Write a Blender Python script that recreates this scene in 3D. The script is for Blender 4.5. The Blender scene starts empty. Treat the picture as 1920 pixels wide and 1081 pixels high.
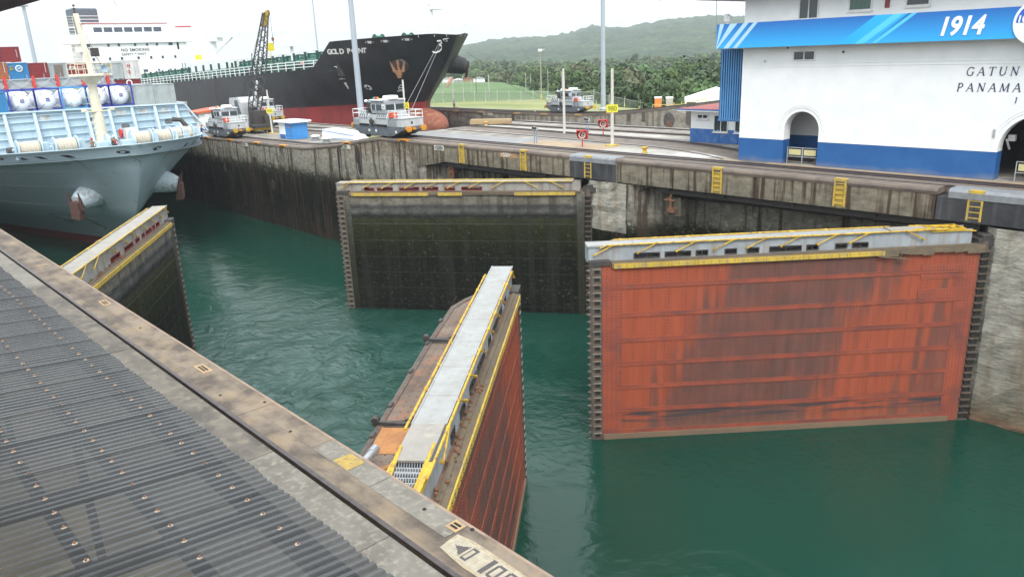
import bpy, bmesh, math, random
from mathutils import Vector, Matrix
random.seed(7)
R = math.radians
S = bpy.context.scene
COL = S.collection

# ------------------------------------------------------------------ camera
CAMZ = 7.1079
cd = bpy.data.cameras.new('camera')
cam = bpy.data.objects.new('camera', cd)
COL.objects.link(cam)
fw = Vector((0.6451351, 0.7052099, -0.2940743)); rt = Vector((0.7291068, -0.6832844, -0.0390600)); up = Vector((0.2284819, 0.1892127, 0.9549841))
cam.matrix_world = Matrix(((rt.x, up.x, -fw.x, 0), (rt.y, up.y, -fw.y, 0), (rt.z, up.z, -fw.z, CAMZ), (0, 0, 0, 1)))
cd.sensor_width = 36.0
cd.lens = 1442.87 / 1920 * 36
cd.clip_start = 0.1
cd.clip_end = 9000
S.camera = cam

# ------------------------------------------------------------------ world, sun, exposure
SUN_EL, SUN_AZ = R(46), R(233)          # azimuth of the sun, measured from +X towards +Y
W = bpy.data.worlds.new('World'); S.world = W; W.use_nodes = True
nt = W.node_tree; nt.nodes.clear()
def N(t, kind, **kw):
    n = t.nodes.new(kind)
    for k, v in kw.items():
        setattr(n, k, v)
    return n
sky = N(nt, 'ShaderNodeTexSky'); sky.sky_type = 'NISHITA'; sky.sun_disc = False
sky.sun_elevation = SUN_EL; sky.sun_rotation = R(90) - SUN_AZ
sky.air_density = 1.0; sky.dust_density = 3.0
tc = N(nt, 'ShaderNodeTexCoord'); sx = N(nt, 'ShaderNodeSeparateXYZ')
nt.links.new(tc.outputs['Generated'], sx.inputs[0])
rampz = N(nt, 'ShaderNodeValToRGB')
rampz.color_ramp.elements[0].position = 0.0; rampz.color_ramp.elements[0].color = (7.1, 7.6, 7.9, 1)
rampz.color_ramp.elements[1].position = 1.0; rampz.color_ramp.elements[1].color = (20.0, 21.2, 22.0, 1)
nt.links.new(sx.outputs['Z'], rampz.inputs['Fac'])
cn = N(nt, 'ShaderNodeTexNoise'); cn.inputs['Scale'].default_value = 2.2; cn.inputs['Detail'].default_value = 7
mp = N(nt, 'ShaderNodeMapping'); mp.inputs['Scale'].default_value = (1, 1, 3.5)
nt.links.new(tc.outputs['Generated'], mp.inputs['Vector']); nt.links.new(mp.outputs[0], cn.inputs['Vector'])
cr = N(nt, 'ShaderNodeMapRange'); cr.inputs[1].default_value = .3; cr.inputs[2].default_value = .7
cr.inputs[3].default_value = .84; cr.inputs[4].default_value = 1.16
nt.links.new(cn.outputs['Fac'], cr.inputs[0])
vm = N(nt, 'ShaderNodeVectorMath', operation='SCALE')
nt.links.new(rampz.outputs['Color'], vm.inputs[0]); nt.links.new(cr.outputs[0], vm.inputs['Scale'])
mx = N(nt, 'ShaderNodeMix', data_type='RGBA'); mx.inputs[0].default_value = .88
nt.links.new(sky.outputs[0], mx.inputs[6]); nt.links.new(vm.outputs[0], mx.inputs[7])
bg = N(nt, 'ShaderNodeBackground'); bg.inputs['Strength'].default_value = 0.13
out = N(nt, 'ShaderNodeOutputWorld')
nt.links.new(mx.outputs[2], bg.inputs['Color']); nt.links.new(bg.outputs[0], out.inputs[0])
sl = bpy.data.lights.new('sun', 'SUN'); sl.energy = 2.0; sl.angle = R(20); sl.color = (1, .97, .92)
so = bpy.data.objects.new('sun', sl); COL.objects.link(so)
sd = Vector((math.cos(SUN_AZ) * math.cos(SUN_EL), math.sin(SUN_AZ) * math.cos(SUN_EL), math.sin(SUN_EL)))
so.rotation_euler = sd.to_track_quat('Z', 'Y').to_euler(); so.location = (0, 0, 60)
S.view_settings.view_transform = 'Standard'; S.view_settings.look = 'None'
S.view_settings.exposure = 0.24; S.view_settings.gamma = 1.0
HAZE = 0.00022
S.cycles.max_bounces = 6; S.cycles.transparent_max_bounces = 12; S.cycles.volume_bounces = 0

# ------------------------------------------------------------------ materials
def lk(t, a, b): t.links.new(a, b)
ORD = 'first second third fourth fifth sixth seventh eighth ninth tenth eleventh twelfth thirteenth fourteenth fifteenth sixteenth seventeenth eighteenth nineteenth'.split()
def ordn(i, n):
    return ORD[i] + ' from the left' if i < n / 2 else ORD[n - 1 - i] + ' from the right'
MC = {}
def M(name, c1, c2=None, scale=1.5, rough=.65, metal=0., bump=.15, bscale=None, lo=.35, hi=.65,
      streak=None, samt=.5, sscale=2.5, sdir='z', spec=.5, stretch=(1, 1, 1), c3=None, c3scale=9):
    """procedural surface: two-tone mottling, optional long streaks, fine bump"""
    if name in MC: return MC[name]
    m = bpy.data.materials.new(name); m.use_nodes = True; MC[name] = m
    t = m.node_tree; b = t.nodes['Principled BSDF']
    b.inputs['Roughness'].default_value = rough; b.inputs['Metallic'].default_value = metal
    b.inputs['Specular IOR Level'].default_value = spec
    if c2 is None: c2 = tuple(v * .75 for v in c1)
    co = N(t, 'ShaderNodeTexCoord')
    ma = N(t, 'ShaderNodeMapping'); ma.inputs['Scale'].default_value = stretch
    lk(t, co.outputs['Object'], ma.inputs['Vector'])
    no = N(t, 'ShaderNodeTexNoise'); no.inputs['Scale'].default_value = scale; no.inputs['Detail'].default_value = 8
    no.inputs['Roughness'].default_value = .65
    lk(t, ma.outputs[0], no.inputs['Vector'])
    mr = N(t, 'ShaderNodeMapRange'); mr.inputs[1].default_value = lo; mr.inputs[2].default_value = hi
    lk(t, no.outputs['Fac'], mr.inputs[0])
    mi = N(t, 'ShaderNodeMix', data_type='RGBA'); mi.inputs[6].default_value = (*c1, 1); mi.inputs[7].default_value = (*c2, 1)
    lk(t, mr.outputs[0], mi.inputs[0]); col = mi.outputs[2]
    if c3:
        n3 = N(t, 'ShaderNodeTexNoise'); n3.inputs['Scale'].default_value = c3scale; n3.inputs['Detail'].default_value = 5
        lk(t, co.outputs['Object'], n3.inputs['Vector'])
        m3 = N(t, 'ShaderNodeMapRange'); m3.inputs[1].default_value = .5; m3.inputs[2].default_value = .74
        lk(t, n3.outputs['Fac'], m3.inputs[0])
        x3 = N(t, 'ShaderNodeMix', data_type='RGBA'); x3.inputs[7].default_value = (*c3, 1)
        lk(t, m3.outputs[0], x3.inputs[0]); lk(t, col, x3.inputs[6]); col = x3.outputs[2]
    if streak:
        m2 = N(t, 'ShaderNodeMapping'); m2.inputs['Scale'].default_value = {'z': (1, 1, .06), 'x': (.05, 1, 1), 'y': (1, .05, 1)}[sdir]
        lk(t, co.outputs['Object'], m2.inputs['Vector'])
        n2 = N(t, 'ShaderNodeTexNoise'); n2.inputs['Scale'].default_value = sscale; n2.inputs['Detail'].default_value = 5
        lk(t, m2.outputs[0], n2.inputs['Vector'])
        r2 = N(t, 'ShaderNodeMapRange'); r2.inputs[1].default_value = .5; r2.inputs[2].default_value = .68
        r2.inputs[4].default_value = samt
        lk(t, n2.outputs['Fac'], r2.inputs[0])
        x2 = N(t, 'ShaderNodeMix', data_type='RGBA'); x2.inputs[7].default_value = (*streak, 1)
        lk(t, r2.outputs[0], x2.inputs[0]); lk(t, col, x2.inputs[6]); col = x2.outputs[2]
    lk(t, col, b.inputs['Base Color'])
    if bump:
        nb = N(t, 'ShaderNodeTexNoise'); nb.inputs['Scale'].default_value = bscale or scale * 6; nb.inputs['Detail'].default_value = 6
        lk(t, co.outputs['Object'], nb.inputs['Vector'])
        bu = N(t, 'ShaderNodeBump'); bu.inputs['Strength'].default_value = bump; bu.inputs['Distance'].default_value = .05
        lk(t, nb.outputs['Fac'], bu.inputs['Height']); lk(t, bu.outputs[0], b.inputs['Normal'])
    return m

def banded(name, rows, streakc, samt=.55, sscale=2.2, rough=.8, jitter=.5, bump=.5, nscale=1.2, axis_x=None, hstri=.0, c3=None, c3z=-99):
    """surface whose colours change with world height (tide and algae bands): rows = [(z, colour)] from low to high"""
    m = bpy.data.materials.new(name); m.use_nodes = True; t = m.node_tree; b = t.nodes['Principled BSDF']
    b.inputs['Roughness'].default_value = rough; b.inputs['Specular IOR Level'].default_value = .12
    ge = N(t, 'ShaderNodeNewGeometry'); sp = N(t, 'ShaderNodeSeparateXYZ'); lk(t, ge.outputs['Position'], sp.inputs[0])
    n0 = N(t, 'ShaderNodeTexNoise'); n0.inputs['Scale'].default_value = .9; n0.inputs['Detail'].default_value = 8; n0.inputs['Roughness'].default_value = .7
    lk(t, ge.outputs['Position'], n0.inputs['Vector'])
    ad = N(t, 'ShaderNodeMath', operation='MULTIPLY_ADD'); ad.inputs[1].default_value = jitter * 2; lk(t, n0.outputs['Fac'], ad.inputs[0])
    lk(t, sp.outputs['Z'], ad.inputs[2])
    z0, z1 = rows[0][0], rows[-1][0]
    mr = N(t, 'ShaderNodeMapRange'); mr.inputs[1].default_value = z0 + jitter; mr.inputs[2].default_value = z1 + jitter
    lk(t, ad.outputs[0], mr.inputs[0])
    rp = N(t, 'ShaderNodeValToRGB'); el = rp.color_ramp.elements
    while len(el) < len(rows): el.new(.5)
    for e, (z, c) in zip(list(el), rows):
        e.position = (z - z0) / (z1 - z0)
    for i, (z, c) in enumerate(rows):
        el[i].position = (z - z0) / (z1 - z0); el[i].color = (*c, 1)
    lk(t, mr.outputs[0], rp.inputs['Fac'])
    n1 = N(t, 'ShaderNodeTexNoise'); n1.inputs['Scale'].default_value = nscale; n1.inputs['Detail'].default_value = 10; n1.inputs['Roughness'].default_value = .75
    m1 = N(t, 'ShaderNodeMapping'); m1.inputs['Scale'].default_value = (1, 1, 1.6 if not hstri else 5)
    lk(t, ge.outputs['Position'], m1.inputs['Vector']); lk(t, m1.outputs[0], n1.inputs['Vector'])
    r1 = N(t, 'ShaderNodeMapRange'); r1.inputs[1].default_value = .3; r1.inputs[2].default_value = .7; r1.inputs[3].default_value = .5; r1.inputs[4].default_value = 1.5
    lk(t, n1.outputs['Fac'], r1.inputs[0])
    vs = N(t, 'ShaderNodeVectorMath', operation='SCALE'); lk(t, rp.outputs['Color'], vs.inputs[0]); lk(t, r1.outputs[0], vs.inputs['Scale'])
    col = vs.outputs[0]
    if c3:
        n3 = N(t, 'ShaderNodeTexNoise'); n3.inputs['Scale'].default_value = 3.2; n3.inputs['Detail'].default_value = 7; n3.inputs['Roughness'].default_value = .7
        lk(t, m1.outputs[0], n3.inputs['Vector'])
        m3 = N(t, 'ShaderNodeMapRange'); m3.inputs[1].default_value = .58; m3.inputs[2].default_value = .66; m3.inputs[4].default_value = .8
        lk(t, n3.outputs['Fac'], m3.inputs[0])
        gz_ = N(t, 'ShaderNodeMapRange'); gz_.inputs[1].default_value = c3z; gz_.inputs[2].default_value = c3z + .9; lk(t, ad.outputs[0], gz_.inputs[0])
        mz_ = N(t, 'ShaderNodeMath', operation='MULTIPLY'); lk(t, m3.outputs[0], mz_.inputs[0]); lk(t, gz_.outputs[0], mz_.inputs[1]); m3 = mz_
        x3 = N(t, 'ShaderNodeMix', data_type='RGBA'); x3.inputs[7].default_value = (*c3, 1)
        lk(t, m3.outputs[0], x3.inputs[0]); lk(t, col, x3.inputs[6]); col = x3.outputs[2]
    m2 = N(t, 'ShaderNodeMapping'); m2.inputs['Scale'].default_value = (1, 1, .07)
    lk(t, ge.outputs['Position'], m2.inputs['Vector'])
    n2 = N(t, 'ShaderNodeTexNoise'); n2.inputs['Scale'].default_value = sscale; n2.inputs['Detail'].default_value = 6
    lk(t, m2.outputs[0], n2.inputs['Vector'])
    r2 = N(t, 'ShaderNodeMapRange'); r2.inputs[1].default_value = .5; r2.inputs[2].default_value = .62; r2.inputs[4].default_value = samt
    lk(t, n2.outputs['Fac'], r2.inputs[0])
    x2 = N(t, 'ShaderNodeMix', data_type='RGBA'); x2.inputs[7].default_value = (*streakc, 1)
    lk(t, r2.outputs[0], x2.inputs[0]); lk(t, col, x2.inputs[6])
    lk(t, x2.outputs[2], b.inputs['Base Color'])
    nb = N(t, 'ShaderNodeTexNoise'); nb.inputs['Scale'].default_value = 3.5; nb.inputs['Detail'].default_value = 9; nb.inputs['Roughness'].default_value = .7
    lk(t, m1.outputs[0], nb.inputs['Vector'])
    bu = N(t, 'ShaderNodeBump'); bu.inputs['Strength'].default_value = bump; bu.inputs['Distance'].default_value = .12
    lk(t, nb.outputs['Fac'], bu.inputs['Height']); lk(t, bu.outputs[0], b.inputs['Normal'])
    return m

# ------------------------------------------------------------------ mesh builder
class MB:
    def __init__(s): s.v = []; s.f = []; s.mi = []; s.T = Matrix.Identity(4)
    def add(s, vs, fs, m=0):
        o = len(s.v); T = s.T
        s.v += [tuple(T @ Vector(p)) for p in vs]
        s.f += [tuple(o + i for i in f) for f in fs]; s.mi += [m] * len(fs)
    def box(s, x0, x1, y0, y1, z0, z1, m=0):
        s.add([(x0, y0, z0), (x1, y0, z0), (x1, y1, z0), (x0, y1, z0), (x0, y0, z1), (x1, y0, z1), (x1, y1, z1), (x0, y1, z1)],
              [(0, 3, 2, 1), (4, 5, 6, 7), (0, 1, 5, 4), (1, 2, 6, 5), (2, 3, 7, 6), (3, 0, 4, 7)], m)
    def hexa(s, p, m=0):   # 8 points, bottom 4 then top 4
        s.add(p, [(0, 3, 2, 1), (4, 5, 6, 7), (0, 1, 5, 4), (1, 2, 6, 5), (2, 3, 7, 6), (3, 0, 4, 7)], m)
    def cbox(s, x0, x1, y0, y1, z0, z1, c=.02, m=0):   # box with chamfered upright and top edges
        pts = [(x0 + c, y0), (x1 - c, y0), (x1, y0 + c), (x1, y1 - c), (x1 - c, y1), (x0 + c, y1), (x0, y1 - c), (x0, y0 + c)]
        cx, cy = (x0 + x1) / 2, (y0 + y1) / 2
        v = [(x, y, z0) for x, y in pts] + [(x, y, z1 - c) for x, y in pts]
        v += [(min(max(x, x0 + c), x1 - c), min(max(y, y0 + c), y1 - c), z1) for x, y in pts]
        f = [tuple(range(7, -1, -1)), tuple(range(16, 24))]
        for k in (0, 8):
            f += [(k + i, k + (i + 1) % 8, k + 8 + (i + 1) % 8, k + 8 + i) for i in range(8)]
        s.add(v, f, m)
    def tube(s, pts, r, n=6, m=0, cap=True):
        pts = [Vector(p) for p in pts]; rs = r if isinstance(r, (list, tuple)) else [r] * len(pts)
        rings = []; up_ = None
        for i, p in enumerate(pts):
            d = (pts[min(i + 1, len(pts) - 1)] - pts[max(i - 1, 0)])
            if d.length < 1e-9: d = Vector((0, 0, 1))
            d.normalize()
            a = Vector((0, 0, 1)) if abs(d.z) < .9 else Vector((1, 0, 0))
            if up_ is not None and (up_ - d * up_.dot(d)).length > .1: a = up_
            u_ = (a - d * a.dot(d)).normalized(); w_ = d.cross(u_); up_ = u_
            rings.append([p + (u_ * math.cos(2 * math.pi * k / n) + w_ * math.sin(2 * math.pi * k / n)) * rs[i] for k in range(n)])
        v = [q for rg in rings for q in rg]; f = []
        for i in range(len(pts) - 1):
            for k in range(n):
                a, b = i * n + k, i * n + (k + 1) % n
                f.append((a, b, b + n, a + n))
        if cap: f += [tuple(range(n - 1, -1, -1)), tuple(range((len(pts) - 1) * n, len(pts) * n))]
        s.add(v, f, m)
    def bar(s, a, b, w, h, m=0):   # rectangular bar from a to b
        a, b = Vector(a), Vector(b); d = (b - a).normalized()
        u_ = Vector((0, 0, 1)) if abs(d.z) < .95 else Vector((0, 1, 0))
        sdd = d.cross(u_).normalized(); u_ = sdd.cross(d)
        q = lambda p, i, j: p + sdd * (w / 2 * i) + u_ * (h / 2 * j)
        s.hexa([q(a, -1, -1), q(a, 1, -1), q(b, 1, -1), q(b, -1, -1), q(a, -1, 1), q(a, 1, 1), q(b, 1, 1), q(b, -1, 1)], m)
    def lathe(s, prof, n=16, c=(0, 0, 0), axis='z', m=0):
        v = []; f = []
        for r_, z in prof:
            for k in range(n):
                a = 2 * math.pi * k / n; p = (r_ * math.cos(a), r_ * math.sin(a), z)
                if axis == 'x': p = (z, p[0], p[1])
                if axis == 'y': p = (p[0], z, p[1])
                v.append((c[0] + p[0], c[1] + p[1], c[2] + p[2]))
        for i in range(len(prof) - 1):
            for k in range(n):
                a, b = i * n + k, i * n + (k + 1) % n; f.append((a, b, b + n, a + n))
        f += [tuple(range(n)), tuple(range((len(prof) - 1) * n, len(prof) * n))]
        s.add(v, f, m)
    def prism(s, poly, a0, a1, axis='z', m=0):   # polygon in the two other axes, extruded along axis
        def P(p, a):
            return {'z': (p[0], p[1], a), 'y': (p[0], a, p[1]), 'x': (a, p[0], p[1])}[axis]
        n = len(poly); v = [P(p, a0) for p in poly] + [P(p, a1) for p in poly]
        s.add(v, [tuple(range(n - 1, -1, -1)), tuple(range(n, 2 * n))] + [(i, (i + 1) % n, n + (i + 1) % n, n + i) for i in range(n)], m)
    def grid(s, fn, nu, nv, m=0):
        v = [fn(i / nu, j / nv) for j in range(nv + 1) for i in range(nu + 1)]
        s.add(v, [(j * (nu + 1) + i, j * (nu + 1) + i + 1, (j + 1) * (nu + 1) + i + 1, (j + 1) * (nu + 1) + i) for j in range(nv) for i in range(nu)], m)
    def ball(s, c, rx, ry=None, rz=None, n=12, k=8, m=0):
        ry = ry or rx; rz = rz or rx
        s.grid(lambda a, b: (c[0] + rx * math.cos(2 * math.pi * a) * math.sin(math.pi * b), c[1] + ry * math.sin(2 * math.pi * a) * math.sin(math.pi * b), c[2] - rz * math.cos(math.pi * b)), n, k, m)
    def build(s, name, mats, parent=None, smooth=False, loc=None, rotz=0, weld=True):
        me = bpy.data.meshes.new(name); me.from_pydata(s.v, [], s.f)
        for mm in (mats if isinstance(mats, (list, tuple)) else [mats]): me.materials.append(mm)
        me.polygons.foreach_set('material_index', s.mi)
        bm = bmesh.new(); bm.from_mesh(me)
        if weld and len(s.v) < 60000: bmesh.ops.remove_doubles(bm, verts=bm.verts, dist=1e-5)
        bmesh.ops.recalc_face_normals(bm, faces=bm.faces); bm.to_mesh(me); bm.free()
        if smooth: me.shade_smooth() if smooth is True else me.shade_smooth()
        o = bpy.data.objects.new(name, me); COL.objects.link(o)
        if parent: o.parent = parent
        if loc: o.location = loc
        if rotz: o.rotation_euler.z = rotz
        return o

def tag(o, label=None, cat=None, group=None, kind=None):
    if label: o['label'] = label
    if cat: o['category'] = cat
    if group: o['group'] = group
    if kind: o['kind'] = kind
    return o
def thing(name, label, cat, loc=(0, 0, 0), rotz=0, group=None):
    o = bpy.data.objects.new(name, None); COL.objects.link(o); o.location = loc; o.rotation_euler.z = rotz
    o.empty_display_size = .3
    return tag(o, label, cat, group)
def dup(o, parent=None, loc=None, rotz=None, label=None, group=None):
    c = o.copy(); COL.objects.link(c)
    if parent: c.parent = parent
    for ch in o.children: dup(ch, c)
    if loc is not None: c.location = loc
    if rotz is not None: c.rotation_euler.z = rotz
    if label: c['label'] = label
    if group: c['group'] = group
    return c

def text(name, body, size, mat, parent, origin, right, upv, extrude=.01, bold=0., shear=0., spacing=1., align='LEFT', xs=1.):
    cu = bpy.data.curves.new(name, 'FONT'); cu.body = body; cu.size = size; cu.extrude = extrude; cu.offset = bold
    cu.shear = shear; cu.space_character = spacing; cu.align_x = align
    o = bpy.data.objects.new('tmp', cu); COL.objects.link(o)
    bpy.context.view_layer.update()
    dg = bpy.context.evaluated_depsgraph_get()
    me = bpy.data.meshes.new_from_object(o.evaluated_get(dg))
    bpy.data.objects.remove(o)
    me.name = name; me.materials.clear(); me.materials.append(mat)
    r_ = Vector(right).normalized() * xs; u_ = Vector(upv).normalized(); n_ = r_.cross(u_).normalized()
    me.transform(Matrix(((r_.x, u_.x, n_.x, origin[0]), (r_.y, u_.y, n_.y, origin[1]), (r_.z, u_.z, n_.z, origin[2]), (0, 0, 0, 1))))
    q = bpy.data.objects.new(name, me); COL.objects.link(q)
    if parent: q.parent = parent
    return q

GLY = {  # serif capitals drawn with strokes: (x0,y0,x1,y1,weight) in a unit-high cell
 'G': (.8, [('arc', .42, .5, .38, .5, 50, 315, 1.), (.70, .04, .70, .42, 1.), (.55, .43, .84, .43, .5), (.70, .80, .70, .98, .5)]),
 'A': (.82, [(.06, 0, .42, 1., .6), (.42, 1., .78, 0, 1.3), (.2, .36, .64, .36, .5), (0, .015, .16, .015, .5), (.66, .015, .9, .015, .5)]),
 'T': (.72, [(.36, 0, .36, 1, 1.3), (.02, .98, .70, .98, .6), (.02, .84, .02, .99, .5), (.70, .84, .70, .99, .5), (.25, .015, .47, .015, .5)]),
 'U': (.84, [(.14, .35, .14, 1, 1.3), ('arc', .42, .35, .28, .34, 180, 360, 1.), (.70, .35, .70, 1, .6), (.04, .985, .25, .985, .5), (.60, .985, .8, .985, .5)]),
 'N': (.86, [(.14, 0, .14, 1, .6), (.12, .98, .72, .02, 1.4), (.72, 0, .72, 1, .6), (.03, .015, .24, .015, .5), (.62, .985, .84, .985, .5), (.03, .985, .16, .985, .5)]),
 'P': (.66, [(.14, 0, .14, 1, 1.3), ('arc', .3, .74, .27, .26, -90, 90, 1.), (.14, .99, .3, .99, .6), (.14, .49, .3, .49, .6), (.03, .015, .26, .015, .5), (.03, .985, .2, .985, .5)]),
 'M': (1.0, [(.1, 0, .16, 1, .6), (.16, .98, .5, .05, 1.3), (.5, .05, .84, .98, .6), (.84, 1, .9, 0, 1.3), (0, .015, .2, .015, .5), (.8, .015, 1.0, .015, .5)]),
 '1': (.4, [(.2, 0, .2, 1, 1.1), (.08, .84, .2, .98, .6), (.08, .015, .32, .015, .5)]),
}
def serif(mb, txt, h, ox, oz, gap=.35, w=.07, shear=.12, depth=.02):
    """strokes in the local x/z plane, standing proud of y=0 towards -y"""
    x = ox; k = 0
    for ch in txt:
        wd, st = GLY[ch]
        for q in st:
            k += 1; dd = depth + .0006 * (k % 9)
            if q[0] == 'arc':
                _, cx, cy, rx, ry, a0, a1, wt = q
                P = [(cx + rx * math.cos(R(a0 + (a1 - a0) * i / 10)), cy + ry * math.sin(R(a0 + (a1 - a0) * i / 10))) for i in range(11)]
            else:
                P = [(q[0], q[1]), (q[2], q[3])]; wt = q[4]
            for (xa, ya), (xb, yb) in zip(P, P[1:]):
                k += 1; dd = depth + .0006 * (k % 9)
                a = Vector((x + (xa + shear * ya) * h, 0, oz + ya * h)); b = Vector((x + (xb + shear * yb) * h, 0, oz + yb * h))
                d = (b - a).normalized(); n_ = Vector((-d.z, 0, d.x)) * (w * wt * h / 2)
                mb.hexa([a - n_ + Vector((0, -dd, 0)), b - n_ + Vector((0, -dd, 0)), b - n_, a - n_,
                         a + n_ + Vector((0, -dd, 0)), b + n_ + Vector((0, -dd, 0)), b + n_, a + n_])
        x += (wd + gap) * h
    return x

# ------------------------------------------------------------------ shared materials
XN, XF, XC2, XB = 6.57, 40.10, 58.4, 91.5      # near coping, centre wall faces, far bank face
ZW = -11.34
def zc(y):   # top of the centre wall
    pts = [(-99, 0), (61.5, 0), (64, -.35), (69.6, -1.14), (75, -1.68), (78, -1.8), (101, -1.95), (900, -1.95)]
    for (a, za), (b, zb) in zip(pts, pts[1:]):
        if a <= y <= b: return za + (zb - za) * (y - a) / (b - a)
    return 0
def zf(y):   # top of the far bank wall
    pts = [(-99, 0), (54, 0), (58, -.3), (63.2, -.95), (72, -1.9), (79, -2.5), (84, -2.75), (100, -2.9), (900, -2.9)]
    for (a, za), (b, zb) in zip(pts, pts[1:]):
        if a <= y <= b: return za + (zb - za) * (y - a) / (b - a)
    return 0
def zn(y):
    pts = [(-99, 0), (61.5, 0), (75, -1.7), (900, -1.95)]
    for (a, za), (b, zb) in zip(pts, pts[1:]):
        if a <= y <= b: return za + (zb - za) * (y - a) / (b - a)
    return 0

white = M('white_paint', (.80, .81, .80), (.66, .68, .67), .8, .5, bump=.05, streak=(.45, .45, .42), samt=.15)
whitewall = M('white_render', (.82, .83, .82), (.74, .76, .76), .4, .7, bump=.08, bscale=12, streak=(.55, .55, .52), samt=.18, sscale=1.2)
blue = M('blue_paint', (.03, .13, .40), (.025, .11, .33), .7, .55, bump=.08, bscale=10, streak=(.05, .17, .42), samt=.35, c3=(.10, .20, .38), c3scale=2.3)
yellow = M('yellow_paint', (.62, .40, .02), (.42, .25, .02), 2.5, .5, bump=.1, c3=(.16, .09, .04), c3scale=6)
yellow2 = M('worn_yellow_paint', (.58, .40, .05), (.40, .27, .045), 1.6, .6, bump=.15, c3=(.30, .24, .14), c3scale=4)
orange = M('orange_paint', (.65, .28, .02), (.45, .18, .02), 3, .5, bump=.05)
redp = M('red_paint', (.55, .02, .02), (.42, .02, .02), 2, .45, bump=.04)
dark = M('dark_steel', (.035, .033, .032), (.06, .05, .045), 3, .6, bump=.2)
blackp = M('black_paint', (.02, .021, .024), (.045, .045, .05), 1.2, .55, bump=.12, streak=(.09, .09, .095), samt=.6, sscale=3)
railm = M('rail_steel', (.05, .04, .04), (.09, .07, .065), 5, .45, metal=.3, bump=.1)
slotm = M('slot_black', (.008, .008, .008), (.012, .011, .01), 2, .9, bump=0)
galv = M('galvanised_steel', (.45, .46, .47), (.33, .34, .35), 4, .45, metal=.4, bump=.08)
steelg = M('grey_paint', (.24, .255, .27), (.17, .18, .19), 3, .5, bump=.08, streak=(.16, .14, .12), samt=.3)
glass = M('dark_glass', (.02, .03, .035), (.03, .045, .05), .6, .12, bump=0, spec=.8)
rust = M('rusty_steel', (.20, .085, .04), (.11, .06, .04), 2, .8, bump=.4, c3=(.30, .13, .05), c3scale=5)
conc = M('deck_concrete', (.27, .25, .22), (.17, .15, .13), .35, .85, bump=.3, bscale=8, c3=(.15, .12, .10), c3scale=.8, streak=(.40, .38, .34), samt=.6, sscale=.8, sdir='x')
conc2 = M('pale_concrete', (.40, .39, .36), (.31, .29, .26), .5, .85, bump=.25, bscale=9, c3=(.26, .20, .14), c3scale=.7)
conc3 = M('ochre_concrete', (.36, .26, .16), (.28, .21, .15), .6, .85, bump=.25, bscale=9)
coping = M('brown_coping', (.125, .098, .082), (.20, .16, .125), .8, .8, bump=.35, bscale=7, stretch=(1, .25, 1), c3=(.10, .08, .075), c3scale=1.3)
nearc = M('near_coping', (.21, .165, .12), (.085, .066, .052), 1.3, .85, bump=.6, bscale=9, c3=(.25, .185, .115), c3scale=1.4, streak=(.055, .042, .036), samt=.65, sscale=1.9, sdir='y', stretch=(1, .6, 1), lo=.4, hi=.6)
neard = M('near_dark_slab', (.15, .13, .105), (.085, .075, .065), 1.6, .85, bump=.5, bscale=12, c3=(.21, .18, .135), c3scale=3.3, stretch=(1, .45, 1), lo=.4, hi=.6)
nearg = M('near_grey_slab', (.20, .185, .155), (.125, .11, .09), 1.1, .8, bump=.35, bscale=14, c3=(.26, .24, .20), c3scale=8)
wallm = banded('lock_wall_concrete', [(-13, (.10, .10, .08)), (-11.2, (.020, .019, .014)), (-8, (.005, .0055, .004)), (-5.2, (.009, .011, .005)),
    (-4.6, (.028, .030, .018)), (-4.0, (.19, .18, .145)), (-2.4, (.25, .23, .19)), (-1.0, (.22, .18, .135)), (.2, (.16, .125, .09))],
    (.045, .030, .022), samt=.85, sscale=2.1, jitter=.9, nscale=1.7, c3=(.50, .48, .43), c3z=-4.4, bump=.8)
slabm = banded('slab_concrete', [(-3, (.11, .10, .075)), (-1.6, (.16, .145, .11)), (-.5, (.20, .175, .13)), (0.1, (.13, .10, .075))],
    (.045, .026, .018), samt=.85, sscale=3.0, jitter=.15, nscale=1.4, bump=.25)
pierm = banded('pier_concrete', [(-13, (.12, .11, .09)), (-11.3, (.20, .12, .08)), (-10.7, (.16, .14, .10)), (-9.6, (.26, .245, .20)), (-6, (.33, .315, .27)), (-2, (.36, .34, .29)), (0.1, (.25, .22, .18))],
    (.20, .14, .08), samt=.5, sscale=1.4, jitter=.4, hstri=1, c3=(.10, .10, .085), bump=.8)
bankm = banded('bank_concrete', [(-13, (.05, .05, .04)), (-7.4, (.05, .045, .04)), (-6.4, (.20, .19, .17)), (-4.5, (.31, .30, .27)), (-3.1, (.30, .26, .21)), (0, (.32, .29, .25))],
    (.11, .085, .06), samt=.6, sscale=1.6, jitter=.5, c3=(.15, .14, .12), bump=.5)

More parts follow.
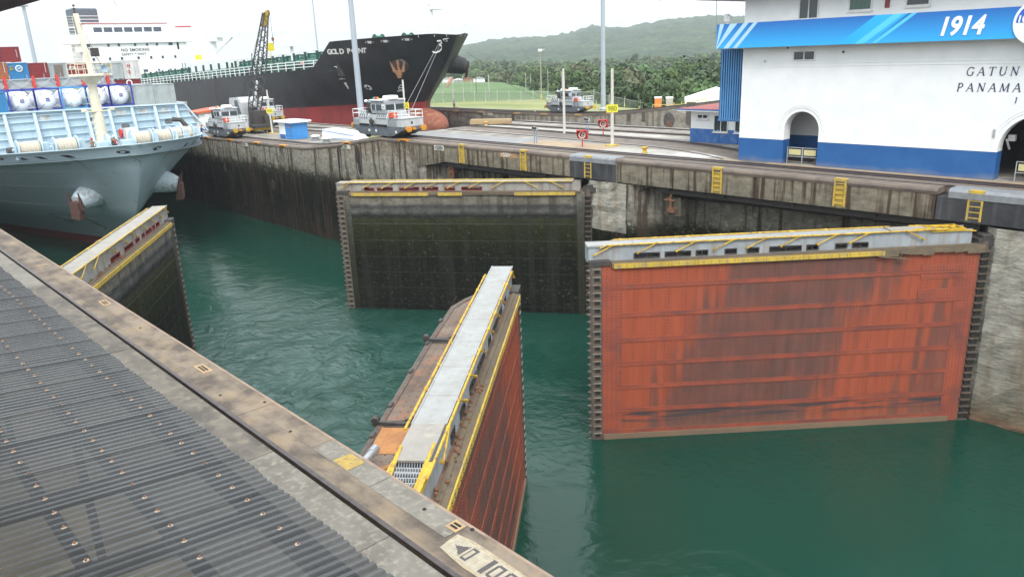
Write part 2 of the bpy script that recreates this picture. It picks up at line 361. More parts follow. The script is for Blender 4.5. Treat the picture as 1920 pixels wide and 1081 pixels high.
# ------------------------------------------------------------------ water
def water_mat():
    m = bpy.data.materials.new('lock_water'); m.use_nodes = True; t = m.node_tree; b = t.nodes['Principled BSDF']
    b.inputs['Roughness'].default_value = .045; b.inputs['IOR'].default_value = 1.333
    ge = N(t, 'ShaderNodeNewGeometry')
    w = N(t, 'ShaderNodeTexNoise'); w.inputs['Scale'].default_value = .07; w.inputs['Detail'].default_value = 3
    lk(t, ge.outputs['Position'], w.inputs['Vector'])
    mi = N(t, 'ShaderNodeMix', data_type='RGBA'); mi.inputs[6].default_value = (.005, .034, .022, 1); mi.inputs[7].default_value = (.008, .048, .033, 1)
    lk(t, w.outputs['Fac'], mi.inputs[0])
    # current: warped ripples, strong near the swinging leaves and calm elsewhere
    w2 = N(t, 'ShaderNodeTexNoise'); w2.inputs['Scale'].default_value = .16; w2.inputs['Detail'].default_value = 2; w2.inputs['Distortion'].default_value = 2.0
    lk(t, ge.outputs['Position'], w2.inputs['Vector'])
    sc = N(t, 'ShaderNodeVectorMath', operation='MULTIPLY_ADD'); sc.inputs[1].default_value = (5, 5, 0)
    lk(t, w2.outputs['Color'], sc.inputs[0]); lk(t, ge.outputs['Position'], sc.inputs[2])
    r1 = N(t, 'ShaderNodeTexNoise'); r1.inputs['Scale'].default_value = .55; r1.inputs['Detail'].default_value = 7; r1.inputs['Roughness'].default_value = .6; r1.inputs['Distortion'].default_value = .6
    lk(t, sc.outputs[0], r1.inputs['Vector'])
    r2 = N(t, 'ShaderNodeTexNoise'); r2.inputs['Scale'].default_value = 3.2; r2.inputs['Detail'].default_value = 4
    mp = N(t, 'ShaderNodeMapping'); mp.inputs['Scale'].default_value = (1, .55, 1); mp.inputs['Rotation'].default_value = (0, 0, .6)
    lk(t, ge.outputs['Position'], mp.inputs['Vector']); lk(t, mp.outputs[0], r2.inputs['Vector'])
    ad = N(t, 'ShaderNodeMath', operation='MULTIPLY_ADD'); ad.inputs[1].default_value = .22
    lk(t, r2.outputs['Fac'], ad.inputs[0]); lk(t, r1.outputs['Fac'], ad.inputs[2])
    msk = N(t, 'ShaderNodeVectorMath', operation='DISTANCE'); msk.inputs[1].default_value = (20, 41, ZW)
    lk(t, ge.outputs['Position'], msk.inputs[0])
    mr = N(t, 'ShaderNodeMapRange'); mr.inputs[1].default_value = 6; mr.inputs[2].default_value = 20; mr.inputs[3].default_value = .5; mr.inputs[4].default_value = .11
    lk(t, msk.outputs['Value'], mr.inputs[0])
    bu = N(t, 'ShaderNodeBump'); bu.inputs['Distance'].default_value = .55
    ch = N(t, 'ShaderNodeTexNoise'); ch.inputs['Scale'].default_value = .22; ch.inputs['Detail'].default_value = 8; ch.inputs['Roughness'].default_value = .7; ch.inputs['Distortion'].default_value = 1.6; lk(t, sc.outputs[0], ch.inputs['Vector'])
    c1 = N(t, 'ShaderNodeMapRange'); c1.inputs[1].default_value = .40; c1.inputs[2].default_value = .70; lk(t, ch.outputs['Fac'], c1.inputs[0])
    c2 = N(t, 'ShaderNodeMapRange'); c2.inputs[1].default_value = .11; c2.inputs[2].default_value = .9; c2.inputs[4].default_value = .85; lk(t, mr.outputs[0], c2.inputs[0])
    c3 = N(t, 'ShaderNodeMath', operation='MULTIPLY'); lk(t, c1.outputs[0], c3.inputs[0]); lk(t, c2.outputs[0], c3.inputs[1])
    mc = N(t, 'ShaderNodeMix', data_type='RGBA'); mc.inputs[7].default_value = (.085, .155, .145, 1); lk(t, c3.outputs[0], mc.inputs[0]); lk(t, mi.outputs[2], mc.inputs[6]); lk(t, mc.outputs[2], b.inputs['Base Color'])  # pale churned water, with the sky's reflection painted into its colour
    lk(t, mr.outputs[0], bu.inputs['Strength']); lk(t, ad.outputs[0], bu.inputs['Height']); lk(t, bu.outputs[0], b.inputs['Normal'])
    return m
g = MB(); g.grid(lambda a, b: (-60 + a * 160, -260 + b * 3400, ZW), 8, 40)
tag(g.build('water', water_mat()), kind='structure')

# ------------------------------------------------------------------ centre lock wall (with deck, slab over the recesses, ladders)
cw = thing('centre_lock_wall', 'long stained concrete wall island between the two lock lanes, carrying rails and the white control building', 'lock wall', (XF, 0, 0))
YS = [-60, 10.2, 61.5, 64, 69.6, 75, 78, 101, 260, 700]
def strip(mb, x0, x1, zfun, ys, dz0, dz1, m=0):
    for a, b in zip(ys, ys[1:]):
        za, zb = zfun(a), zfun(b)
        mb.hexa([(x0, a, za + dz0), (x1, a, za + dz0), (x1, b, zb + dz0), (x0, b, zb + dz0),
                 (x0, a, za + dz1), (x1, a, za + dz1), (x1, b, zb + dz1), (x0, b, zb + dz1)], m)
def zabs(z): return lambda y: z
# core of the wall, with recesses: plan polygon of the face (x offset from XF)
def rough_face(mb, pts, z0, z1f, nz, m=0, amp=.06, seed=3):
    rr = random.Random(seed)
    cols = []
    for (x, y) in pts:
        cols.append([(x + rr.uniform(-amp, amp), y, z0 + (z1f(y) - z0) * j / nz) for j in range(nz + 1)])
    v = [p for c in cols for p in c]
    f = [(i * (nz + 1) + j, (i + 1) * (nz + 1) + j, (i + 1) * (nz + 1) + j + 1, i * (nz + 1) + j + 1) for i in range(len(pts) - 1) for j in range(nz)]
    mb.add(v, f, m)
face = MB()
def dens(pts, step=1.2):
    o = []
    for (a, b), (c, d) in zip(pts, pts[1:]):
        n = max(1, int(math.hypot(c - a, d - b) / step))
        o += [(a + (c - a) * i / n, b + (d - b) * i / n) for i in range(n)]
    return o + [pts[-1]]
def sect(y0, y1, off):   # recess: face set back behind the slab
    return dens([(off, y0), (off, y1)])
# solid lengths
rough_face(face, dens([(.02, 55.6), (.02, 61.5), (.02, 64), (.02, 69.6), (.02, 75), (.02, 78), (.02, 101), (.02, 170)], 1.3), -14, zc, 12, 0, .05, 5)
rough_face(face, dens([(.02, 170), (.02, 700)], 30), -14, zc, 2, 0)
# recess 2 (black leaf) and recess 1 (red leaf): concave backs
rough_face(face, dens([(.05, 55.6), (.05, 54.6), (1.3, 53.2), (2.5, 50.5), (2.7, 44), (2.5, 38.5), (1.5, 36.2), (.9, 35.9), (.15, 35.6)], .8), -14, zabs(-1.62), 12, 0, .05, 6)
rough_face(face, dens([(.05, 32.2), (.3, 31.4), (1.3, 30.3), (2.6, 28.6), (2.9, 20), (2.6, 13.4), (1.6, 11.6), (.9, 11.0)], .8), -14, zabs(-1.62), 12, 0, .05, 8)
face.build('wall_face', wallm, cw)
pr_ = MB()
rough_face(pr_, dens([(.9, 11.0), (.25, 10.75), (.0, 10.3), (.0, 4), (.0, -60)], .6), -14, zabs(-1.62), 22, 0, .09, 9)
rough_face(pr_, dens([(.15, 35.6), (-.02, 35.3), (-.02, 32.2), (.05, 32.2)], .5), -5.0, zabs(-1.62), 8, 0, .09, 10)
rough_face(pr_, dens([(.15, 35.6), (-.02, 35.3), (-.02, 32.2), (.05, 32.2)], .5), -14, zabs(-5.0), 12, 1, .09, 11)
pr_.build('pier', [pierm, wallm], cw)
# slab that bridges the recesses: fascia in bays with joints
fa = MB()
def fascia(y0, y1, z0=-1.55, m=0):
    fa.box(.0, 3.2, y0 + .02, y1 - .02, z0, -.30, m)
for a, b in [(32.9, 28.5), (28.5, 22.8), (22.8, 18.0), (18.0, 13.1), (37.2, 42), (42, 47.3), (47.3, 51.5)]:
    fascia(min(a, b), max(a, b))
fa.hexa([(0, 51.5, -1.55), (3.2, 51.5, -1.55), (3.2, 55.6, -2.3), (0, 55.6, -2.3), (0, 51.5, -.3), (3.2, 51.5, -.3), (3.2, 55.6, -.3), (0, 55.6, -.3)])
fa.hexa([(0.3, 30.2, -1.56), (2.2, 30.2, -1.56), (2.2, 32.3, -2.4), (0.3, 32.3, -2.4), (0.3, 30.2, -1.5), (2.2, 30.2, -1.5), (2.2, 32.3, -1.5), (0.3, 32.3, -1.5)])
fa.box(-.03, 3.2, 32.92, 33.9, -2.2, -.30)
fa.build('slab_fascia', slabm, cw)
ub = MB()   # soffit beams, dark ledge and pipes under the slab
for y in (16, 20.5, 25, 29, 40, 44.5, 49):
    ub.box(.35, 2.9, y, y + .4, -1.85, -1.55)
for y0, y1 in ((11.2, 30), (36.5, 54)):
    ub.box(.5, .75, y0, y1, -2.0, -1.56); ub.tube([(1.6, y0, -2.25), (1.6, y1, -2.35)], .06)
    ub.tube([(2.3, y0, -2.05), (2.3, y1, -2.6)], .08)
    ub.box(1.9, 3, y0, y1, -2.1, -1.95)
ub.build('soffit_beam', dark, cw)
bk = MB()   # machinery bracket hanging in the recess and one in the second recess
bk.box(.6, 1.3, 28.2, 29.4, -3.3, -2.3); bk.box(.5, .6, 28.2, 28.35, -3.3, -2.2); bk.box(.5, .6, 29.0, 29.15, -3.3, -2.2); bk.box(.5, 1.3, 28.2, 29.4, -3.4, -3.3)
bk.build('stone_bracket', slabm, cw)
bk = MB()
bk.tube([(.45, 28.9, -3.2), (.45, 28.9, -2.0)], .09); bk.tube([(.4, 28.6, -2.4), (.4, 29.4, -2.4)], .06); bk.box(.35, .6, 28.6, 29.1, -3.2, -2.9)
bk.tube([(.6, 51.3, -2.9), (.6, 51.3, -1.7)], .12); bk.tube([(.6, 51.7, -2.9), (.6, 51.7, -1.7)], .12); bk.box(.5, .8, 51.1, 51.9, -2.5, -2.3)
bk.build('rusty_bracket', rust, cw)
# black fender panels with grey cap
for y0, y1, nm in ((33.05, 37.2, 0), (4.0, 13.05, 1)):
    p = MB(); p.box(-.06, 3.1, y0, y1, -1.55 if not nm else -1.5, -.38, 0); o = p.build('fender_panel', blackp, cw)
    p = MB(); p.prism([(-.1, -.40), (-.1, -.10), (-.02, .0), (.05, .035), (1.0, .035), (1.0, -.40)], y0, y1 - (.5 if nm else 0), 'y', 0); p.build('panel_cap', steelg, cw)
# rounded coping + brown strip
cp = MB()
def copseg(y0, y1, zf_, bul=0.):
    za, zb = zf_(y0), zf_(y1); prof = [(-.02, -.32), (-.07, -.16), (-.03, -.05), (.08, .0), (1.25, .0), (1.25, -.32)]
    n = len(prof); v = [(x, y0, z + za) for x, z in prof] + [(x, y1, z + zb) for x, z in prof]
    cp.add(v, [tuple(range(n)), tuple(range(n, 2 * n))] + [(i, (i + 1) % n, n + (i + 1) % n, n + i) for i in range(n)])
copseg(13.05, 33.05, zc); copseg(37.2, 61.5, zc)
for a, b in zip(YS[2:], YS[3:]): copseg(a, b, zc)
cp.build('coping', coping, cw)
# deck
dk = MB()
strip(dk, 1.25, 18.3, zc, [-60, 5, 15, 25, 35, 45, 55, 61.5, 64, 69.6, 75, 78, 90, 101, 140, 260, 700], -.6, -.006, 0)
strip(dk, 18.3, 18.32, zc, YS, -12, -.01, 0)
dk.build('deck', conc, cw)
dp = MB()   # painted / patched slabs lying on the deck
def patch(pts, m, z=.0):
    dp.add([(x - XF, y, zc(y) + z) for x, y in pts], [tuple(range(len(pts)))], m)
patch([(42.75, -40), (43.6, -40), (43.6, 27), (42.75, 27)], 1)
patch([(42.7, 27.1), (45.3, 27.1), (45.3, 37), (42.7, 37)], 0, .001)
patch([(42.7, 37.02), (45.8, 37.02), (45.8, 45.5), (42.7, 45.5)], 1, .001)
patch([(42.7, 45.52), (45.9, 45.52), (45.9, 60.5), (42.7, 60.5)], 2, .001)
patch([(51.3, 24), (53.0, 24), (53.0, 60), (51.3, 60)], 0)
patch([(48.2, 38), (50.1, 38), (50.1, 60), (48.2, 60)], 0, .001)
patch([(43.4, 28.2), (44.6, 28.2), (44.7, 31.2), (43.6, 31.0)], 3, .005)
dp.build('slab_patch', [conc2, conc3, M('grey_slab', (.25, .25, .25), (.20, .195, .19), .6, .8, bump=.2), M('white_stain', (.6, .6, .58), (.42, .42, .40), 2, .8)], cw)
gm = M('deck_grass', (.13, .16, .05), (.20, .19, .10), 1.5, .9, bump=.5, bscale=20)
gp_ = MB()
for (x0, x1, y0, y1) in ((44.5, 47.6, 87, 92), (46, 55, 74, 84), (47.2, 49.5, 93, 96.5), (44, 45.2, 93.5, 95.5)):
    n = 14; cx, cy = (x0 + x1) / 2, (y0 + y1) / 2
    gp_.add([(cx - XF + (x1 - x0) / 2 * math.cos(2 * math.pi * i / n) * random.uniform(.75, 1.1), cy + (y1 - y0) / 2 * math.sin(2 * math.pi * i / n) * random.uniform(.75, 1.1), 0) for i in range(n)], [tuple(range(n))])
gp_.v = [(x, y, zc(y) + .012) for x, y, z in gp_.v]
tag(gp_.build('grass_tuft', gm, loc=(XF, 0, 0)), kind='stuff')
# rails on the wall: waterside track, landside track (curving toward the kiosk) and rack
def polyrail(mb, pts, zfun, w=.1, h=.12, m=0, dz=0.):
    for (xa, ya), (xb, yb) in zip(pts, pts[1:]):
        mb.bar((xa - XF, ya, zfun(ya) + h / 2 - .02 + dz), (xb - XF, yb, zfun(yb) + h / 2 - .02 + dz), w, h, m)
def along(f, y0, y1, st=2.5):
    n = int((y1 - y0) / st); return [(f(y0 + (y1 - y0) * i / n), y0 + (y1 - y0) * i / n) for i in range(n + 1)]
rl = MB()
polyrail(rl, along(lambda y: 40.95, -40, 200), zc, .07, .05)
polyrail(rl, along(lambda y: 42.35, -40, 200), zc, .12, .13)
polyrail(rl, along(lambda y: 41.98, -40, 200), zc, .22, .09)
def cv(y):   # second track drifts toward the building on the right
    return 49.6 + 1.6 * (1 / (1 + math.exp(-(y - 44) / 4.0))) - (0 if y > 36 else min(4.3, ((36 - y) / 8.) ** 1.7 * 2.4))
polyrail(rl, along(lambda y: cv(y), 22, 200, 1.5), zc, .13, .14)
polyrail(rl, along(lambda y: cv(y) - .25, 22, 200, 1.5), zc, .16, .08)
polyrail(rl, along(lambda y: 53.6, -20, 200), zc, .13, .14)
polyrail(rl, along(lambda y: 57.0, -20, 200), zc, .13, .13)
polyrail(rl, along(lambda y: cv(y) - 3.3, 27, 200, 1.5), zc, .1, .06)
rl.build('rail', railm, cw)
rb = MB()   # brown strips around the rails
for f_, w_ in ((lambda y: 41.7, .9), (lambda y: cv(y) - 1.4, 2.4), (lambda y: 54.6, 1.1)):
    P = along(f_, 24 if w_ > 2 else -40, 200, 1.5)
    for (xa, ya), (xb, yb) in zip(P, P[1:]):
        rb.add([(xa - w_ / 2 - XF, ya, zc(ya) + .005), (xa + w_ / 2 - XF, ya, zc(ya) + .005), (xb + w_ / 2 - XF, yb, zc(yb) + .005), (xb - w_ / 2 - XF, yb, zc(yb) + .005)], [(0, 1, 2, 3)])
rb.build('track_bed', M('track_bed', (.12, .095, .08), (.19, .155, .125), .5, .85, bump=.3, stretch=(1, .2, 1), c3=(.09, .075, .07), c3scale=1.1), cw)
# yellow ladders in the slab and wall
for y, z0 in ((49.2, -1.5), (41.95, -1.5), (35.5, -1.5), (25.27, -1.5), (17.82, -1.45), (11.36, -1.4)):
    L_ = MB(); w = .33
    L_.box(-.09, .03, y - w, y - w + .09, z0, -.03); L_.box(-.09, .03, y + w - .09, y + w, z0, -.03)
    L_.box(-.10, .22, y - w, y + w, -.10, .045); L_.box(-.012, .0, y - w, y + w, z0, -.08)
    for k in range(5): L_.box(-.075, -.03, y - w + .09, y + w - .09, z0 + .12 + k * .27, z0 + .17 + k * .27)
    L_.build('ladder', yellow2, cw)
# yellow mooring recess rims on the left length
for y in (123, 112, 101.5, 94.5, 87, 80.5, 66.8, 57.3):
    q = MB(); z = zc(y)
    q.box(-.10, .35, y - .75, y + .75, z - .17, z + .012); q.build('recess_rim', orange, cw)
    q = MB(); q.box(-.12, -.09, y - .45, y + .45, z - .16, z - .07); q.build('recess_hole', slotm, cw)
# depth marker tiles
tile = M('tile_white', (.62, .60, .55), (.50, .47, .40), 6, .5, bump=.1)
for y, tx in ((52.2, '\u2039550\u203a'), (67.0, '500'), (90.0, '450')):
    q = MB(); z = zc(y) - .62; q.box(-.05, .02, y - .65, y + .65, z, z + .42); o = q.build('marker_tile', tile, cw)
    text('marker_number', tx.replace('\u2039', '<').replace('\u203a', '>'), .42, dark, cw, (-.06, y + .55, z + .06), (0, -1, 0), (0, 0, 1), .004, .012)
q = MB(); q.box(-.02, .02, 42.7, 44.6, -.66, -.30); o = q.build('marker_tile', M('tile_orange', (.42, .25, .12), (.30, .16, .08), 6, .6), cw); o['label'] = 'rust-stained orange marker tile'
text('marker_number', '<500>', .42, tile, cw, (-.03, 44.45, -.6), (0, -1, 0), (0, 0, 1), .004, .012)
# holes and dark scars in the wall face
hm = M('wall_scar', (.015, .013, .011), (.04, .026, .02), 3, .9, bump=.6)
for (y, z, w, h) in ((65.2, -1.9, .35, .9), (65.0, -3.0, .18, .8), (68.8, -3.4, .09, 1.9), (88, -4.1, .5, .55), (84, -6.6, .4, .6), (97, -5.6, .3, .5)):
    q = MB(); n = 12
    q.add([(-.07, y + w * math.cos(2 * math.pi * i / n) * random.uniform(.8, 1.1), z + h * math.sin(2 * math.pi * i / n) * random.uniform(.85, 1.1)) for i in range(n)]
          + [(.06, y + w * 1.1 * math.cos(2 * math.pi * i / n), z + h * 1.1 * math.sin(2 * math.pi * i / n)) for i in range(n)],
          [tuple(range(n))] + [(i, (i + 1) % n, n + (i + 1) % n, n + i) for i in range(n)])
    q.build('wall_scar', hm, cw)

# ------------------------------------------------------------------ near lock wall
nw = thing('near_lock_wall', 'wide brown-stained concrete wall edge in the foreground with a rail and slot running along it', 'lock wall', (XN, 0, 0))
q = MB()
for a, b in ((-30, 60), (60, 75), (75, 400)):
    pass
def nstrip(x0, x1, z0, z1, y0, y1, mb, m=0):
    ys = [y for y in (-30, 0, 61.5, 75, 400) if y0 < y < y1]; strip(mb, x0, x1, zn, [y0] + ys + [y1], z0, z1, m)
# slab top split into plates with joints; plates: (y0,y1,material)
nstrip(-3.4, -1.12, -.5, -.004, -8, 5.85, q, 0); nstrip(-3.4, -1.12, -.5, -.004, 5.87, 9.0, q, 1); nstrip(-3.4, -1.12, -.5, -.006, 9.02, 12.9, q, 1); nstrip(-3.4, -1.12, -.5, -.004, 12.92, 20.98, q, 2)
nstrip(-3.4, -1.12, -.5, -.004, 21.02, 30, q, 2); nstrip(-3.4, -1.12, -.5, -.004, 30.02, 400, q, 1)
nstrip(-.98, -.55, -.5, -.006, -8, 14.9, q, 0)
nstrip(-.545, -.10, -.5, -.004, 8.35, 10.45, q, 1); nstrip(-.545, -.10, -.5, -.004, 10.47, 12.45, q, 1)
nstrip(-.545, -.10, -.5, -.006, -8, 8.33, q, 0); nstrip(-.545, -.10, -.5, -.006, 12.47, 14.9, q, 0)
nstrip(-.98, -.10, -.5, -.006, 14.92, 22, q, 0); nstrip(-.98, -.10, -.5, -.006, 22.02, 33, q, 0); nstrip(-.98, -.10, -.5, -.002, 33.03, 400, q, 0)
q.build('coping_slab', [nearc, nearg, neard], nw)
q = MB()   # rounded edge
for a, b in ((-8, 61.5), (61.5, 75), (75, 400)):
    za, zb = zn(a), zn(b); prof = [(-.10, -.5), (0, -.5), (.0, -.09), (-.03, -.02), (-.10, -.004)]
    n = len(prof); q.add([(x, a, z + za) for x, z in prof] + [(x, b, z + zb) for x, z in prof], [(i, (i + 1) % n, n + (i + 1) % n, n + i) for i in range(n)])
q.build('edge_beam', M('edge_brown', (.24, .16, .12), (.30, .22, .15), 1.5, .8, bump=.2, c3=(.15, .10, .08), c3scale=2), nw)
q = MB()
for a, b in ((-8, 61.5), (61.5, 75), (75, 400)):
    za, zb = zn(a), zn(b)
    q.bar((-1.095, a, za - .08), (-1.095, b, zb - .08), .08, .02, 1)
    q.bar((-1.02, a, za - .0), (-1.02, b, zb - .0), .075, .05, 0)
    q.bar((-.965, a, za - .02), (-.965, b, zb - .02), .02, .05, 0)
q.build('rail', [railm, slotm], nw)
q = MB()   # face of the near wall (seen from across), with slab underside
nstrip(-.35, -.12, -13, -.5, -8, 6.2, q); nstrip(-.35, -.12, -13, -.5, 10.45, 10.9, q)
nstrip(-3.2, -2.9, -13, -.5, 10.9, 31, q); nstrip(-3.2, -.12, -13, -.5, 32, 35.3, q); nstrip(-3.2, -2.9, -13, -.5, 35.3, 54, q); nstrip(-.35, -.12, -13, -.5, 54, 400, q)
q.build('wall_face', wallm, nw)
q = MB()   # cleat pockets
for y, x, s_ in ((25.96, -.34, .32), (18.07, -.38, .32), (8.46, -.24, .13)):
    q.box(x - .12, x + .12, y - s_, y + s_, -.002, .004, 0)
    q.box(x - .06, x - .015, y - s_ * .62, y + s_ * .62, -.002, .008, 1); q.box(x + .015, x + .06, y - s_ * .62, y + s_ * .62, -.002, .008, 1)
q.build('cleat_pocket', [M('pocket_ochre', (.42, .28, .14), (.30, .20, .12), 5, .8), slotm], nw)
q = MB(); q.box(-.52, -.14, 11.22, 11.72, -.002, .003)
for i in range(5):
    for j in range(6): q.lathe([(.012, .003), (.012, .006)], 6, (-.48 + i * .075, 11.26 + j * .085, 0))
o = q.build('warning_patch', M('ochre_patch', (.42, .29, .06), (.30, .20, .06), 6, .75, bump=.3, c3=(.18, .14, .08), c3scale=14), nw)
q = MB()
for (x, y) in ((-.75, 16.2), (-.4, 22.5), (-.8, 28.2), (-.3, 9.2), (-.12, 8.2), (-.5, 13.4), (-.22, 15.1)):
    q.lathe([(.035, -.002), (.035, .006)], 8, (x, y, 0))
q.build('drill_hole', slotm, nw)
# tile mosaic depth figures
q = MB(); n = 34
def tedge(t, s_): return .0
pts = [(-.76, 8.20), (-.60, 8.24), (-.36, 8.27), (-.30, 7.95), (-.33, 5.4), (-.80, 5.4), (-.79, 6.8), (-.82, 7.6)]
q.add([(x, y, .004) for x, y in pts] + [(x, y, -.003) for x, y in pts], [tuple(range(8))] + [(i, (i + 1) % 8, 8 + (i + 1) % 8, 8 + i) for i in range(8)])
q.build('mosaic_ground', M('mosaic_cream', (.42, .35, .24), (.26, .20, .13), 8, .6, bump=.2), nw)
q = MB()
def cell(x, y, m=0, s_=.0095): q.box(x - s_, x + s_, y - s_, y + s_, .004, .008, m)
def inarrow(x, y):   # triangle pointing upstream
    return 7.86 < y < 8.08 and abs(x + .56) < (8.08 - y) * .55
def inring(x, y, c, hl, hw):
    return abs(x + .56) < hl and abs(y - c) < hw and (abs(x + .56) > hl - .04 or abs(y - c) > hw - .04) and (abs(x + .56) + abs(y - c) * .8 < hl + hw * .8 - .02)
for i in range(17):
    for j in range(118):
        x, y = -.56 + (i - 8) * .0235, 8.20 - j * .0225
        bl = inarrow(x, y) or inring(x, y, 7.74, .155, .075) or (abs(y - 7.34) < .045 and abs(x + .56) < .17) or inring(x, y, 7.15, .155, .085) or inring(x, y, 6.90, .155, .085)
        cell(x, y, 1 if bl else 0)
q.build('mosaic_tile', [M('tile_cream', (.46, .42, .33), (.34, .29, .21), 9, .5), M('tile_dark', (.05, .048, .055), (.08, .07, .07), 9, .45)], nw)

# ground behind the near wall (under the roof)
q = MB(); q.box(-60, 3.15, -60, 400, -.8, -.01)
tag(q.build('pavement', M('yard_concrete', (.22, .185, .14), (.12, .10, .075), .7, .9, bump=.3, c3=(.32, .25, .17), c3scale=1.1)), kind='structure')

# ------------------------------------------------------------------ mitre gates
Lg, ZG, ZBOT = 18.72, -2.36, -14.
def red_mat():
    m = bpy.data.materials.new('gate_red'); m.use_nodes = True; t = m.node_tree; b = t.nodes['Principled BSDF']
    b.inputs['Roughness'].default_value = .55; b.inputs['Specular IOR Level'].default_value = .35
    co = N(t, 'ShaderNodeTexCoord'); sp = N(t, 'ShaderNodeSeparateXYZ')
    # old paint stain: a wide brown-violet field in mid leaf with streaky edges
    mp = N(t, 'ShaderNodeMapping'); mp.inputs['Scale'].default_value = (1, 1, .10); lk(t, co.outputs['Object'], mp.inputs['Vector'])
    n1 = N(t, 'ShaderNodeTexNoise'); n1.inputs['Scale'].default_value = 1.3; n1.inputs['Detail'].default_value = 6; lk(t, mp.outputs[0], n1.inputs['Vector'])
    n2 = N(t, 'ShaderNodeTexNoise'); n2.inputs['Scale'].default_value = .9; n2.inputs['Detail'].default_value = 7; n2.inputs['Roughness'].default_value = .6; lk(t, co.outputs['Object'], n2.inputs['Vector'])
    lk(t, co.outputs['Object'], sp.inputs[0])
    a1 = N(t, 'ShaderNodeMath', operation='MULTIPLY_ADD'); a1.inputs[1].default_value = 7; lk(t, n1.outputs['Fac'], a1.inputs[0]); lk(t, sp.outputs['X'], a1.inputs[2])
    zz = N(t, 'ShaderNodeMath', operation='MULTIPLY_ADD'); zz.inputs[1].default_value = .35; lk(t, sp.outputs['Z'], zz.inputs[0]); lk(t, a1.outputs[0], zz.inputs[2])
    rp = N(t, 'ShaderNodeValToRGB'); e = rp.color_ramp.elements
    stops = [(0, .7), (.13, .8), (.16, .15), (.30, .1), (.32, .35), (.36, 1), (.69, .95), (.73, .2), (.74, .1), (1, .0)]
    while len(e) < len(stops): e.new(.5)
    for i, (p, v) in enumerate(stops): e[i].position = p; e[i].color = (v, v, v, 1)
    mr = N(t, 'ShaderNodeMapRange'); mr.inputs[1].default_value = 0.5; mr.inputs[2].default_value = 21.5; lk(t, zz.outputs[0], mr.inputs[0]); lk(t, mr.outputs[0], rp.inputs['Fac'])
    r2 = N(t, 'ShaderNodeMapRange'); r2.inputs[1].default_value = .40; r2.inputs[2].default_value = .62; lk(t, n2.outputs['Fac'], r2.inputs[0])
    mm = N(t, 'ShaderNodeMath', operation='MULTIPLY'); lk(t, rp.outputs['Color'], mm.inputs[0])
    r3 = N(t, 'ShaderNodeMapRange'); r3.inputs[1].default_value = .3; r3.inputs[2].default_value = .6; r3.inputs[3].default_value = .78; r3.inputs[4].default_value = 1.0
    lk(t, n2.outputs['Fac'], r3.inputs[0]); lk(t, r3.outputs[0], mm.inputs[1])
    mi = N(t, 'ShaderNodeMix', data_type='RGBA'); mi.inputs[6].default_value = (.33, .073, .034, 1); mi.inputs[7].default_value = (.12, .06, .05, 1)
    lk(t, mm.outputs[0], mi.inputs[0])
    mo = N(t, 'ShaderNodeMix', data_type='RGBA', blend_type='MULTIPLY'); mo.inputs[0].default_value = 1
    r4 = N(t, 'ShaderNodeMapRange'); r4.inputs[1].default_value = .3; r4.inputs[2].default_value = .7; r4.inputs[3].default_value = 1.12; r4.inputs[4].default_value = .80
    n4 = N(t, 'ShaderNodeTexNoise'); n4.inputs['Scale'].default_value = 3.; n4.inputs['Detail'].default_value = 8; lk(t, mp.outputs[0], n4.inputs['Vector']); lk(t, n4.outputs['Fac'], r4.inputs[0])
    lk(t, mi.outputs[2], mo.inputs[6]); lk(t, r4.outputs[0], mo.inputs[7])
    # waterline deposits: grey-black smear and ochre foot
    zr = N(t, 'ShaderNodeMath', operation='MULTIPLY_ADD'); zr.inputs[1].default_value = .9; lk(t, n2.outputs['Fac'], zr.inputs[0]); lk(t, sp.outputs['Z'], zr.inputs[2])
    rz = N(t, 'ShaderNodeValToRGB'); e = rz.color_ramp.elements
    st = [(0, 1), (.30, 1), (.36, .45), (.45, .15), (.60, 0)]
    while len(e) < len(st): e.new(.5)
    for i, (p, v) in enumerate(st): e[i].position = p; e[i].color = (v, v, v, 1)
    m5 = N(t, 'ShaderNodeMapRange'); m5.inputs[1].default_value = -11.5; m5.inputs[2].default_value = -8.7; lk(t, zr.outputs[0], m5.inputs[0]); lk(t, m5.outputs[0], rz.inputs['Fac'])
    x5 = N(t, 'ShaderNodeMix', data_type='RGBA'); x5.inputs[7].default_value = (.17, .10, .06, 1); lk(t, rz.outputs['Color'], x5.inputs[0]); lk(t, mo.outputs[2], x5.inputs[6])
    # dark smear between 9.6 and 10.4
    mph = N(t, 'ShaderNodeMapping'); mph.inputs['Scale'].default_value = (.22, 1, 3.2); lk(t, co.outputs['Object'], mph.inputs['Vector'])
    n6 = N(t, 'ShaderNodeTexNoise'); n6.inputs['Scale'].default_value = 1.6; n6.inputs['Detail'].default_value = 7; lk(t, mph.outputs[0], n6.inputs['Vector'])
    rz2 = N(t, 'ShaderNodeValToRGB'); e = rz2.color_ramp.elements
    st = [(0, 0), (.25, .0), (.42, 1), (.62, 1), (.85, 0), (1, 0)]
    while len(e) < len(st): e.new(.5)
    for i, (p, v) in enumerate(st): e[i].position = p; e[i].color = (v, v, v, 1)
    m6 = N(t, 'ShaderNodeMapRange'); m6.inputs[1].default_value = -11.1; m6.inputs[2].default_value = -9.3; lk(t, sp.outputs['Z'], m6.inputs[0]); lk(t, m6.outputs[0], rz2.inputs['Fac'])
    m7 = N(t, 'ShaderNodeMapRange'); m7.inputs[1].default_value = .48; m7.inputs[2].default_value = .56; lk(t, n6.outputs['Fac'], m7.inputs[0])
    mm7 = N(t, 'ShaderNodeMath', operation='MULTIPLY'); lk(t, rz2.outputs['Color'], mm7.inputs[0]); lk(t, m7.outputs[0], mm7.inputs[1])
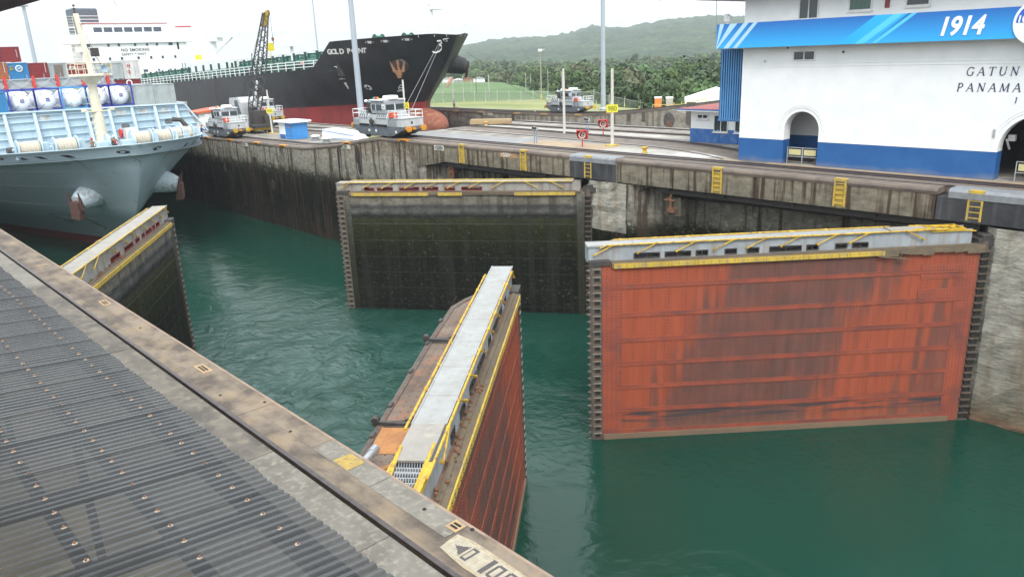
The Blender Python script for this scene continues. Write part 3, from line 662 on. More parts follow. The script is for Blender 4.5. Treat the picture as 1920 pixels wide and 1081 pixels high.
    x6 = N(t, 'ShaderNodeMix', data_type='RGBA'); x6.inputs[7].default_value = (.055, .045, .048, 1); lk(t, mm7.outputs[0], x6.inputs[0]); lk(t, x5.outputs[2], x6.inputs[6])
    lk(t, x6.outputs[2], b.inputs['Base Color'])
    bu = N(t, 'ShaderNodeBump'); bu.inputs['Strength'].default_value = .15; bu.inputs['Distance'].default_value = .03; lk(t, n2.outputs['Fac'], bu.inputs['Height']); lk(t, bu.outputs[0], b.inputs['Normal'])
    return m
redg = red_mat()
redband = M('gate_red_band', (.345, .076, .035), (.23, .055, .034), 1.2, .55, bump=.15, stretch=(.4, 1, 1), c3=(.14, .05, .045), c3scale=.7, streak=(.16, .055, .045), samt=.6, sscale=1.3)
rivm = M('rivet_dark', (.07, .028, .022), (.14, .045, .032), 3, .7, bump=0)
rivg = M('rivet_algae', (.02, .021, .015), (.035, .035, .026), 3, .8, bump=0)
algae = banded('gate_algae', [(-13, (.02, .022, .016)), (-11.2, (.006, .0065, .0055)), (-9.8, (.009, .010, .007)), (-7.5, (.007, .008, .005)), (-6.3, (.012, .014, .005)), (-4.9, (.021, .024, .008)),
    (-4.35, (.034, .036, .018)), (-4.1, (.014, .015, .018)), (-3.75, (.10, .098, .088)), (-3.4, (.055, .055, .058)), (-3.15, (.17, .155, .125)), (-2.3, (.20, .18, .145))],
    (.028, .027, .022), samt=.5, sscale=1.3, jitter=.22, nscale=1.1, bump=.9, c3=(.085, .085, .065))
algband = banded('gate_algae_seam', [(-13, (.014, .015, .012)), (-7, (.026, .029, .017)), (-3.6, (.08, .08, .065)), (-2.3, (.2, .18, .15))], (.03, .03, .02), samt=.4, jitter=.1, nscale=2, bump=.3)
decksteel = M('gate_deck', (.085, .058, .042), (.185, .135, .10), 1.1, .75, bump=.5, bscale=9, c3=(.24, .10, .045), c3scale=1.7, stretch=(1, .6, 1))
deckor = M('gate_deck_orange', (.42, .19, .06), (.30, .13, .05), 2, .8, bump=.3, bscale=12)
sealm = M('seal_steel', (.12, .10, .08), (.06, .05, .042), 4, .7, bump=.4, c3=(.12, .06, .035), c3scale=5)
paleb = M('walkway_blue', (.34, .38, .41), (.25, .275, .29), 1.2, .5, bump=.1, streak=(.24, .17, .12), samt=.5, sscale=3)
palew = M('walkway_plate', (.33, .335, .33), (.27, .27, .255), 1.5, .5, metal=.1, bump=.15, c3=(.26, .25, .22), c3scale=5)
paled = M('walkway_dirty', (.30, .28, .25), (.22, .205, .18), 1.5, .7, bump=.25, c3=(.36, .33, .28), c3scale=3)
dirtyb = M('walkway_side_dirty', (.33, .33, .31), (.24, .22, .19), 1.6, .6, bump=.2, streak=(.15, .10, .07), samt=.6, sscale=3)
maroon = M('maroon_frame', (.28, .03, .03), (.18, .03, .03), 3, .6, bump=.1)
timber = M('fender_timber', (.17, .13, .08), (.095, .072, .05), 1.5, .85, bump=.5, stretch=(.15, 1, 1), c3=(.10, .08, .06), c3scale=4)
holem = M('hole_black', (.012, .011, .010), (.02, .018, .016), 3, .9, bump=0)

def rivet(mb, x, y, z, r=.026, s=1):
    r *= 1.15
    """pyramid head standing proud of the face at y towards -y*s"""
    d = -.018 * s
    mb.add([(x - r, y, z - r), (x + r, y, z - r), (x + r, y, z + r), (x - r, y, z + r), (x, y + d, z)], [(0, 1, 4), (1, 2, 4), (2, 3, 4), (3, 0, 4)])
def rivetz(mb, x, y, z, r=.028):
    mb.add([(x - r, y - r, z), (x + r, y - r, z), (x + r, y + r, z), (x - r, y + r, z), (x, y, z + .018)], [(0, 1, 4), (1, 2, 4), (2, 3, 4), (3, 0, 4)])

def make_gate(hx, hy, near, red, label, grp, rng, ang):
    """local frame: x along the leaf from hinge to mitre end, downstream face at y=0, leaf body towards y=s*2.4"""
    s = 1 if near else -1
    if near: rz = math.atan2(math.cos(ang), math.sin(ang))
    else: rz = math.atan2(math.cos(ang), -math.sin(ang))
    rr = random.Random(rng)
    g = thing('lock_gate', label, 'lock gate', (hx, hy, 0), rz, grp)
    Y = lambda v: v * s
    # body
    b = MB()
    plan = [(.35, 0.0), (Lg - .55, 0.0), (Lg - .35, .5), (Lg - .75, 1.42), (17.1, 1.95), (16.1, 2.3), (12, 2.42), (4, 2.42), (.8, 2.3), (.35, 1.6)]
    b.prism([(x, Y(y)) for x, y in plan], ZBOT, ZG - .03, 'z')
    b.build('leaf_body', redg if red else algae, g)
    # seams: horizontal lap bands and vertical butt straps
    sb = MB(); rv = MB()
    zs = [-3.55, -4.95, -6.2, -7.42, -8.62, -9.85, -11.0] if red else [-4.7, -5.95, -7.2, -8.4, -9.6, -10.9]
    if red:
        for i, z in enumerate(zs):
            sb.box(1.0 + .06 * (i % 3), Lg - 1.05, Y(-.02), Y(.004), z - .11, z + .11)
            sb.box(1.0 + .06 * (i % 3), Lg - 1.05, Y(-.03), Y(.004), z - .11, z - .085)
        for x0, x1, zt, zb in ((Lg - 1.5, Lg - .56, ZG - .2, -11.6), (.45, 1.3, ZG - .1, -11.6), (2.9, 2.98, ZG - .1, -5.0)):
            sb.box(x0, x1, Y(-.012), Y(.004), zb, zt)
        sb.box(.9, 3.1, Y(-.03), Y(.004), -3.9, -3.2); sb.box(.9, 3.15, Y(-.03), Y(.004), -5.0, -4.4)
        st = .145
        for z in zs:
            n = int((Lg - 2.2) / st)
            for k in range(n):
                for dz in (-.07, .07): rivet(rv, 1.1 + k * st + (0 if dz < 0 else st / 2), Y(-.03), z + dz, .021, s)
        cols = []
        x = 1.9
        while x < Lg - 1.6:
            cols.append((x, len(cols) % 3 == 1)); x += .82
        for x, dbl in cols:
            z = ZG - .35
            while z > -11.2:
                if not any(abs(z - q) < .16 for q in zs):
                    rivet(rv, x, Y(0), z, .021, s)
                    if dbl: rivet(rv, x + .16, Y(0), z, .021, s)
                z -= .16
        for x0, n, d in ((Lg - 1.45, 4, .22), (.5, 5, .17), (9.9, 3, .14)):
            for k in range(n):
                z = ZG - .3
                while z > -11.3: rivet(rv, x0 + k * d, Y(-.012), z, .02, s); z -= .15
        for zz0 in (-3.85, -4.95):
            for k in range(15):
                for j in range(4): rivet(rv, 1.0 + k * .145, Y(-.03), zz0 + .06 + j * .14, .02, s)
        for x0, za, zb in ((10.4, -4, -4.9), (11.3, -5.1, -6.1), (10.9, -6.3, -7.3), (11.5, -7.5, -8.5), (11.1, -8.7, -9.7)):
            z = za
            while z > zb:
                for k in range(5): rivet(rv, x0 + k * .13, Y(0), z, .019, s)
                z -= .13
    else:
        for i, z in enumerate(zs): sb.box(1.1, Lg - 1.1, Y(-.02), Y(.004), z - .022, z + .022)
        for x0, x1 in ((Lg - 1.0, Lg - .56), (.4, .9)): sb.box(x0, x1, Y(-.015), Y(.004), -13, ZG - .2)
        x = 1.9
        while x < Lg - 1.2:
            z = ZG - 1.6
            while z > -11.4: rivet(rv, x, Y(0), z, .018, s); z -= .2
            x += .83
        for x0 in (Lg - .9, Lg - .7, .5, .75):
            z = ZG - .3
            while z > -11.6: rivet(rv, x0, Y(-.015), z, .03, s); z -= .2
    sb.add(rv.v, rv.f, 1); sb.build('seam_band', [redband if red else algband, rivm if red else rivg], g)
    if red:
        ft = MB(); ft.box(.9, Lg - .6, Y(-.10), Y(.004), -11.6, -11.08); ft.build('foot_beam', M('gate_foot', (.20, .125, .075), (.14, .10, .07), 1.5, .8, bump=.4, stretch=(.3, 1, 1)), g)
    # mitre post with pocket row and outer seal teeth
    mt = MB(); mt.box(Lg - .55, Lg - .02, Y(-.05), Y(.55), -13, ZG - .1, 0)
    z = ZG - .25
    while z > -11.7:
        mt.box(Lg - .45, Lg - .2, Y(-.056), Y(-.045), z - .24, z - .05, 1)
        mt.box(Lg - .50, Lg - .12, Y(-.085), Y(-.045), z - .045, z, 2)
        z -= .38
    z = ZG - .25
    while z > -11.7:
        mt.add([(Lg - .03, Y(.05), z), (Lg + .17, Y(.10), z - .08), (Lg - .03, Y(.05), z - .16), (Lg - .03, Y(.15), z - .08)], [(0, 1, 2), (0, 3, 1), (1, 3, 2), (0, 2, 3)], 2)
        z -= .36
    mt.build('mitre_post', [sealm, holem, M('seal_edge', (.30, .27, .23), (.16, .13, .10), 5, .6)], g)
    hp = MB(); hp.tube([(.12, Y(.35), -13), (.12, Y(.35), ZG + .15)], .33, 12, 0)
    z = ZG - .3
    while z > -11.7:
        hp.box(-.12, .36, Y(-.09), Y(.05), z - .06, z, 0); hp.box(-.05, .28, Y(-.03), Y(.0), z - .3, z - .06, 1); z -= .36
    hp.build('quoin_post', [sealm, holem], g)
    hb = MB(); hb.box(-.6, .5, Y(.05), Y(1.0), ZG - .1, ZG + .25); hb.tube([(.0, Y(.5), ZG + .2), (-1.1, Y(1.0), ZG + .25)], .09, 8); hb.tube([(.0, Y(.5), ZG + .1), (-1.2, Y(.1), ZG + .2)], .09, 8)
    hb.cbox(-.25, .25, Y(.4) - .3, Y(.4) + .3, ZG + .2, ZG + .45, .05); hb.build('hinge_anchor', dark, g)
    cpb = MB(); cpb.box(Lg - .95, Lg + .02, Y(-.09), Y(.7), ZG - .12, ZG + .10); cpb.build('post_cap', dark, g)
    # deck
    d = MB(); d.prism([(x, Y(y)) for x, y in [(.5, .0), (Lg - .3, .0), (Lg - .4, .6), (Lg - .7, 1.45), (17.1, 1.98), (16.1, 2.33), (12, 2.46), (4, 2.46), (.8, 2.3), (.5, 1.6)]], ZG - .028, ZG, 'z')
    d.prism([(x, Y(y)) for x, y in [(Lg - .7, 1.48), (17.1, 2.02), (16.1, 2.38), (12, 2.50), (4, 2.50), (4, 2.36), (12, 2.32), (16.0, 2.2), (16.95, 1.85), (Lg - .75, 1.3)]], ZG + .001, ZG + .03, 'z', 1)
    rvd = MB()
    x = 1.2
    while x < 17.6:
        v = 1.2
        while v < 2.25 and (x < 16 or v < 2.25 - (x - 16) * .45):
            rivetz(rvd, x, Y(v), ZG + .002, .024); v += .22
        x += .34
    for k in range(70): rivetz(rvd, 1.5 + k * .23, Y(2.4), ZG + .03, .022)
    d.add(rvd.v, rvd.f, 2); d.build('deck_plate', [decksteel, sealm, rivm], g)
    for x in (3.2, 5.4, 7.2, 9.6, 12.0, 14.3):
        q = MB(); q.cbox(x, x + .28, min(Y(2.38), Y(2.52)), max(Y(2.38), Y(2.52)), ZG, ZG + .09, .02); q.build('edge_lug', dark, g)
    for x in (6.2, 12.4):    # dark gusset plates reaching over the deck
        q = MB(); P = [(x, .9, .55), (x, 1.3, .33), (x + .02, 1.8, .13), (x - .05, 2.2, .12), (x - .1, 2.62, .14), (x - .1, 2.62, .0), (x, .9, .0)]
        n = len(P); q.add([(a, Y(b_), ZG + c) for a, b_, c in P] + [(a + .05, Y(b_), ZG + c) for a, b_, c in P], [tuple(range(n)), tuple(range(n, 2 * n))] + [(i, (i + 1) % n, n + (i + 1) % n, n + i) for i in range(n)])
        q.box(x - .16, x + .18, min(Y(.9), Y(2.3)), max(Y(.9), Y(2.3)), ZG + .003, ZG + .02)
        q.tube([(x - .12, Y(2.55), ZG + .15), (x + .1, Y(2.55), ZG + .15)], .1, 10)
        q.build('gusset_bracket', dark, g)
    if near:
        q = MB(); n = 14; q.add([(3.0 + 1.25 * math.cos(math.pi * i / n) , Y(1.25 + .95 * math.sin(math.pi * i / n)), ZG + .012) for i in range(n + 1)], [tuple(range(n + 1))])
        q.build('orange_plate', deckor, g)
        q = MB()
        for i in range(9):
            for j in range(5):
                x, v = 2.0 + i * .24, 1.3 + j * .17
                if (x - 3) ** 2 / 1.3 + (v - 1.25) ** 2 / .8 < 1: rivetz(q, x, Y(v), ZG + .013, .024)
        q.build('plate_rivets', rivm, g, weld=False)
        q = MB(); q.lathe([(.22, 0), (.24, .04), (.10, .07)], 14, (11.6, Y(1.55), ZG + .002)); q.build('hatch_lid', sealm, g)
        q = MB(); q.add([(5.9, Y(1.2), ZG + .01), (6.05, Y(1.2), ZG + .01), (6.1, Y(2.35), ZG + .01), (4.6, Y(2.3), ZG + .01), (4.7, Y(1.2), ZG + .01)], [(0, 1, 2, 3, 4)]); q.build('rust_patch', deckor, g)
    # timber fender and yellow facing
    fx0 = .9 if not (red and not near) else .25
    q = MB(); q.box(fx0, Lg - 1.0, Y(-.14), Y(.02), ZG - .20, ZG + .02)
    q.box(fx0, Lg - 1.0, Y(.02), Y(.16), ZG, ZG + .06)
    q.build('fender_timber', timber, g)
    spans = [(.9, Lg - 1.05)] if near else ([(5.0, Lg - 1.08)] if red else [(1.0, 5.3), (9.1, 10.9), (11.6, Lg - 1.2)])
    for a, b_ in spans:
        q = MB(); x = a
        while x < b_ - .05:
            e = min(x + rr.uniform(1.1, 2.3), b_)
            q.box(x + .008, e - .008, Y(-.185 - rr.uniform(0, .012)), Y(-.14), ZG - .24, ZG - .02, 0)
            k = x + .15
            while k < e - .1:
                for dz in (-.17, -.08): q.box(k - .018, k + .018, Y(-.205), Y(-.18), ZG + dz - .012, ZG + dz + .012, 1)
                k += .36
            x = e
        q.build('yellow_facing', [yellow2, dark], g)
    if red and not near:   # splintered timber near the hinge and a hanging board
        q = MB(); x = .3
        while x < 5.0:
            e = x + rr.uniform(.3, .8); z0 = ZG - .2 - rr.uniform(0, .14)
            q.hexa([(x, Y(-.19), z0), (e, Y(-.19), z0 + rr.uniform(-.05, .05)), (e, Y(-.12), z0), (x, Y(-.12), z0), (x, Y(-.17), ZG + .02), (e, Y(-.17), ZG + .02), (e, Y(-.1), ZG + .02), (x, Y(-.1), ZG + .02)]); x = e
        q.bar((5.3, Y(-.22), ZG - .28), (3.9, Y(-.3), ZG - .42), .05, .04); q.bar((4.3, Y(-.25), ZG - .4), (4.25, Y(-.22), ZG + .0), .03, .03)
        q.build('splintered_timber', timber, g)
    # walkway: two side girders, top plates, handrails folded down
    zt, zb_ = -1.46, ZG + .0
    w0, w1 = .28, 1.02
    ws, we = 2.9, Lg + .08
    if not near and red: zt = -1.60
    if not near and not red: zt = -1.70
    dirty = not red
    sidem = dirtyb if dirty else paleb
    def ztop(x): return zt if x > 4 else zt - .0
    for v in (w0, w1):
        q = MB(); t_ = .03
        A, B = min(Y(v), Y(v + t_)), max(Y(v), Y(v + t_))
        # girder with rectangular openings: build as strips
        op = []; x = 1.35 if not red else 2.3
        wins = []
        x = Lg - 2.1
        while x > (5.5 if red else 7.6):
            L_ = rr.choice([.55, .75, 1.2, 1.5]); wins.append((x - L_, x)); x -= L_ + rr.choice([.25, .5, .8])
        wins = sorted(wins); oz0, oz1 = ZG + .08, ZG + .32
        cur = .7
        q.box(.7, we, A, B, oz1, zt - .03); q.box(.7, we, A, B, ZG, oz0)
        for a, b_ in wins:
            q.box(cur, a, A, B, oz0, oz1); cur = b_
        q.box(cur, we, A, B, oz0, oz1)
        q.build('side_girder', sidem, g)
        for a, b_ in wins:
            fr_ = MB()
            for (p0, p1, z0, z1) in ((a, b_, oz0 - .02, oz0 + .03), (a, b_, oz1 - .03, oz1 + .02), (a - .02, a + .03, oz0, oz1), (b_ - .03, b_ + .02, oz0, oz1)):
                fr_.box(p0, p1, A - .02, B + .02, z0, z1)
            if rr.random() < .5: fr_.box((a + b_) / 2 - .02, (a + b_) / 2 + .02, A - .005, B + .005, oz0, oz1)
            fr_.build('opening_frame', maroon if dirty else dark, g)
    q = MB()
    for x in [w * 1.4 + 1 for w in range(13)]: q.box(x, x + .06, min(Y(w0 + .03), Y(w1)), max(Y(w0 + .03), Y(w1)), ZG + .3, zt - .06)
    q.box(Lg - .0, we, min(Y(w0), Y(w1)), max(Y(w0), Y(w1)), ZG, zt - .05)
    q.build('cross_frame', sidem, g)
    xs_ = [4.55, 6.2, 8.1, 10.1, 12.2, 14.3, 16.6, we] if red else [1.2, 3.3, 5.8, 8.3, 10.8, 13.3, 16, we]
    q = MB()
    for a, b_ in zip(xs_, xs_[1:]):
        q.box(a + .008, b_ - .008, min(Y(w0 - .05), Y(w1 + .08)), max(Y(w0 - .05), Y(w1 + .08)), zt - .03, zt)
    q.box(xs_[0], we, min(Y(w0 - .06), Y(w0 - .02)), max(Y(w0 - .06), Y(w0 - .02)), zt - .07, zt + .02)
    q.box(xs_[0], we, min(Y(w1 + .05), Y(w1 + .09)), max(Y(w1 + .05), Y(w1 + .09)), zt - .07, zt + .02)
    q.build('walk_plate', palew if red else paled, g)
    if red:
        q = MB(); q.box(2.75, 4.5, min(Y(w0 - .02), Y(w1 + .06)), max(Y(w0 - .02), Y(w1 + .06)), zt - .02, zt + .035); o = q.build('end_plate', paled, g)
        q = MB()
        for k in range(9):
            x0 = 1.0 + k * .19
            q.box(x0, x0 + .025, min(Y(w0), Y(w1)), max(Y(w0), Y(w1)), zt - .16 + .01 * k, zt - .10 + .01 * k)
            for j in range(12):
                v = w0 + .03 + j * .06; q.bar((x0 + .02, Y(v), zt - .11 + .01 * k), (x0 + .19, Y(v + .03), zt - .10 + .01 * k), .012, .03)
        q.build('grating', galv, g)
        q = MB()
        for k in range(5):
            v0 = (w0, w1)[k % 2]
            q.tube([(.6 + .1 * k, Y(v0 + .1 * (k % 3 - 1)), zt - .12 + .02 * k), (2.9 + .15 * k, Y(v0 + .03), zt + .06)], .035, 6)
        q.box(1.1, 2.7, min(Y(w0 - .1), Y(w0)), max(Y(w0 - .1), Y(w0)), zt - .1, zt + .04); q.box(1.1, 2.7, min(Y(w1), Y(w1 + .08)), max(Y(w1), Y(w1 + .08)), zt - .1, zt + .04)
        if not near:
            for k in range(5): q.box(1.0 + k * .36, 1.12 + k * .36, min(Y(w0), Y(w1)), max(Y(w0), Y(w1)), zt - .05, zt + .0)
        q.build('end_rail', yellow, g)
    if near:
        q = MB(); rr2 = random.Random(4)
        q.add([(4.9 + rr2.uniform(-.1, .1), Y(.3), ZG + .006)], [])
        for k in range(60):
            x, v = rr2.uniform(1, 9), rr2.uniform(.0, .25); r_ = rr2.uniform(.015, .05)
            q.cbox(x - r_, x + r_, Y(v) - r_, Y(v) + r_, ZG + .05, ZG + .05 + r_ * 1.5, r_ * .4)
        q.build('rubble', rust, g)['kind'] = 'stuff'
    # handrails: long pipe along both edges with hinged stanchions folded back
    for v, sg in ((w0 - .13, -1), (w1 + .16, 1)):
        q = MB(); rail_z = zt + .03
        x0, x1 = (4.2, Lg - 1.0) if (red and sg > 0) else ((2.0 if red else 1.2), Lg - .5)
        q.tube([(x0, Y(v), rail_z), ((x0 + x1) / 2, Y(v), rail_z + .01), (x1 - .3, Y(v), rail_z), (x1, Y(v - .0), rail_z - .12)], .036, 8)
        q.build('handrail', yellow if red else yellow2, g)
        k = 0; x = x1 - .6
        while x > x0 + .8:
            q = MB()
            if sg < 0:
                dirn = -1 if x > Lg * .28 else 1
                if not red: dirn = 1 if x > Lg * .5 else -1
                dirn = (1 if x > 5.5 else -1)
                q.tube([(x, Y(v - .02), rail_z), (x + .85 * dirn, Y(v - .03), rail_z - .42)], .03, 6)
                q.lathe([(.05, -.05), (.06, -.02), (.06, .02), (.05, .05)], 8, (x, Y(v), rail_z), 'x')
                q.lathe([(.05, -.05), (.055, .05)], 8, (x + .85 * dirn, Y(v - .0), rail_z - .42), 'y')
            else:
                q.lathe([(.045, -.08), (.055, -.02), (.055, .02), (.045, .08)], 8, (x, Y(v), rail_z), 'x'); q.tube([(x, Y(v), rail_z), (x - .1, Y(w1 + .05), rail_z - .05)], .028, 6)
            q.build('stanchion', yellow if red else yellow2, g)
            x -= rr.uniform(1.5, 2.0)
    q = MB()
    if red:
        for k, x in enumerate((15.8, 12.1, 8.3)): q.box(x, x + .5, min(Y(w0 - .06), Y(w0 - .02)), max(Y(w0 - .06), Y(w0 - .02)), zt + .021, zt + .03)
        q.build('toe_mark', yellow2, g)
    return g
GL = (('f', 39.86, 10.49, .8582, True), ('n', 6.81, 10.49, .8659, True), ('f', 39.86, 35.2, .628, False), ('n', 6.81, 35.11, .5805, False))
g1 = make_gate(39.86, 10.49, False, True, 'broad orange-red riveted gate leaf seen face on, hung on the pale concrete pier', 'mitre gate leaves of the lock', 11, .8582)
g2 = make_gate(6.81, 10.49, True, True, 'red gate leaf running away from the foreground wall with white walkway and rusty deck', 'mitre gate leaves of the lock', 12, .8659)
g3 = make_gate(39.86, 35.2, False, False, 'algae-black gate leaf seen face on across the water, with dirty walkway and yellow strips', 'mitre gate leaves of the lock', 13, .628)
g4 = make_gate(6.81, 35.11, True, False, 'algae-stained gate leaf jutting from the near wall in front of the grey ship bow', 'mitre gate leaves of the lock', 14, .5805)
# operating strut of the near red leaf
q = MB(); q.tube([(5.4, 12.0, -1.35), (8.6, 14.6, -1.95)], .095, 14); q.tube([(8.5, 14.52, -1.93), (8.75, 14.72, -1.98)], .12, 12)
tag(q.build('gate_strut', M('silver_strut', (.55, .56, .57), (.42, .42, .43), 3, .3, metal=.6, bump=.05)), 'silver operating strut reaching from under the foreground wall to the rusty gate deck', 'gate strut')

# ------------------------------------------------------------------ control building
def bmat():
    m = bpy.data.materials.new('building_paint'); m.use_nodes = True; t = m.node_tree; b = t.nodes['Principled BSDF']
    b.inputs['Roughness'].default_value = .65
    ge = N(t, 'ShaderNodeNewGeometry'); sp = N(t, 'ShaderNodeSeparateXYZ'); lk(t, ge.outputs['Position'], sp.inputs[0])
    gt = N(t, 'ShaderNodeMath', operation='GREATER_THAN'); gt.inputs[1].default_value = 1.40; lk(t, sp.outputs['Z'], gt.inputs[0])
    n1 = N(t, 'ShaderNodeTexNoise'); n1.inputs['Scale'].default_value = 1.1; n1.inputs['Detail'].default_value = 8; lk(t, ge.outputs['Position'], n1.inputs['Vector'])
    r1 = N(t, 'ShaderNodeMapRange'); r1.inputs[1].default_value = .35; r1.inputs[2].default_value = .7; lk(t, n1.outputs['Fac'], r1.inputs[0])
    def mixc(a, b_, fac):
        x = N(t, 'ShaderNodeMix', data_type='RGBA')
        for i, q in ((6, a), (7, b_)):
            if isinstance(q, tuple): x.inputs[i].default_value = (*q, 1)
            else: lk(t, q, x.inputs[i])
        lk(t, fac, x.inputs[0]); return x.outputs[2]
    bl = mixc((.010, .085, .27), (.016, .105, .30), r1.outputs[0])
    # dust splash low on the dado and scuffs
    n2 = N(t, 'ShaderNodeTexNoise'); n2.inputs['Scale'].default_value = .55; n2.inputs['Detail'].default_value = 6; lk(t, ge.outputs['Position'], n2.inputs['Vector'])
    a2 = N(t, 'ShaderNodeMath', operation='MULTIPLY_ADD'); a2.inputs[1].default_value = -1.3; lk(t, sp.outputs['Z'], a2.inputs[0]); lk(t, n2.outputs['Fac'], a2.inputs[2])
    r2 = N(t, 'ShaderNodeMapRange'); r2.inputs[1].default_value = .12; r2.inputs[2].default_value = .6; r2.inputs[4].default_value = .55; lk(t, a2.outputs[0], r2.inputs[0])
    bl = mixc(bl, (.22, .22, .22), r2.outputs[0])
    wh = mixc((.80, .81, .81), (.73, .75, .75), r1.outputs[0])
    # hairline plaster joints
    lk(t, mixc(bl, wh, gt.outputs[0]), b.inputs['Base Color'])
    bu = N(t, 'ShaderNodeBump'); bu.inputs['Strength'].default_value = .12; bu.inputs['Distance'].default_value = .03
    n3 = N(t, 'ShaderNodeTexNoise'); n3.inputs['Scale'].default_value = 5; n3.inputs['Detail'].default_value = 8; lk(t, ge.outputs['Position'], n3.inputs['Vector'])
    lk(t, n3.outputs['Fac'], bu.inputs['Height']); lk(t, bu.outputs[0], b.inputs['Normal'])
    return m
bp = bmat()
FX = 43.7
cb = thing('control_building', 'white control building with blue base, arched openings and bright blue 1914 banner', 'building', (FX, 12, 0))
def T0(x, y, z=0): return Matrix.Translation((-x, -y, -z))
def BM(): q = MB(); q.T = T0(FX, 12); return q
def archpts(y0, y1, zs, n=16):
    c, r_ = (y0 + y1) / 2, (y1 - y0) / 2
    return [(c + r_ * math.cos(math.pi * i / n), zs + r_ * math.sin(math.pi * i / n)) for i in range(n + 1)]
A1 = (20.98, 23.12, 2.02); A2 = (8.5, 11.75, 1.58)
q = BM()
poly = [(26.1, 0)] + [(A1[1], 0)] + archpts(*A1) + [(A1[0], 0), (A2[1], 0)] + archpts(*A2) + [(A2[0], 0), (-14, 0), (-14, 12.2), (26.1, 12.2)]
q.prism(poly, FX, FX + .75, 'x')
q.box(FX + .75, 51, 26.1 - .4, 26.1, 0, 12.2); q.box(FX + .75, 51, -14, -13.6, 0, 12.2); q.box(50.6, 51, -13.6, 25.7, 0, 12.2)
q.build('wall', bp, cb)
q = BM(); q.box(46.4, 46.7, 19.2, 25.7, 0, 4); q.box(FX + .75, 46.4, 19.2, 19.5, 0, 4); q.box(46.35, 46.40, 21.9, 22.0, 0, 4); q.box(46.3, 46.4, 20.4, 21.6, .9, 1.0)
q.box(FX + .75, 50.6, -13.6, 25.7, 4.0, 4.3); q.build('inner_wall', bp, cb)
q = BM(); q.box(48.5, 48.8, 2, 19.2, 0, 4); q.box(FX + .75, 48.8, 1.8, 2, 0, 4); q.build('inner_wall', M('dark_interior', (.05, .05, .055), (.03, .03, .035), 1, .8), cb)
q = BM(); q.box(46.0, 47.6, 9.0, 11.2, 1.25, 1.7); q.box(46.1, 46.2, 9.1, 9.2, 0, 1.25); q.box(46.1, 46.2, 11.0, 11.1, 0, 1.25); q.build('workbench', M('old_wood', (.16, .09, .05)), cb)
for (a0, a1, zs) in (A1, A2):   # arch mouldings
    q = BM(); c, r0 = (a0 + a1) / 2, (a1 - a0) / 2
    for rr_, w_ in ((.22, .03), (.34, .02)):
        n = 24
        for i in range(n):
            t0, t1 = math.pi * i / n, math.pi * (i + 1) / n
            P = lambda t_, r_: (c + r_ * math.cos(t_), zs + r_ * math.sin(t_))
            p = [P(t0, r0 + rr_), P(t1, r0 + rr_), P(t1, r0 + rr_ + w_), P(t0, r0 + rr_ + w_)]
            q.prism(p, FX - .03, FX + .01, 'x')
    q.build('arch_moulding', whitewall, cb)
q = BM()
for z in (5.62, 5.78): q.box(FX - .02, FX + .01, -13.9, 26.12, z, z + .025)
q.box(FX - .014, FX + .01, A1[1] + .01, 26.11, 1.39, 1.41); q.box(FX - .014, FX + .01, A2[1] + .01, A1[0] - .01, 1.39, 1.41)
q.build('string_course', whitewall, cb)
# banner band
q = BM(); q.box(42.98, 46.5, -14, 27.48, 6.72, 8.12); q.build('canopy_box', M('canopy_underside', (.52, .53, .53), (.44, .45, .45), .8, .7), cb)
def bannermat():
    m = bpy.data.materials.new('banner_print'); m.use_nodes = True; t = m.node_tree; b = t.nodes['Principled BSDF']; b.inputs['Roughness'].default_value = .35
    ge = N(t, 'ShaderNodeNewGeometry'); sp = N(t, 'ShaderNodeSeparateXYZ'); lk(t, ge.outputs['Position'], sp.inputs[0])
    mr = N(t, 'ShaderNodeMapRange'); mr.inputs[1].default_value = 6.75; mr.inputs[2].default_value = 8.15; lk(t, sp.outputs['Z'], mr.inputs[0])
    rp = N(t, 'ShaderNodeValToRGB'); rp.color_ramp.elements[0].color = (.03, .40, .84, 1); rp.color_ramp.elements[1].color = (.012, .13, .46, 1); lk(t, mr.outputs[0], rp.inputs['Fac'])
    lk(t, rp.outputs['Color'], b.inputs['Base Color']); return m
bn = bannermat()
ban = BM(); ban.box(42.92, 42.98, -14, 27.5, 6.76, 8.16); ban.box(42.98, 46.4, 27.48, 27.53, 6.76, 8.16)
bo = ban.build('banner', bn, cb)
def stripe(y0, w_, sh, m, dep, y1lim=27.5):
    q = BM(); z0, z1 = 6.762, 8.158; X = 42.92 - dep
    cl = lambda y: min(y, y1lim)
    q.add([(X, cl(y0), z0), (X, cl(y0 - w_), z0), (X, cl(y0 - w_ - sh), z1), (X, cl(y0 - sh), z1)], [(0, 1, 2, 3)]); return q.build('banner_stripe', m, cb)
cyan = M('print_cyan', (.02, .42, .85), (.02, .38, .80), .5, .35, bump=0); cyan2 = M('print_cyan_light', (.10, .58, .90), (.08, .52, .86), .5, .35, bump=0)
pale = M('print_pale', (.42, .66, .88), (.36, .60, .84), .5, .35, bump=0)
stripe(19.9, 1.6, 1.9, cyan, .003); stripe(19.0, .5, 1.9, cyan2, .006); stripe(18.1, .25, 1.9, cyan2, .006)
stripe(27.9, .5, 1.3, pale, .003); stripe(27.0, .35, 1.3, pale, .003); stripe(26.35, .28, 1.3, pale, .003); stripe(28.6, .3, 1.3, pale, .004)
q = BM(); n = 8   # top edge trim
wtxt = M('print_white', (.86, .86, .86), (.82, .83, .83), 2, .4, bump=0)
text('banner_number', '1914', 1.20, wtxt, cb, (42.9 - FX, 14.92 - 12, 7.03), (0, -1, 0), (0, 0, 1), .008, .035, .22, .98, xs=.86)
q = BM(); C0 = (10.62, 7.45); n = 40; r_ = 1.02
q.prism([(C0[0] + r_ * math.cos(2 * math.pi * i / n), C0[1] + r_ * math.sin(2 * math.pi * i / n)) for i in range(n)], 42.85, 42.915, 'x')
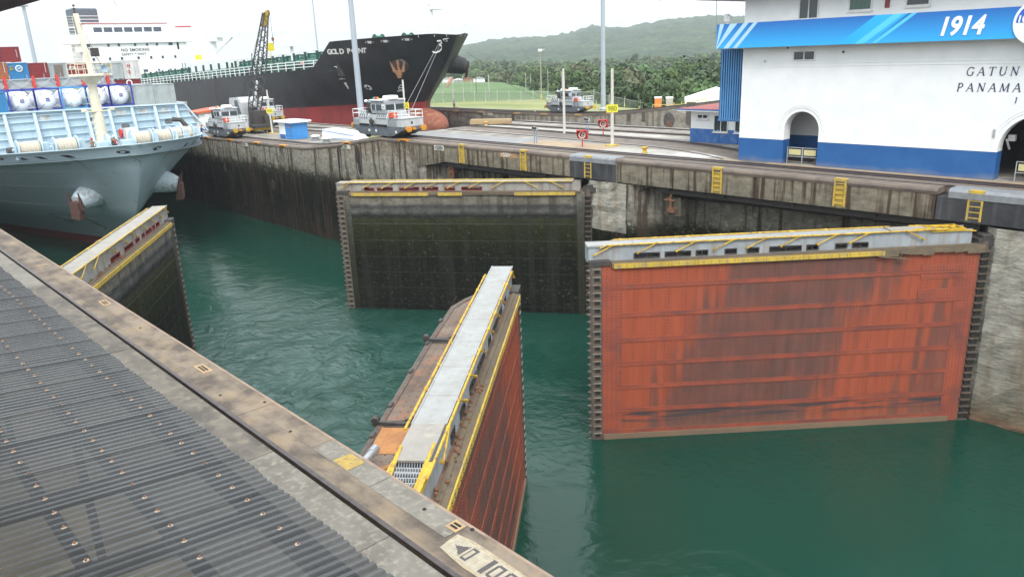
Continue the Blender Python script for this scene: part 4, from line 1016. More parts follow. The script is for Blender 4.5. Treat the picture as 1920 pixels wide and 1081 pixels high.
q.build('round_emblem', wtxt, cb)
q = BM(); P = [(C0[0] + .9 * math.cos(a), C0[1] + .9 * math.sin(a)) for a in [R(3 + 54 * i / 12) for i in range(13)]]
P += [(C0[0] - .2, C0[1] + .30), (C0[0] - .2, C0[1] + .0)]; P[0] = (C0[0] + .9, C0[1])
q.prism(P, 42.835, 42.85, 'x'); q.build('emblem_field', M('print_blue', (.02, .12, .55), (.02, .11, .5), 1, .35, bump=0), cb)
text('emblem_number', '100', .42, wtxt, cb, (42.83 - FX, 11.5 - 12, 7.47), (0, -1, 0), (0, 0, 1), .004, .012, .1)
# serif inscription on the wall
ink = M('letter_navy', (.03, .035, .12), (.03, .03, .09), 2, .5, bump=0)
q = MB(); serif(q, 'GATUN', .40, 0, 0, gap=.40, w=.095); o = q.build('inscription', ink, cb, loc=(-.002, 13.60 - 12, 5.06), rotz=-math.pi / 2)
q = MB(); serif(q, 'PANAMA', .40, 0, 0, gap=.40, w=.095); o = q.build('inscription', ink, cb, loc=(-.002, 13.95 - 12, 4.30), rotz=-math.pi / 2)
q = MB(); serif(q, '1', .27, 0, 0, w=.13); o = q.build('inscription', ink, cb, loc=(-.002, 11.33 - 12, 3.78), rotz=-math.pi / 2)
# windows
wf = M('window_frame', (.72, .72, .70), (.6, .6, .58), 3, .5, bump=.02)
def window(parent, X, y0, y1, z0, z1, mull=1, T=None, depth=.05, fr=None, sill=True, name='window', gl=None):
    q = MB(); q.T = T or T0(FX, 12); w_ = .07
    fm = fr or wf
    q.box(X - depth, X + .01, y0, y0 + w_, z0, z1); q.box(X - depth, X + .01, y1 - w_, y1, z0, z1); q.box(X - depth, X + .01, y0 + w_, y1 - w_, z1 - w_, z1); q.box(X - depth, X + .01, y0 + w_, y1 - w_, z0, z0 + w_)
    for k in range(mull): 
        c = y0 + (y1 - y0) * (k + 1) / (mull + 1); q.box(X - depth + .008, X + .01, c - .03, c + .03, z0 + w_, z1 - w_)
    if sill: q.box(X - depth - .08, X + .01, y0 - .06, y1 + .06, z0 - .07, z0 - .002)
    f = q.build(name, fm, parent)
    q = MB(); q.T = T or T0(FX, 12); q.box(X - .022, X - .006, y0 + w_, y1 - w_, z0 + w_, z1 - w_); g_ = q.build('pane', gl or glass, f)
    return f
greenglass = M('green_glass', (.02, .07, .05), (.03, .10, .08), 2, .12, bump=0, spec=.8, stretch=(1, 6, .2))
window(cb, FX, 21.5, 22.68, 8.17, 10.4, 1); window(cb, FX, 18.57, 19.83, 8.45, 10.4, 0, gl=greenglass); window(cb, FX, 15.67, 16.86, 8.5, 10.4, 0)
window(cb, FX, 21.5, 22.85, 5.93, 6.50, 1, sill=False)
window(cb, FX, 9.6, 11.2, 5.95, 6.9, 1, sill=False, fr=M('brown_frame', (.25, .18, .15)))
q = BM(); q.box(FX - .05, FX + .0, 17.66, 17.9, 8.5, 9.4); q.build('wall_box', M('maroon_box', (.28, .05, .05)), cb)
for y, z in ((23.2, 6.62), (19.9, 6.3)):
    q = BM(); q.lathe([(.05, 0), (.07, .05), (.03, .12)], 8, (FX - .05, y, z)); q.build('wall_lamp', dark, cb)
q = BM(); q.box(42.5, 52, -16, 28.75, 9.62, 9.9); q.build('roof_eave', M('eave_grey', (.40, .40, .41), (.33, .33, .34), 1, .7), cb)
q = BM(); q.tube([(FX - .06, 24.6, 6.0), (FX - .06, 24.6, 5.9)], .04); q.box(FX - .05, FX, 11.95, 12.05, 2.1, 2.5); q.build('wall_fitting', galv, cb)
q = BM(); q.box(FX + .5, FX + .8, 11.2, 11.5, 1.9, 2.2); q.tube([(FX + .3, 11.5, 2.0), (FX + .6, 11.4, 1.5)], .05); q.build('phone_box', galv, cb)
# louvred stair screen
ls = MB(); ls.T = T0(FX, 12)
for k in range(10): ls.box(44.56, 44.66, 26.55 + k * .165, 26.55 + k * .165 + .075, 2.35, 6.72)
q = BM(); q.box(44.6, 46.6, 26.52, 26.58, 2.35, 6.75); q.box(44.6, 46.6, 28.15, 28.2, 2.35, 6.75); q.box(44.58, 44.7, 26.45, 28.25, 2.25, 2.4); q.box(44.58, 44.7, 26.45, 28.25, 6.66, 6.78)
q.box(44.72, 44.76, 26.6, 28.1, 2.4, 6.7)
so_ = q.build('stair_screen', M('screen_blue', (.05, .16, .36), (.04, .12, .28), 2, .5), cb)
ls.build('louvre_slat', M('louvre_blue', (.10, .30, .58), (.08, .25, .5), 1, .5, bump=.02), so_)
q = BM(); q.tube([(44.6, 26.3, 1.2), (44.6, 26.3, 6.7)], .05); q.tube([(44.7, 26.2, 0), (44.7, 26.2, 2.3)], .04); q.build('downpipe', M('screen_blue', (0, 0, 0)), cb)
for k in range(8):
    q = BM(); q.box(44.9, 46.4, 26.2, 26.5, 2.5 + k * .5, 2.56 + k * .5); q.build('stair_step', galv, cb)
q = BM(); q.tube([(44.2, 28.4, 6.9), (44.2, 28.4, 10.9)], .02, 5); q.tube([(44.2, 28.2, 7.4), (44.2, 28.6, 7.4)], .02, 5); q.tube([(44.2, 28.2, 7.0), (44.2, 28.2, 7.6)], .02, 5); q.tube([(44.2, 27.5, 7.3), (44.2, 28.4, 7.3)], .02, 5)
q.build('antenna', galv, cb)
q = BM(); q.lathe([(.10, 8.16), (.10, 8.3), (.22, 8.32), (.22, 8.62), (.1, 8.72)], 12, (43.6, 27.2, 0)); q.box(43.35, 43.6, 27.1, 27.3, 8.5, 8.75); q.build('camera_dome', white, cb)

def barrier(x, y0, y1, label):
    t = thing('barrier', label, 'barrier', (x, (y0 + y1) / 2, 0), 0, 'rail barriers standing in the archways')
    q = MB(); h = (y1 - y0) / 2
    for yy in (-h, 0, h): q.tube([(0, yy, 0), (0, yy, .62)], .03)
    for z in (.42, .95): q.tube([(0, -h, z), (0, h, z)], .025)
    for yy in (-h, -.02, .02, h): q.tube([(0, yy, .40), (0, yy, .97)], .025)
    q.build('frame', galv, t)
    for yy in (-h / 2, h / 2):
        q = MB(); q.box(-.02, .02, yy - h / 2 + .1, yy + h / 2 - .1, .52, .85); p = q.build('panel', M('cream_panel', (.55, .50, .25), (.45, .42, .22), 3), t)
    return t
barrier(43.95, 21.05, 22.95, 'grey railing with two cream panels closing the small left arch')
barrier(43.95, 9.0, 10.9, 'grey railing with cream panel standing in the dark arch at the right edge')

# ------------------------------------------------------------------ blue and white kiosk
kx, ky = 50.4, 30
kk = thing('kiosk', 'low white and blue lockside kiosk with flat red roof, left of the control building', 'building', (kx, ky, 0))
def KM(): q = MB(); q.T = T0(kx, ky); return q
q = KM(); q.box(50.4, 56, 26.3, 34.25, 1.0, 2.32); q.build('wall', whitewall, kk)
q = KM(); q.box(50.385, 56, 26.3, 34.27, 0, 1.0); q.box(50.36, 50.39, 33.75, 34.28, 0, 1.0); q.box(50.36, 50.39, 31.75, 31.95, 0, 1.0); q.box(50.36, 50.39, 30.25, 30.4, 0, 1.0); q.build('plinth', blue, kk)
q = KM(); q.box(49.6, 57, 26, 35.0, 2.33, 2.47); q.build('roof', whitewall, kk)
q = KM(); q.box(49.62, 56.9, 26.1, 34.98, 2.472, 2.50); q.build('roof_cover', M('roof_red', (.36, .10, .09), (.28, .09, .08), 1, .8), kk)
q = KM(); q.box(49.58, 49.6, 26, 35.0, 2.40, 2.49); q.build('roof_trim', blue, kk)
TK = T0(kx, ky)
window(kk, 50.4, 32.75, 33.7, 1.72, 2.08, 1, TK); window(kk, 50.4, 31.05, 32.25, .82, 2.05, 1, TK); window(kk, 50.4, 29.2, 30.5, .82, 2.05, 1, TK)
for y0, y1 in ((26.5, 30.2),):
    q = KM(); q.box(50.38, 50.4, y0, y1, 1.0, 1.02); q.build('trim', blue, kk)
t = thing('air_conditioner', 'small white air conditioner with looped black hose on the red kiosk roof', 'air conditioner', (53.3, 32.4, 2.5))
q = MB(); q.cbox(-.35, .35, -.1, .55, 0, .62, .03); q.build('casing', white, t)
q = MB(); q.cbox(-.3, .3, -.42, -.12, .05, .66, .03); q.build('fan_unit', M('unit_grey', (.16, .18, .2)), t)
q = MB(); q.tube([(-.1, -.75 + .22 * math.cos(a), .33 + .28 * math.sin(a)) for a in [2 * math.pi * i / 12 for i in range(13)]], .035, 6); q.tube([(0, -.9, .35), (0, -2.8, .4)], .03, 6); q.build('hose', dark, t)

# ------------------------------------------------------------------ translucent roof in the foreground
def roofmat():
    m = bpy.data.materials.new('smoky_corrugated_sheet'); m.use_nodes = True; t = m.node_tree; t.nodes.clear()
    o = N(t, 'ShaderNodeOutputMaterial'); tr = N(t, 'ShaderNodeBsdfTransparent'); tr.inputs[0].default_value = (.80, .78, .75, 1)
    df = N(t, 'ShaderNodeBsdfPrincipled'); df.inputs['Roughness'].default_value = .27; df.inputs['Specular IOR Level'].default_value = .35
    co = N(t, 'ShaderNodeTexCoord'); no = N(t, 'ShaderNodeTexNoise'); no.inputs['Scale'].default_value = 1.3; no.inputs['Detail'].default_value = 7; lk(t, co.outputs['Object'], no.inputs['Vector'])
    mi = N(t, 'ShaderNodeMix', data_type='RGBA'); mi.inputs[6].default_value = (.046, .050, .054, 1); mi.inputs[7].default_value = (.074, .075, .074, 1); lk(t, no.outputs['Fac'], mi.inputs[0]); lk(t, mi.outputs[2], df.inputs['Base Color'])
    # more opaque toward the eave; rise with distance paints in grazing-view sheen
    sp = N(t, 'ShaderNodeSeparateXYZ'); lk(t, co.outputs['Object'], sp.inputs[0])
    ad = N(t, 'ShaderNodeMath', operation='MULTIPLY_ADD'); ad.inputs[1].default_value = 1.1; lk(t, no.outputs['Fac'], ad.inputs[0]); ay = N(t, 'ShaderNodeMath', operation='MULTIPLY_ADD'); ay.inputs[1].default_value = .2; lk(t, sp.outputs['Y'], ay.inputs[0]); lk(t, sp.outputs['X'], ay.inputs[2]); lk(t, ay.outputs[0], ad.inputs[2])
    mr = N(t, 'ShaderNodeMapRange'); mr.inputs[1].default_value = 2.0; mr.inputs[2].default_value = 3.7; mr.inputs[3].default_value = .25; mr.inputs[4].default_value = .80; lk(t, ad.outputs[0], mr.inputs[0])
    ms = N(t, 'ShaderNodeMixShader'); lk(t, mr.outputs[0], ms.inputs[0]); lk(t, tr.outputs[0], ms.inputs[1]); lk(t, df.outputs[0], ms.inputs[2]); lk(t, ms.outputs[0], o.inputs[0])
    return m
RZ = lambda x: 3.0 - .10 * (x - 2.8)       # gentle fall toward the water
rf = thing('corrugated_roof', 'smoky translucent corrugated roof over the foreground walkway, held by rusty screws', 'roof', (0, 0, 3.0))
q = MB(); P_ = .1115; prof = []
y = 2.2; k = 0; rr = random.Random(2)
while y < 42:
    e_ = (.010 if k % 8 == 0 else 0) + rr.uniform(-.0015, .0015)
    prof += [(y, 0), (y + P_ * .30, 0), (y + P_ * .42, .026 + e_), (y + P_ * .88, .022 + e_), (y + P_ * .97, 0)]
    y += P_; k += 1
rr = random.Random(2)
xsn = [-6, -2, 1.2, 2.83]
v = []
for (yy, zz) in prof:
    jig = .012 * math.sin(yy * 7.1) 
    for i, x in enumerate(xsn): v.append((x + (jig if i == 3 else 0), yy, RZ(x) - 3.0 + zz))
nx = len(xsn); f = [(i * nx + j, i * nx + j + 1, (i + 1) * nx + j + 1, (i + 1) * nx + j) for i in range(len(prof) - 1) for j in range(nx - 1)]
q.add(v, f); rs = q.build('roof_sheet', roofmat(), rf, weld=False)
q = MB()
for xx in (2.47, 1.75, 1.03, .3, -.45, -1.2, -2, -2.8): q.box(xx - .05, xx + .05, 2.3, 42, RZ(xx) - 3.0 - .14, RZ(xx) - 3.0 - .02)
q.build('purlin', M('purlin_dark', (.012, .013, .016), (.02, .02, .024), 2, .6), rf)
q = MB()
for yy in [3.6 + 1.55 * i for i in range(25)]:
    q.hexa([(-5.5, yy - .06, RZ(-5.5) - 3.30), (2.7, yy - .06, RZ(2.7) - 3.30), (2.7, yy + .06, RZ(2.7) - 3.30), (-5.5, yy + .06, RZ(-5.5) - 3.30),
            (-5.5, yy - .06, RZ(-5.5) - 3.15), (2.7, yy - .06, RZ(2.7) - 3.15), (2.7, yy + .06, RZ(2.7) - 3.15), (-5.5, yy + .06, RZ(-5.5) - 3.15)])
q.build('rafter', dark, rf)
q = MB(); q.hexa([(2.62, 2.3, -.25), (2.68, 2.3, -.25), (2.68, 42, -.25), (2.62, 42, -.25), (2.62, 2.3, -.04), (2.68, 2.3, -.04), (2.68, 42, -.04), (2.62, 42, -.04)]); q.build('eave_beam', M('purlin_dark', (0, 0, 0)), rf)
q = MB()
for yy in (5, 11, 17, 23, 29, 35): q.box(1.9, 2.0, yy, yy + .1, -3.0, -.3)
q.build('post', dark, rf)
wsh = M('washer_cream', (.40, .36, .28), (.28, .22, .16), 9, .6, bump=0, c3=(.32, .12, .07), c3scale=3.1)
q1 = MB(); q1.lathe([(.023, -.004), (.023, .004), (.011, .009)], 12, (0, 0, 0), 'z', 0)
q1.lathe([(.012, .008), (.012, .022), (.007, .028)], 6, (0, 0, 0), 'z', 1)
proto = None; cnt = 0
for ri, (xx, off, n) in enumerate(((2.47, 5.9, 44), (1.75, 6.18, 26), (1.03, 6.77, 18), (.3, 7.1, 11))):
    for k in range(-1, n):
        if cnt >= 98: break
        yy = off + k * P_ * 3; yy = 2.2 + P_ * (round((yy - 2.2) / P_)) + P_ * .65
        if proto is None: proto = q1.build('roof_screw', [wsh, rust], rf); o = proto
        else: o = proto.copy(); COL.objects.link(o); o.parent = rf
        o.location = (xx, yy, RZ(xx) - 3.0 + .024); o.rotation_euler = (rr.uniform(-.25, .25), rr.uniform(-.25, .25), 0); cnt += 1
# things seen through the sheet
q = MB()
for k, yy in enumerate((7, 9.2, 11.4, 13.6)): q.box(.2, .5, yy, yy + .9, 0, .012)
tag(q.build('floor_marking', orange), kind='structure')
# visitors' canopy corner above the camera
q = MB(); a = Vector((.745, 3.69, 7.395)); q.add([], [])
q.hexa([(.60, 3.55, 7.365), (.86, 3.62, 7.372), (.86, 3.9, 7.372), (.735, 3.73, 7.335), (.60, 3.55, 7.60), (.86, 3.62, 7.60), (.86, 3.9, 7.60), (.735, 3.73, 7.60)])
tag(q.build('canopy_corner', M('canopy_purple', (.06, .045, .07), (.05, .04, .06), 3, .6)), 'dark purple corner of the viewing canopy at the top left', 'canopy')

# ------------------------------------------------------------------ poles and small things on the centre wall
def pole(x, y, z, h, r0, r1, mat_, label, sign=None, sz=2.75, base=True, lean=0, group='white posts with yellow number signs', signtext=None, cat='post'):
    t = thing('number_post', label, cat, (x, y, z), 0, group)
    q = MB(); q.tube([(0, 0, 0), (lean, 0, h)], [r0, r1], 8); q.build('post', mat_, t)
    if base:
        q = MB(); q.cbox(-.42, .42, -.42, .42, -.02, .10, .04); q.build('base', yellow2, t)
    if signtext:
        # facing the camera side
        a = math.atan2(-y, -x)
        s_ = MB(); s_.box(-.42, .42, -.02, .02, -.28, .28); so2 = s_.build('sign_plate', M('sign_yellow', (.75, .68, .03), (.68, .6, .03), 3, .5), t); so2.location = (math.cos(a) * .12, math.sin(a) * .12, sz); so2.rotation_euler.z = a + math.pi / 2
        tx = text('sign_number', signtext, .50, M('sign_ink', (.20, .22, .02), (.16, .18, .02)), so2, (-.03 if len(signtext) < 3 else 0, -.026, -.17), (1, 0, 0), (0, 0, 1), .003, .008, align='CENTER', xs=.9)
    return t
wpost = M('post_white', (.62, .60, .55), (.48, .46, .42), 3, .6)
pole(45.55, 37.91, 0, 5.6, .13, .10, wpost, 'white post carrying the yellow 980 sign, yellow square base, nearest to the kiosk', signtext='980')
pole(50.4, 47.4, 0, 5.5, .12, .09, wpost, 'plain white post without a sign, between the red life ring hoods and the far locomotive', base=False)
pole(44.6, 63.1, -.1, 5.0, .10, .08, wpost, 'white post with yellow 105 sign rising beside the grey locomotive', sz=2.59, signtext='105', base=False)
pole(46.65, 96.05, -1.9, 5.5, .12, .09, wpost, 'leaning white post with small yellow sign beside the black crane', sz=2.86, signtext='900', base=True, lean=-.05)
for (x, y, z, hh, ra, rb_, lab) in ((57.66, 91.79, -1.95, 34, .42, .26, 'tall pale grey lamp mast crossing the black tanker bow'), (101, 86.0, -2.9, 34, .42, .26, 'tall pale grey lamp mast rising behind the far locomotive'),
                          (66, 300, -3, 30, .75, .5, 'very distant grey lamp mast above the red containers at the left'), (85.2, 150, -3, 24, .2, .12, 'thin grey mast behind the tanker deck pipes')):
    t = thing('lamp_mast', lab, 'lamp mast', (x, y, z), 0, 'tall grey masts')
    q = MB(); q.tube([(0, 0, 0), (0, 0, hh)], [ra, rb_], 12); q.build('shaft', M('mast_grey', (.40, .45, .50), (.36, .40, .45), .5, .45, metal=.2, bump=.02), t)
    if ra > .3:
        q = MB(); q.lathe([(ra * 1.5, 0), (ra * 1.5, .25), (ra * 1.05, .5)], 12); q.build('base_flange', galv, t)
        q = MB(); q.cbox(-1.2, 1.2, -1.2, 1.2, hh, hh + .5, .1); q.build('lamp_head', galv, t)
def ringhood(x, y, label):
    a = math.atan2(-y, -x) + math.pi / 2
    t = thing('life_ring_hood', label, 'life ring stand', (x, y, 0), a - .25, 'red life ring hoods on the centre wall')
    q = MB(); q.tube([(0, 0, 0), (0, 0, .75)], .045); q.build('post', redp, t)
    q = MB()   # hood: curved top and side cheeks
    n = 8; P = [(-.38 + .05 * 0, .0)]
    pr1 = [(.30, .55), (.36, .8), (.30, 1.08), (.10, 1.24), (-.25, 1.27), (-.30, 1.2), (.05, 1.15), (.2, 1.0), (.26, .8), (.22, .55)]
    q.add([(-.36, p[0], p[1]) for p in pr1] + [(.36, p[0], p[1]) for p in pr1], [(i, (i + 1) % 10, 10 + (i + 1) % 10, 10 + i) for i in range(10)])
    ck = [(.34, .62), (.36, .9), (.28, 1.12), (.05, 1.25), (-.28, 1.26), (-.34, 1.05), (-.1, .8), (.1, .62)]
    for xx in (-.38, .35): q.prism([(p[0], p[1]) for p in ck], xx, xx + .03, 'x')
    q.build('hood', redp, t)
    q = MB()
    n, m_ = 20, 8
    q.grid(lambda a_, b_: ((.24 + .06 * math.cos(2 * math.pi * b_)) * math.cos(2 * math.pi * a_), .0 + .06 * math.sin(2 * math.pi * b_) - .05, .88 + (.24 + .06 * math.cos(2 * math.pi * b_)) * math.sin(2 * math.pi * a_)), n, m_)
    q.build('life_ring', M('ring_pale', (.62, .52, .46), (.5, .38, .3), 5, .6), t)
    q = MB(); q.ball((.02, .02, .86), .12, .06, .12, 8, 6); q.build('rope_coil', white, t)
    q = MB(); q.box(-.03, .12, -.06, -.03, .84, .92); q.build('buckle', dark, t)
ringhood(43.95, 39.5, 'red life ring hood on a post, in front on the tan slab')
ringhood(51.27, 43.67, 'red life ring hood standing farther back beside the junction box')
def jbox(x, y, label, n=2):
    t = thing('junction_box', label, 'junction box', (x, y, 0), 0, 'grey junction boxes on blue posts')
    for k in range(n):
        q = MB(); q.tube([(0, -.25 * k, 0), (0, -.25 * k, 1.0)], .03); q.build('leg', M('leg_blue', (.15, .25, .36), (.12, .2, .3)), t)
        q = MB(); q.cbox(-.12, .12, -.25 * k - .11, -.25 * k + .11, 1.0, 1.3 - .05 * k, .02); b_ = q.build('box', galv, t)
        q = MB(); q.lathe([(.08, -.2), (.12, -.12)], 10, (0, -.25 * k, 1.2), 'x'); q.build('lamp', dark, b_)
jbox(43.9, 44.6, 'grey boxes on two thin blue posts at the seam of the tan slab', 2)
jbox(51.6, 45.9, 'grey boxes on thin blue posts just behind the farther red hood', 2)
for (x, y, lab) in ((42.99, 33.2, 'stout yellow mooring bollard by the rail left of the building'),):
    t = thing('bollard', lab, 'bollard', (x + .4, y, 0))
    q = MB(); q.lathe([(.16, 0), (.16, .05), (.11, .1), (.11, .2), (.22, .3), (.22, .36), (.14, .38)], 12); q.build('bollard_body', yellow, t)
    t.scale = (1.15, 1.15, 1.15)
t = thing('bollard', 'pale orange mooring bollard left of the timber stack', 'bollard', (52.4, 60.2, 0)); q = MB(); q.lathe([(.2, 0), (.12, .1), (.12, .22), (.26, .32), (.26, .4)], 12); q.build('bollard_body', M('bollard_ochre', (.6, .38, .15)), t)
for i, (x, y, z) in enumerate(((98, 117, -2.9), (97.5, 95.5, -2.85), (97, 128, -2.9))):
    t = thing('bollard', ['small cream bollard on the far bank left of the locomotive', 'small cream bollard on the far bank under the locomotive buffers', 'small cream bollard on the far bank beyond the windsock'][i], 'bollard', (x - 3.2, y, z)); q = MB(); q.lathe([(.2, 0), (.12, .1), (.12, .22), (.28, .32), (.28, .42)], 10); q.build('bollard_body', M('bollard_cream', (.6, .5, .32)), t)
t = thing('timber_stack', 'stack of squared tan timbers strapped on the centre wall', 'timber', (53.2, 60.3, 0), R(-60))
q = MB()
for i in range(2):
    for j in range(2): q.cbox(-2.2 + .05 * j, 2.2 - .04 * i, -.32 + .33 * i, .0 + .33 * i, .08 + .25 * j, .32 + .25 * j, .015)
q.build('timber_beam', M('timber_tan', (.42, .31, .17), (.32, .23, .12), 2, .7, bump=.2, stretch=(.1, 1, 1)), t)
q = MB(); q.box(-1.5, -1.3, -.4, .4, 0, .08); q.box(1.3, 1.5, -.4, .4, 0, .08); q.build('bearer', dark, t)
t = thing('signal_box', 'small white and blue hut with overhanging flat roof between the locomotives', 'hut', (43.9, 86.3, -1.83))
q = MB(); q.box(-.1, 1.9, .45, 2.0, .0, 1.9); q.build('wall', whitewall, t)
q = MB(); q.box(-.1, 1.9, -1.3, .45, .0, 1.9); q.build('blue_wall', M('hut_blue', (.05, .26, .62), (.04, .22, .55), 2, .5), t)
q = MB(); q.cbox(-.5, 2.3, -1.7, 2.6, 1.9, 2.12, .03); q.build('roof', white, t)
q = MB(); q.box(-.13, -.1, .5, 1.9, .0, .5); q.box(-.12, -.1, -1.3, .45, .35, .4); q.build('skirt', blue, t)
q = MB(); q.box(-.12, -.1, -.8, -.2, 1.35, 1.5); q.build('notice', M('notice_red', (.7, .2, .2)), t)
for (x, y, z, lab) in ((44.6, 81.2, -1.83, 'grey mushroom vent left, next to the blue hut'), (43.7, 77.2, -1.78, 'grey mushroom vent right, between the hut and the white boat cover')):
    t = thing('deck_vent', lab, 'vent', (x, y, z), 0, 'grey mushroom vents on the centre wall')
    q = MB(); q.lathe([(.5, 0), (.5, .18), (.36, .2), (.36, .42)], 16); q.build('trunk', steelg, t)
    q = MB(); q.lathe([(.40, .42), (.52, .46), (.52, .56), (.36, .64)], 16); q.build('cap', white, t)
t = thing('white_cover', 'low white sheeted box with blue stripes behind the grey locomotive', 'cover', (47.2, 79.0, -1.75), R(12))
q = MB(); q.hexa([(-1.2, -2.6, 0), (1.2, -2.6, 0), (1.2, 2.6, 0), (-1.2, 2.6, 0), (-1.0, -2.3, .75), (1.0, -2.3, .75), (1.0, 2.6, 1.1), (-1.0, 2.6, 1.1)]); q.build('sheet', white, t)
q = MB(); q.bar((-1.13, -2.5, .5), (-1.04, 2.65, .95), .02, .07); q.bar((-1.22, -2.6, .12), (-1.2, 2.6, .12), .02, .07); q.build('stripe', M('stripe_blue', (.1, .25, .6)), t)
t = thing('site_hut', 'white hut with orange-red sloping roof behind the left locomotive', 'hut', (45.0, 113, -1.95))
q = MB(); q.box(-1.6, 1.8, -1.6, 1.8, 0, 2.4); q.build('wall', whitewall, t)
q = MB(); q.hexa([(-2, -2, 2.4), (2.2, -2, 2.55), (2.2, 2.2, 2.55), (-2, 2.2, 2.4), (-2, -2, 2.6), (2.2, -2, 3.0), (2.2, 2.2, 3.0), (-2, 2.2, 2.6)]); q.build('roof', M('roof_orange', (.62, .12, .04), (.5, .1, .04), 2, .6), t)

# ------------------------------------------------------------------ locomotives (mules)
mg = M('loco_grey', (.33, .35, .37), (.26, .28, .30), 1.5, .45, metal=.15, bump=.06, streak=(.16, .15, .14), samt=.4)
mg2 = M('loco_light', (.52, .54, .55), (.44, .46, .47), 1.5, .45, metal=.1, bump=.04, streak=(.3, .3, .3), samt=.3)
mdk = M('loco_frame', (.12, .135, .155), (.08, .09, .10), 2, .5, bump=.1, streak=(.2, .19, .18), samt=.3)
def make_mule():
    t = thing('towing_locomotive', 'x', 'locomotive', (0, 0, 0), -math.pi / 2, 'towing locomotives on the lock walls')
    # local x forward (right in the photo), y to the left of travel; length 8.6
    q = MB(); q.prism([(-4.2, 1.0), (-3.1, .38), (2.7, .38), (4.1, .95), (4.3, 1.0), (4.3, 1.35), (-4.3, 1.35), (-4.3, 1.0)], -1.25, 1.25, 'y'); q.build('underframe', mdk, t)
    for x in (-2.1, 1.9):
        for y in (-1.05, .85):
            q = MB(); q.lathe([(.42, 0), (.45, .03), (.45, .2), (.3, .22)], 18, (x, y, .46), 'y'); q.build('wheel', dark, t)
        q = MB(); q.box(x - .5, x + .5, -1.33, -1.25, .5, .85); q.box(x - .12, x + .12, -1.36, -1.25, .3, 1.0); q.tube([(x - .6, -1.3, .4), (x + .6, -1.3, .4)], .05); q.build('axle_box', mdk, t)
    q = MB(); q.cbox(-4.3, -3.1, -1.2, 1.2, 1.35, 2.0, .05); q.build('end_casing', mg, t)
    q = MB(); q.cbox(2.1, 3.4, -1.25, 1.25, 1.35, 2.15, .05); q.build('end_casing', mg, t)
    q = MB(); q.cbox(3.4, 4.3, -1.25, 1.25, 1.36, 2.12, .06); q.build('nose_casing', mg2, t)
    q = MB(); q.box(2.05, 4.35, -1.28, 1.28, 2.15, 2.2); q.build('nose_deck', mg2, t)
    for x0, x1 in ((-3.1, -1.3), (-.05, 1.9)):
        q = MB(); q.prism([(-1.22, 1.35), (-1.25, 2.25), (-.95, 2.75), (1.0, 2.75), (1.25, 2.25), (1.22, 1.35)], x0, x1, 'x'); h = q.build('hood', mg2, t)
        q = MB(); n = 5 if x1 - x0 > 1.85 else 4
        for k in range(n):
            xx = x0 + .14 + k * (x1 - x0 - .2) / n
            q.hexa([(xx, -1.262, 2.28), (xx + .2, -1.262, 2.28), (xx + .2, -1.24, 2.30), (xx, -1.24, 2.30), (xx, -.98, 2.74), (xx + .2, -.98, 2.74), (xx + .2, -.96, 2.72), (xx, -.96, 2.72)])
            q.box(xx, xx + .18, -1.27, -1.2, 2.02, 2.16)
        q.build('louvre', M('louvre_dark', (.12, .13, .14)), h)
        q = MB(); q.box(x0 + .1, x1 - .1, -1.30, -1.2, 1.28, 1.5); q.box(x0 + .3, x1 - .3, -1.34, -1.25, 1.32, 1.42); q.build('vent_slot', slotm, h)
    q = MB(); q.cbox(-1.3, -.05, -1.1, 1.1, 1.35, 2.5, .04); q.build('winch_casing', mg2, t)
    q = MB(); q.lathe([(.28, -1.45), (.3, -1.35), (.14, -1.3), (.14, -1.15)], 14, (-.7, 0, 1.75), 'y'); q.box(-1.1, -.2, -1.5, -1.1, 1.42, 1.5); q.tube([(-.8, -1.3, 1.9), (-.8, -1.3, 2.15)], .06); q.build('capstan', dark, t)
    # cab
    q = MB(); q.cbox(-1.75, -.95, -1.0, 1.0, 2.6, 3.65, .05); q.build('equipment_rack', mdk, t)
    q = MB()
    for k in range(6): q.tube([(-1.8 + .15 * k, -1.08, 2.6), (-1.75 + .15 * k, -1.12, 3.1), (-1.8 + .14 * k, -1.05, 3.6)], .035, 5)
    q.build('cable_bundle', dark, t)
    q = MB(); q.cbox(-.9, 1.5, -1.15, 1.15, 2.6, 3.9, .06); cbn = q.build('cab', mg, t)
    q = MB(); q.box(-.75, 1.0, -1.18, -1.14, 2.95, 3.5); q.box(1.5, 1.53, -1.0, 1.0, 2.95, 3.5); q.box(-.93, -.9, -.9, .9, 2.95, 3.5); q.build('cab_window', glass, cbn)
    q = MB(); q.box(-.02, .03, -1.2, -1.14, 2.9, 3.55); q.box(-.8, -.74, -1.2, -1.14, 2.9, 3.55); q.box(1.53, 1.55, -.05, .05, 2.9, 3.55); q.build('window_frame', white, cbn)
    q = MB(); q.hexa([(-1.2, -1.3, 3.92), (1.3, -1.3, 3.92), (1.7, 1.25, 3.92), (-1.2, 1.25, 3.92), (-1.0, -1.15, 4.02), (1.3, -1.15, 4.02), (1.5, 1.1, 4.02), (-1.0, 1.1, 4.02)]); q.build('cab_roof', mg2, cbn)
    q = MB(); q.box(1.0, 1.53, -1.17, -1.14, 3.05, 3.55); nb_ = q.build('number_plate', white, cbn)
    text('cab_number', '177', .30, dark, nb_, (1.08, -1.176, 3.15), (1, 0, 0), (0, 0, 1), .002, .005, xs=.8)
    q = MB(); q.cbox(.3, 1.6, -.6, .5, 4.03, 4.38, .12); q.build('air_conditioner', white, t)
    for x, mm in ((-.6, M('beacon_green', (.02, .35, .22))), (-.25, redp), (.05, M('beacon_orange', (.85, .30, .03)))):
        q = MB(); q.lathe([(.10, 4.02), (.10, 4.2), (.06, 4.26)], 10, (x, -.9, 0)); q.build('beacon', mm, t)
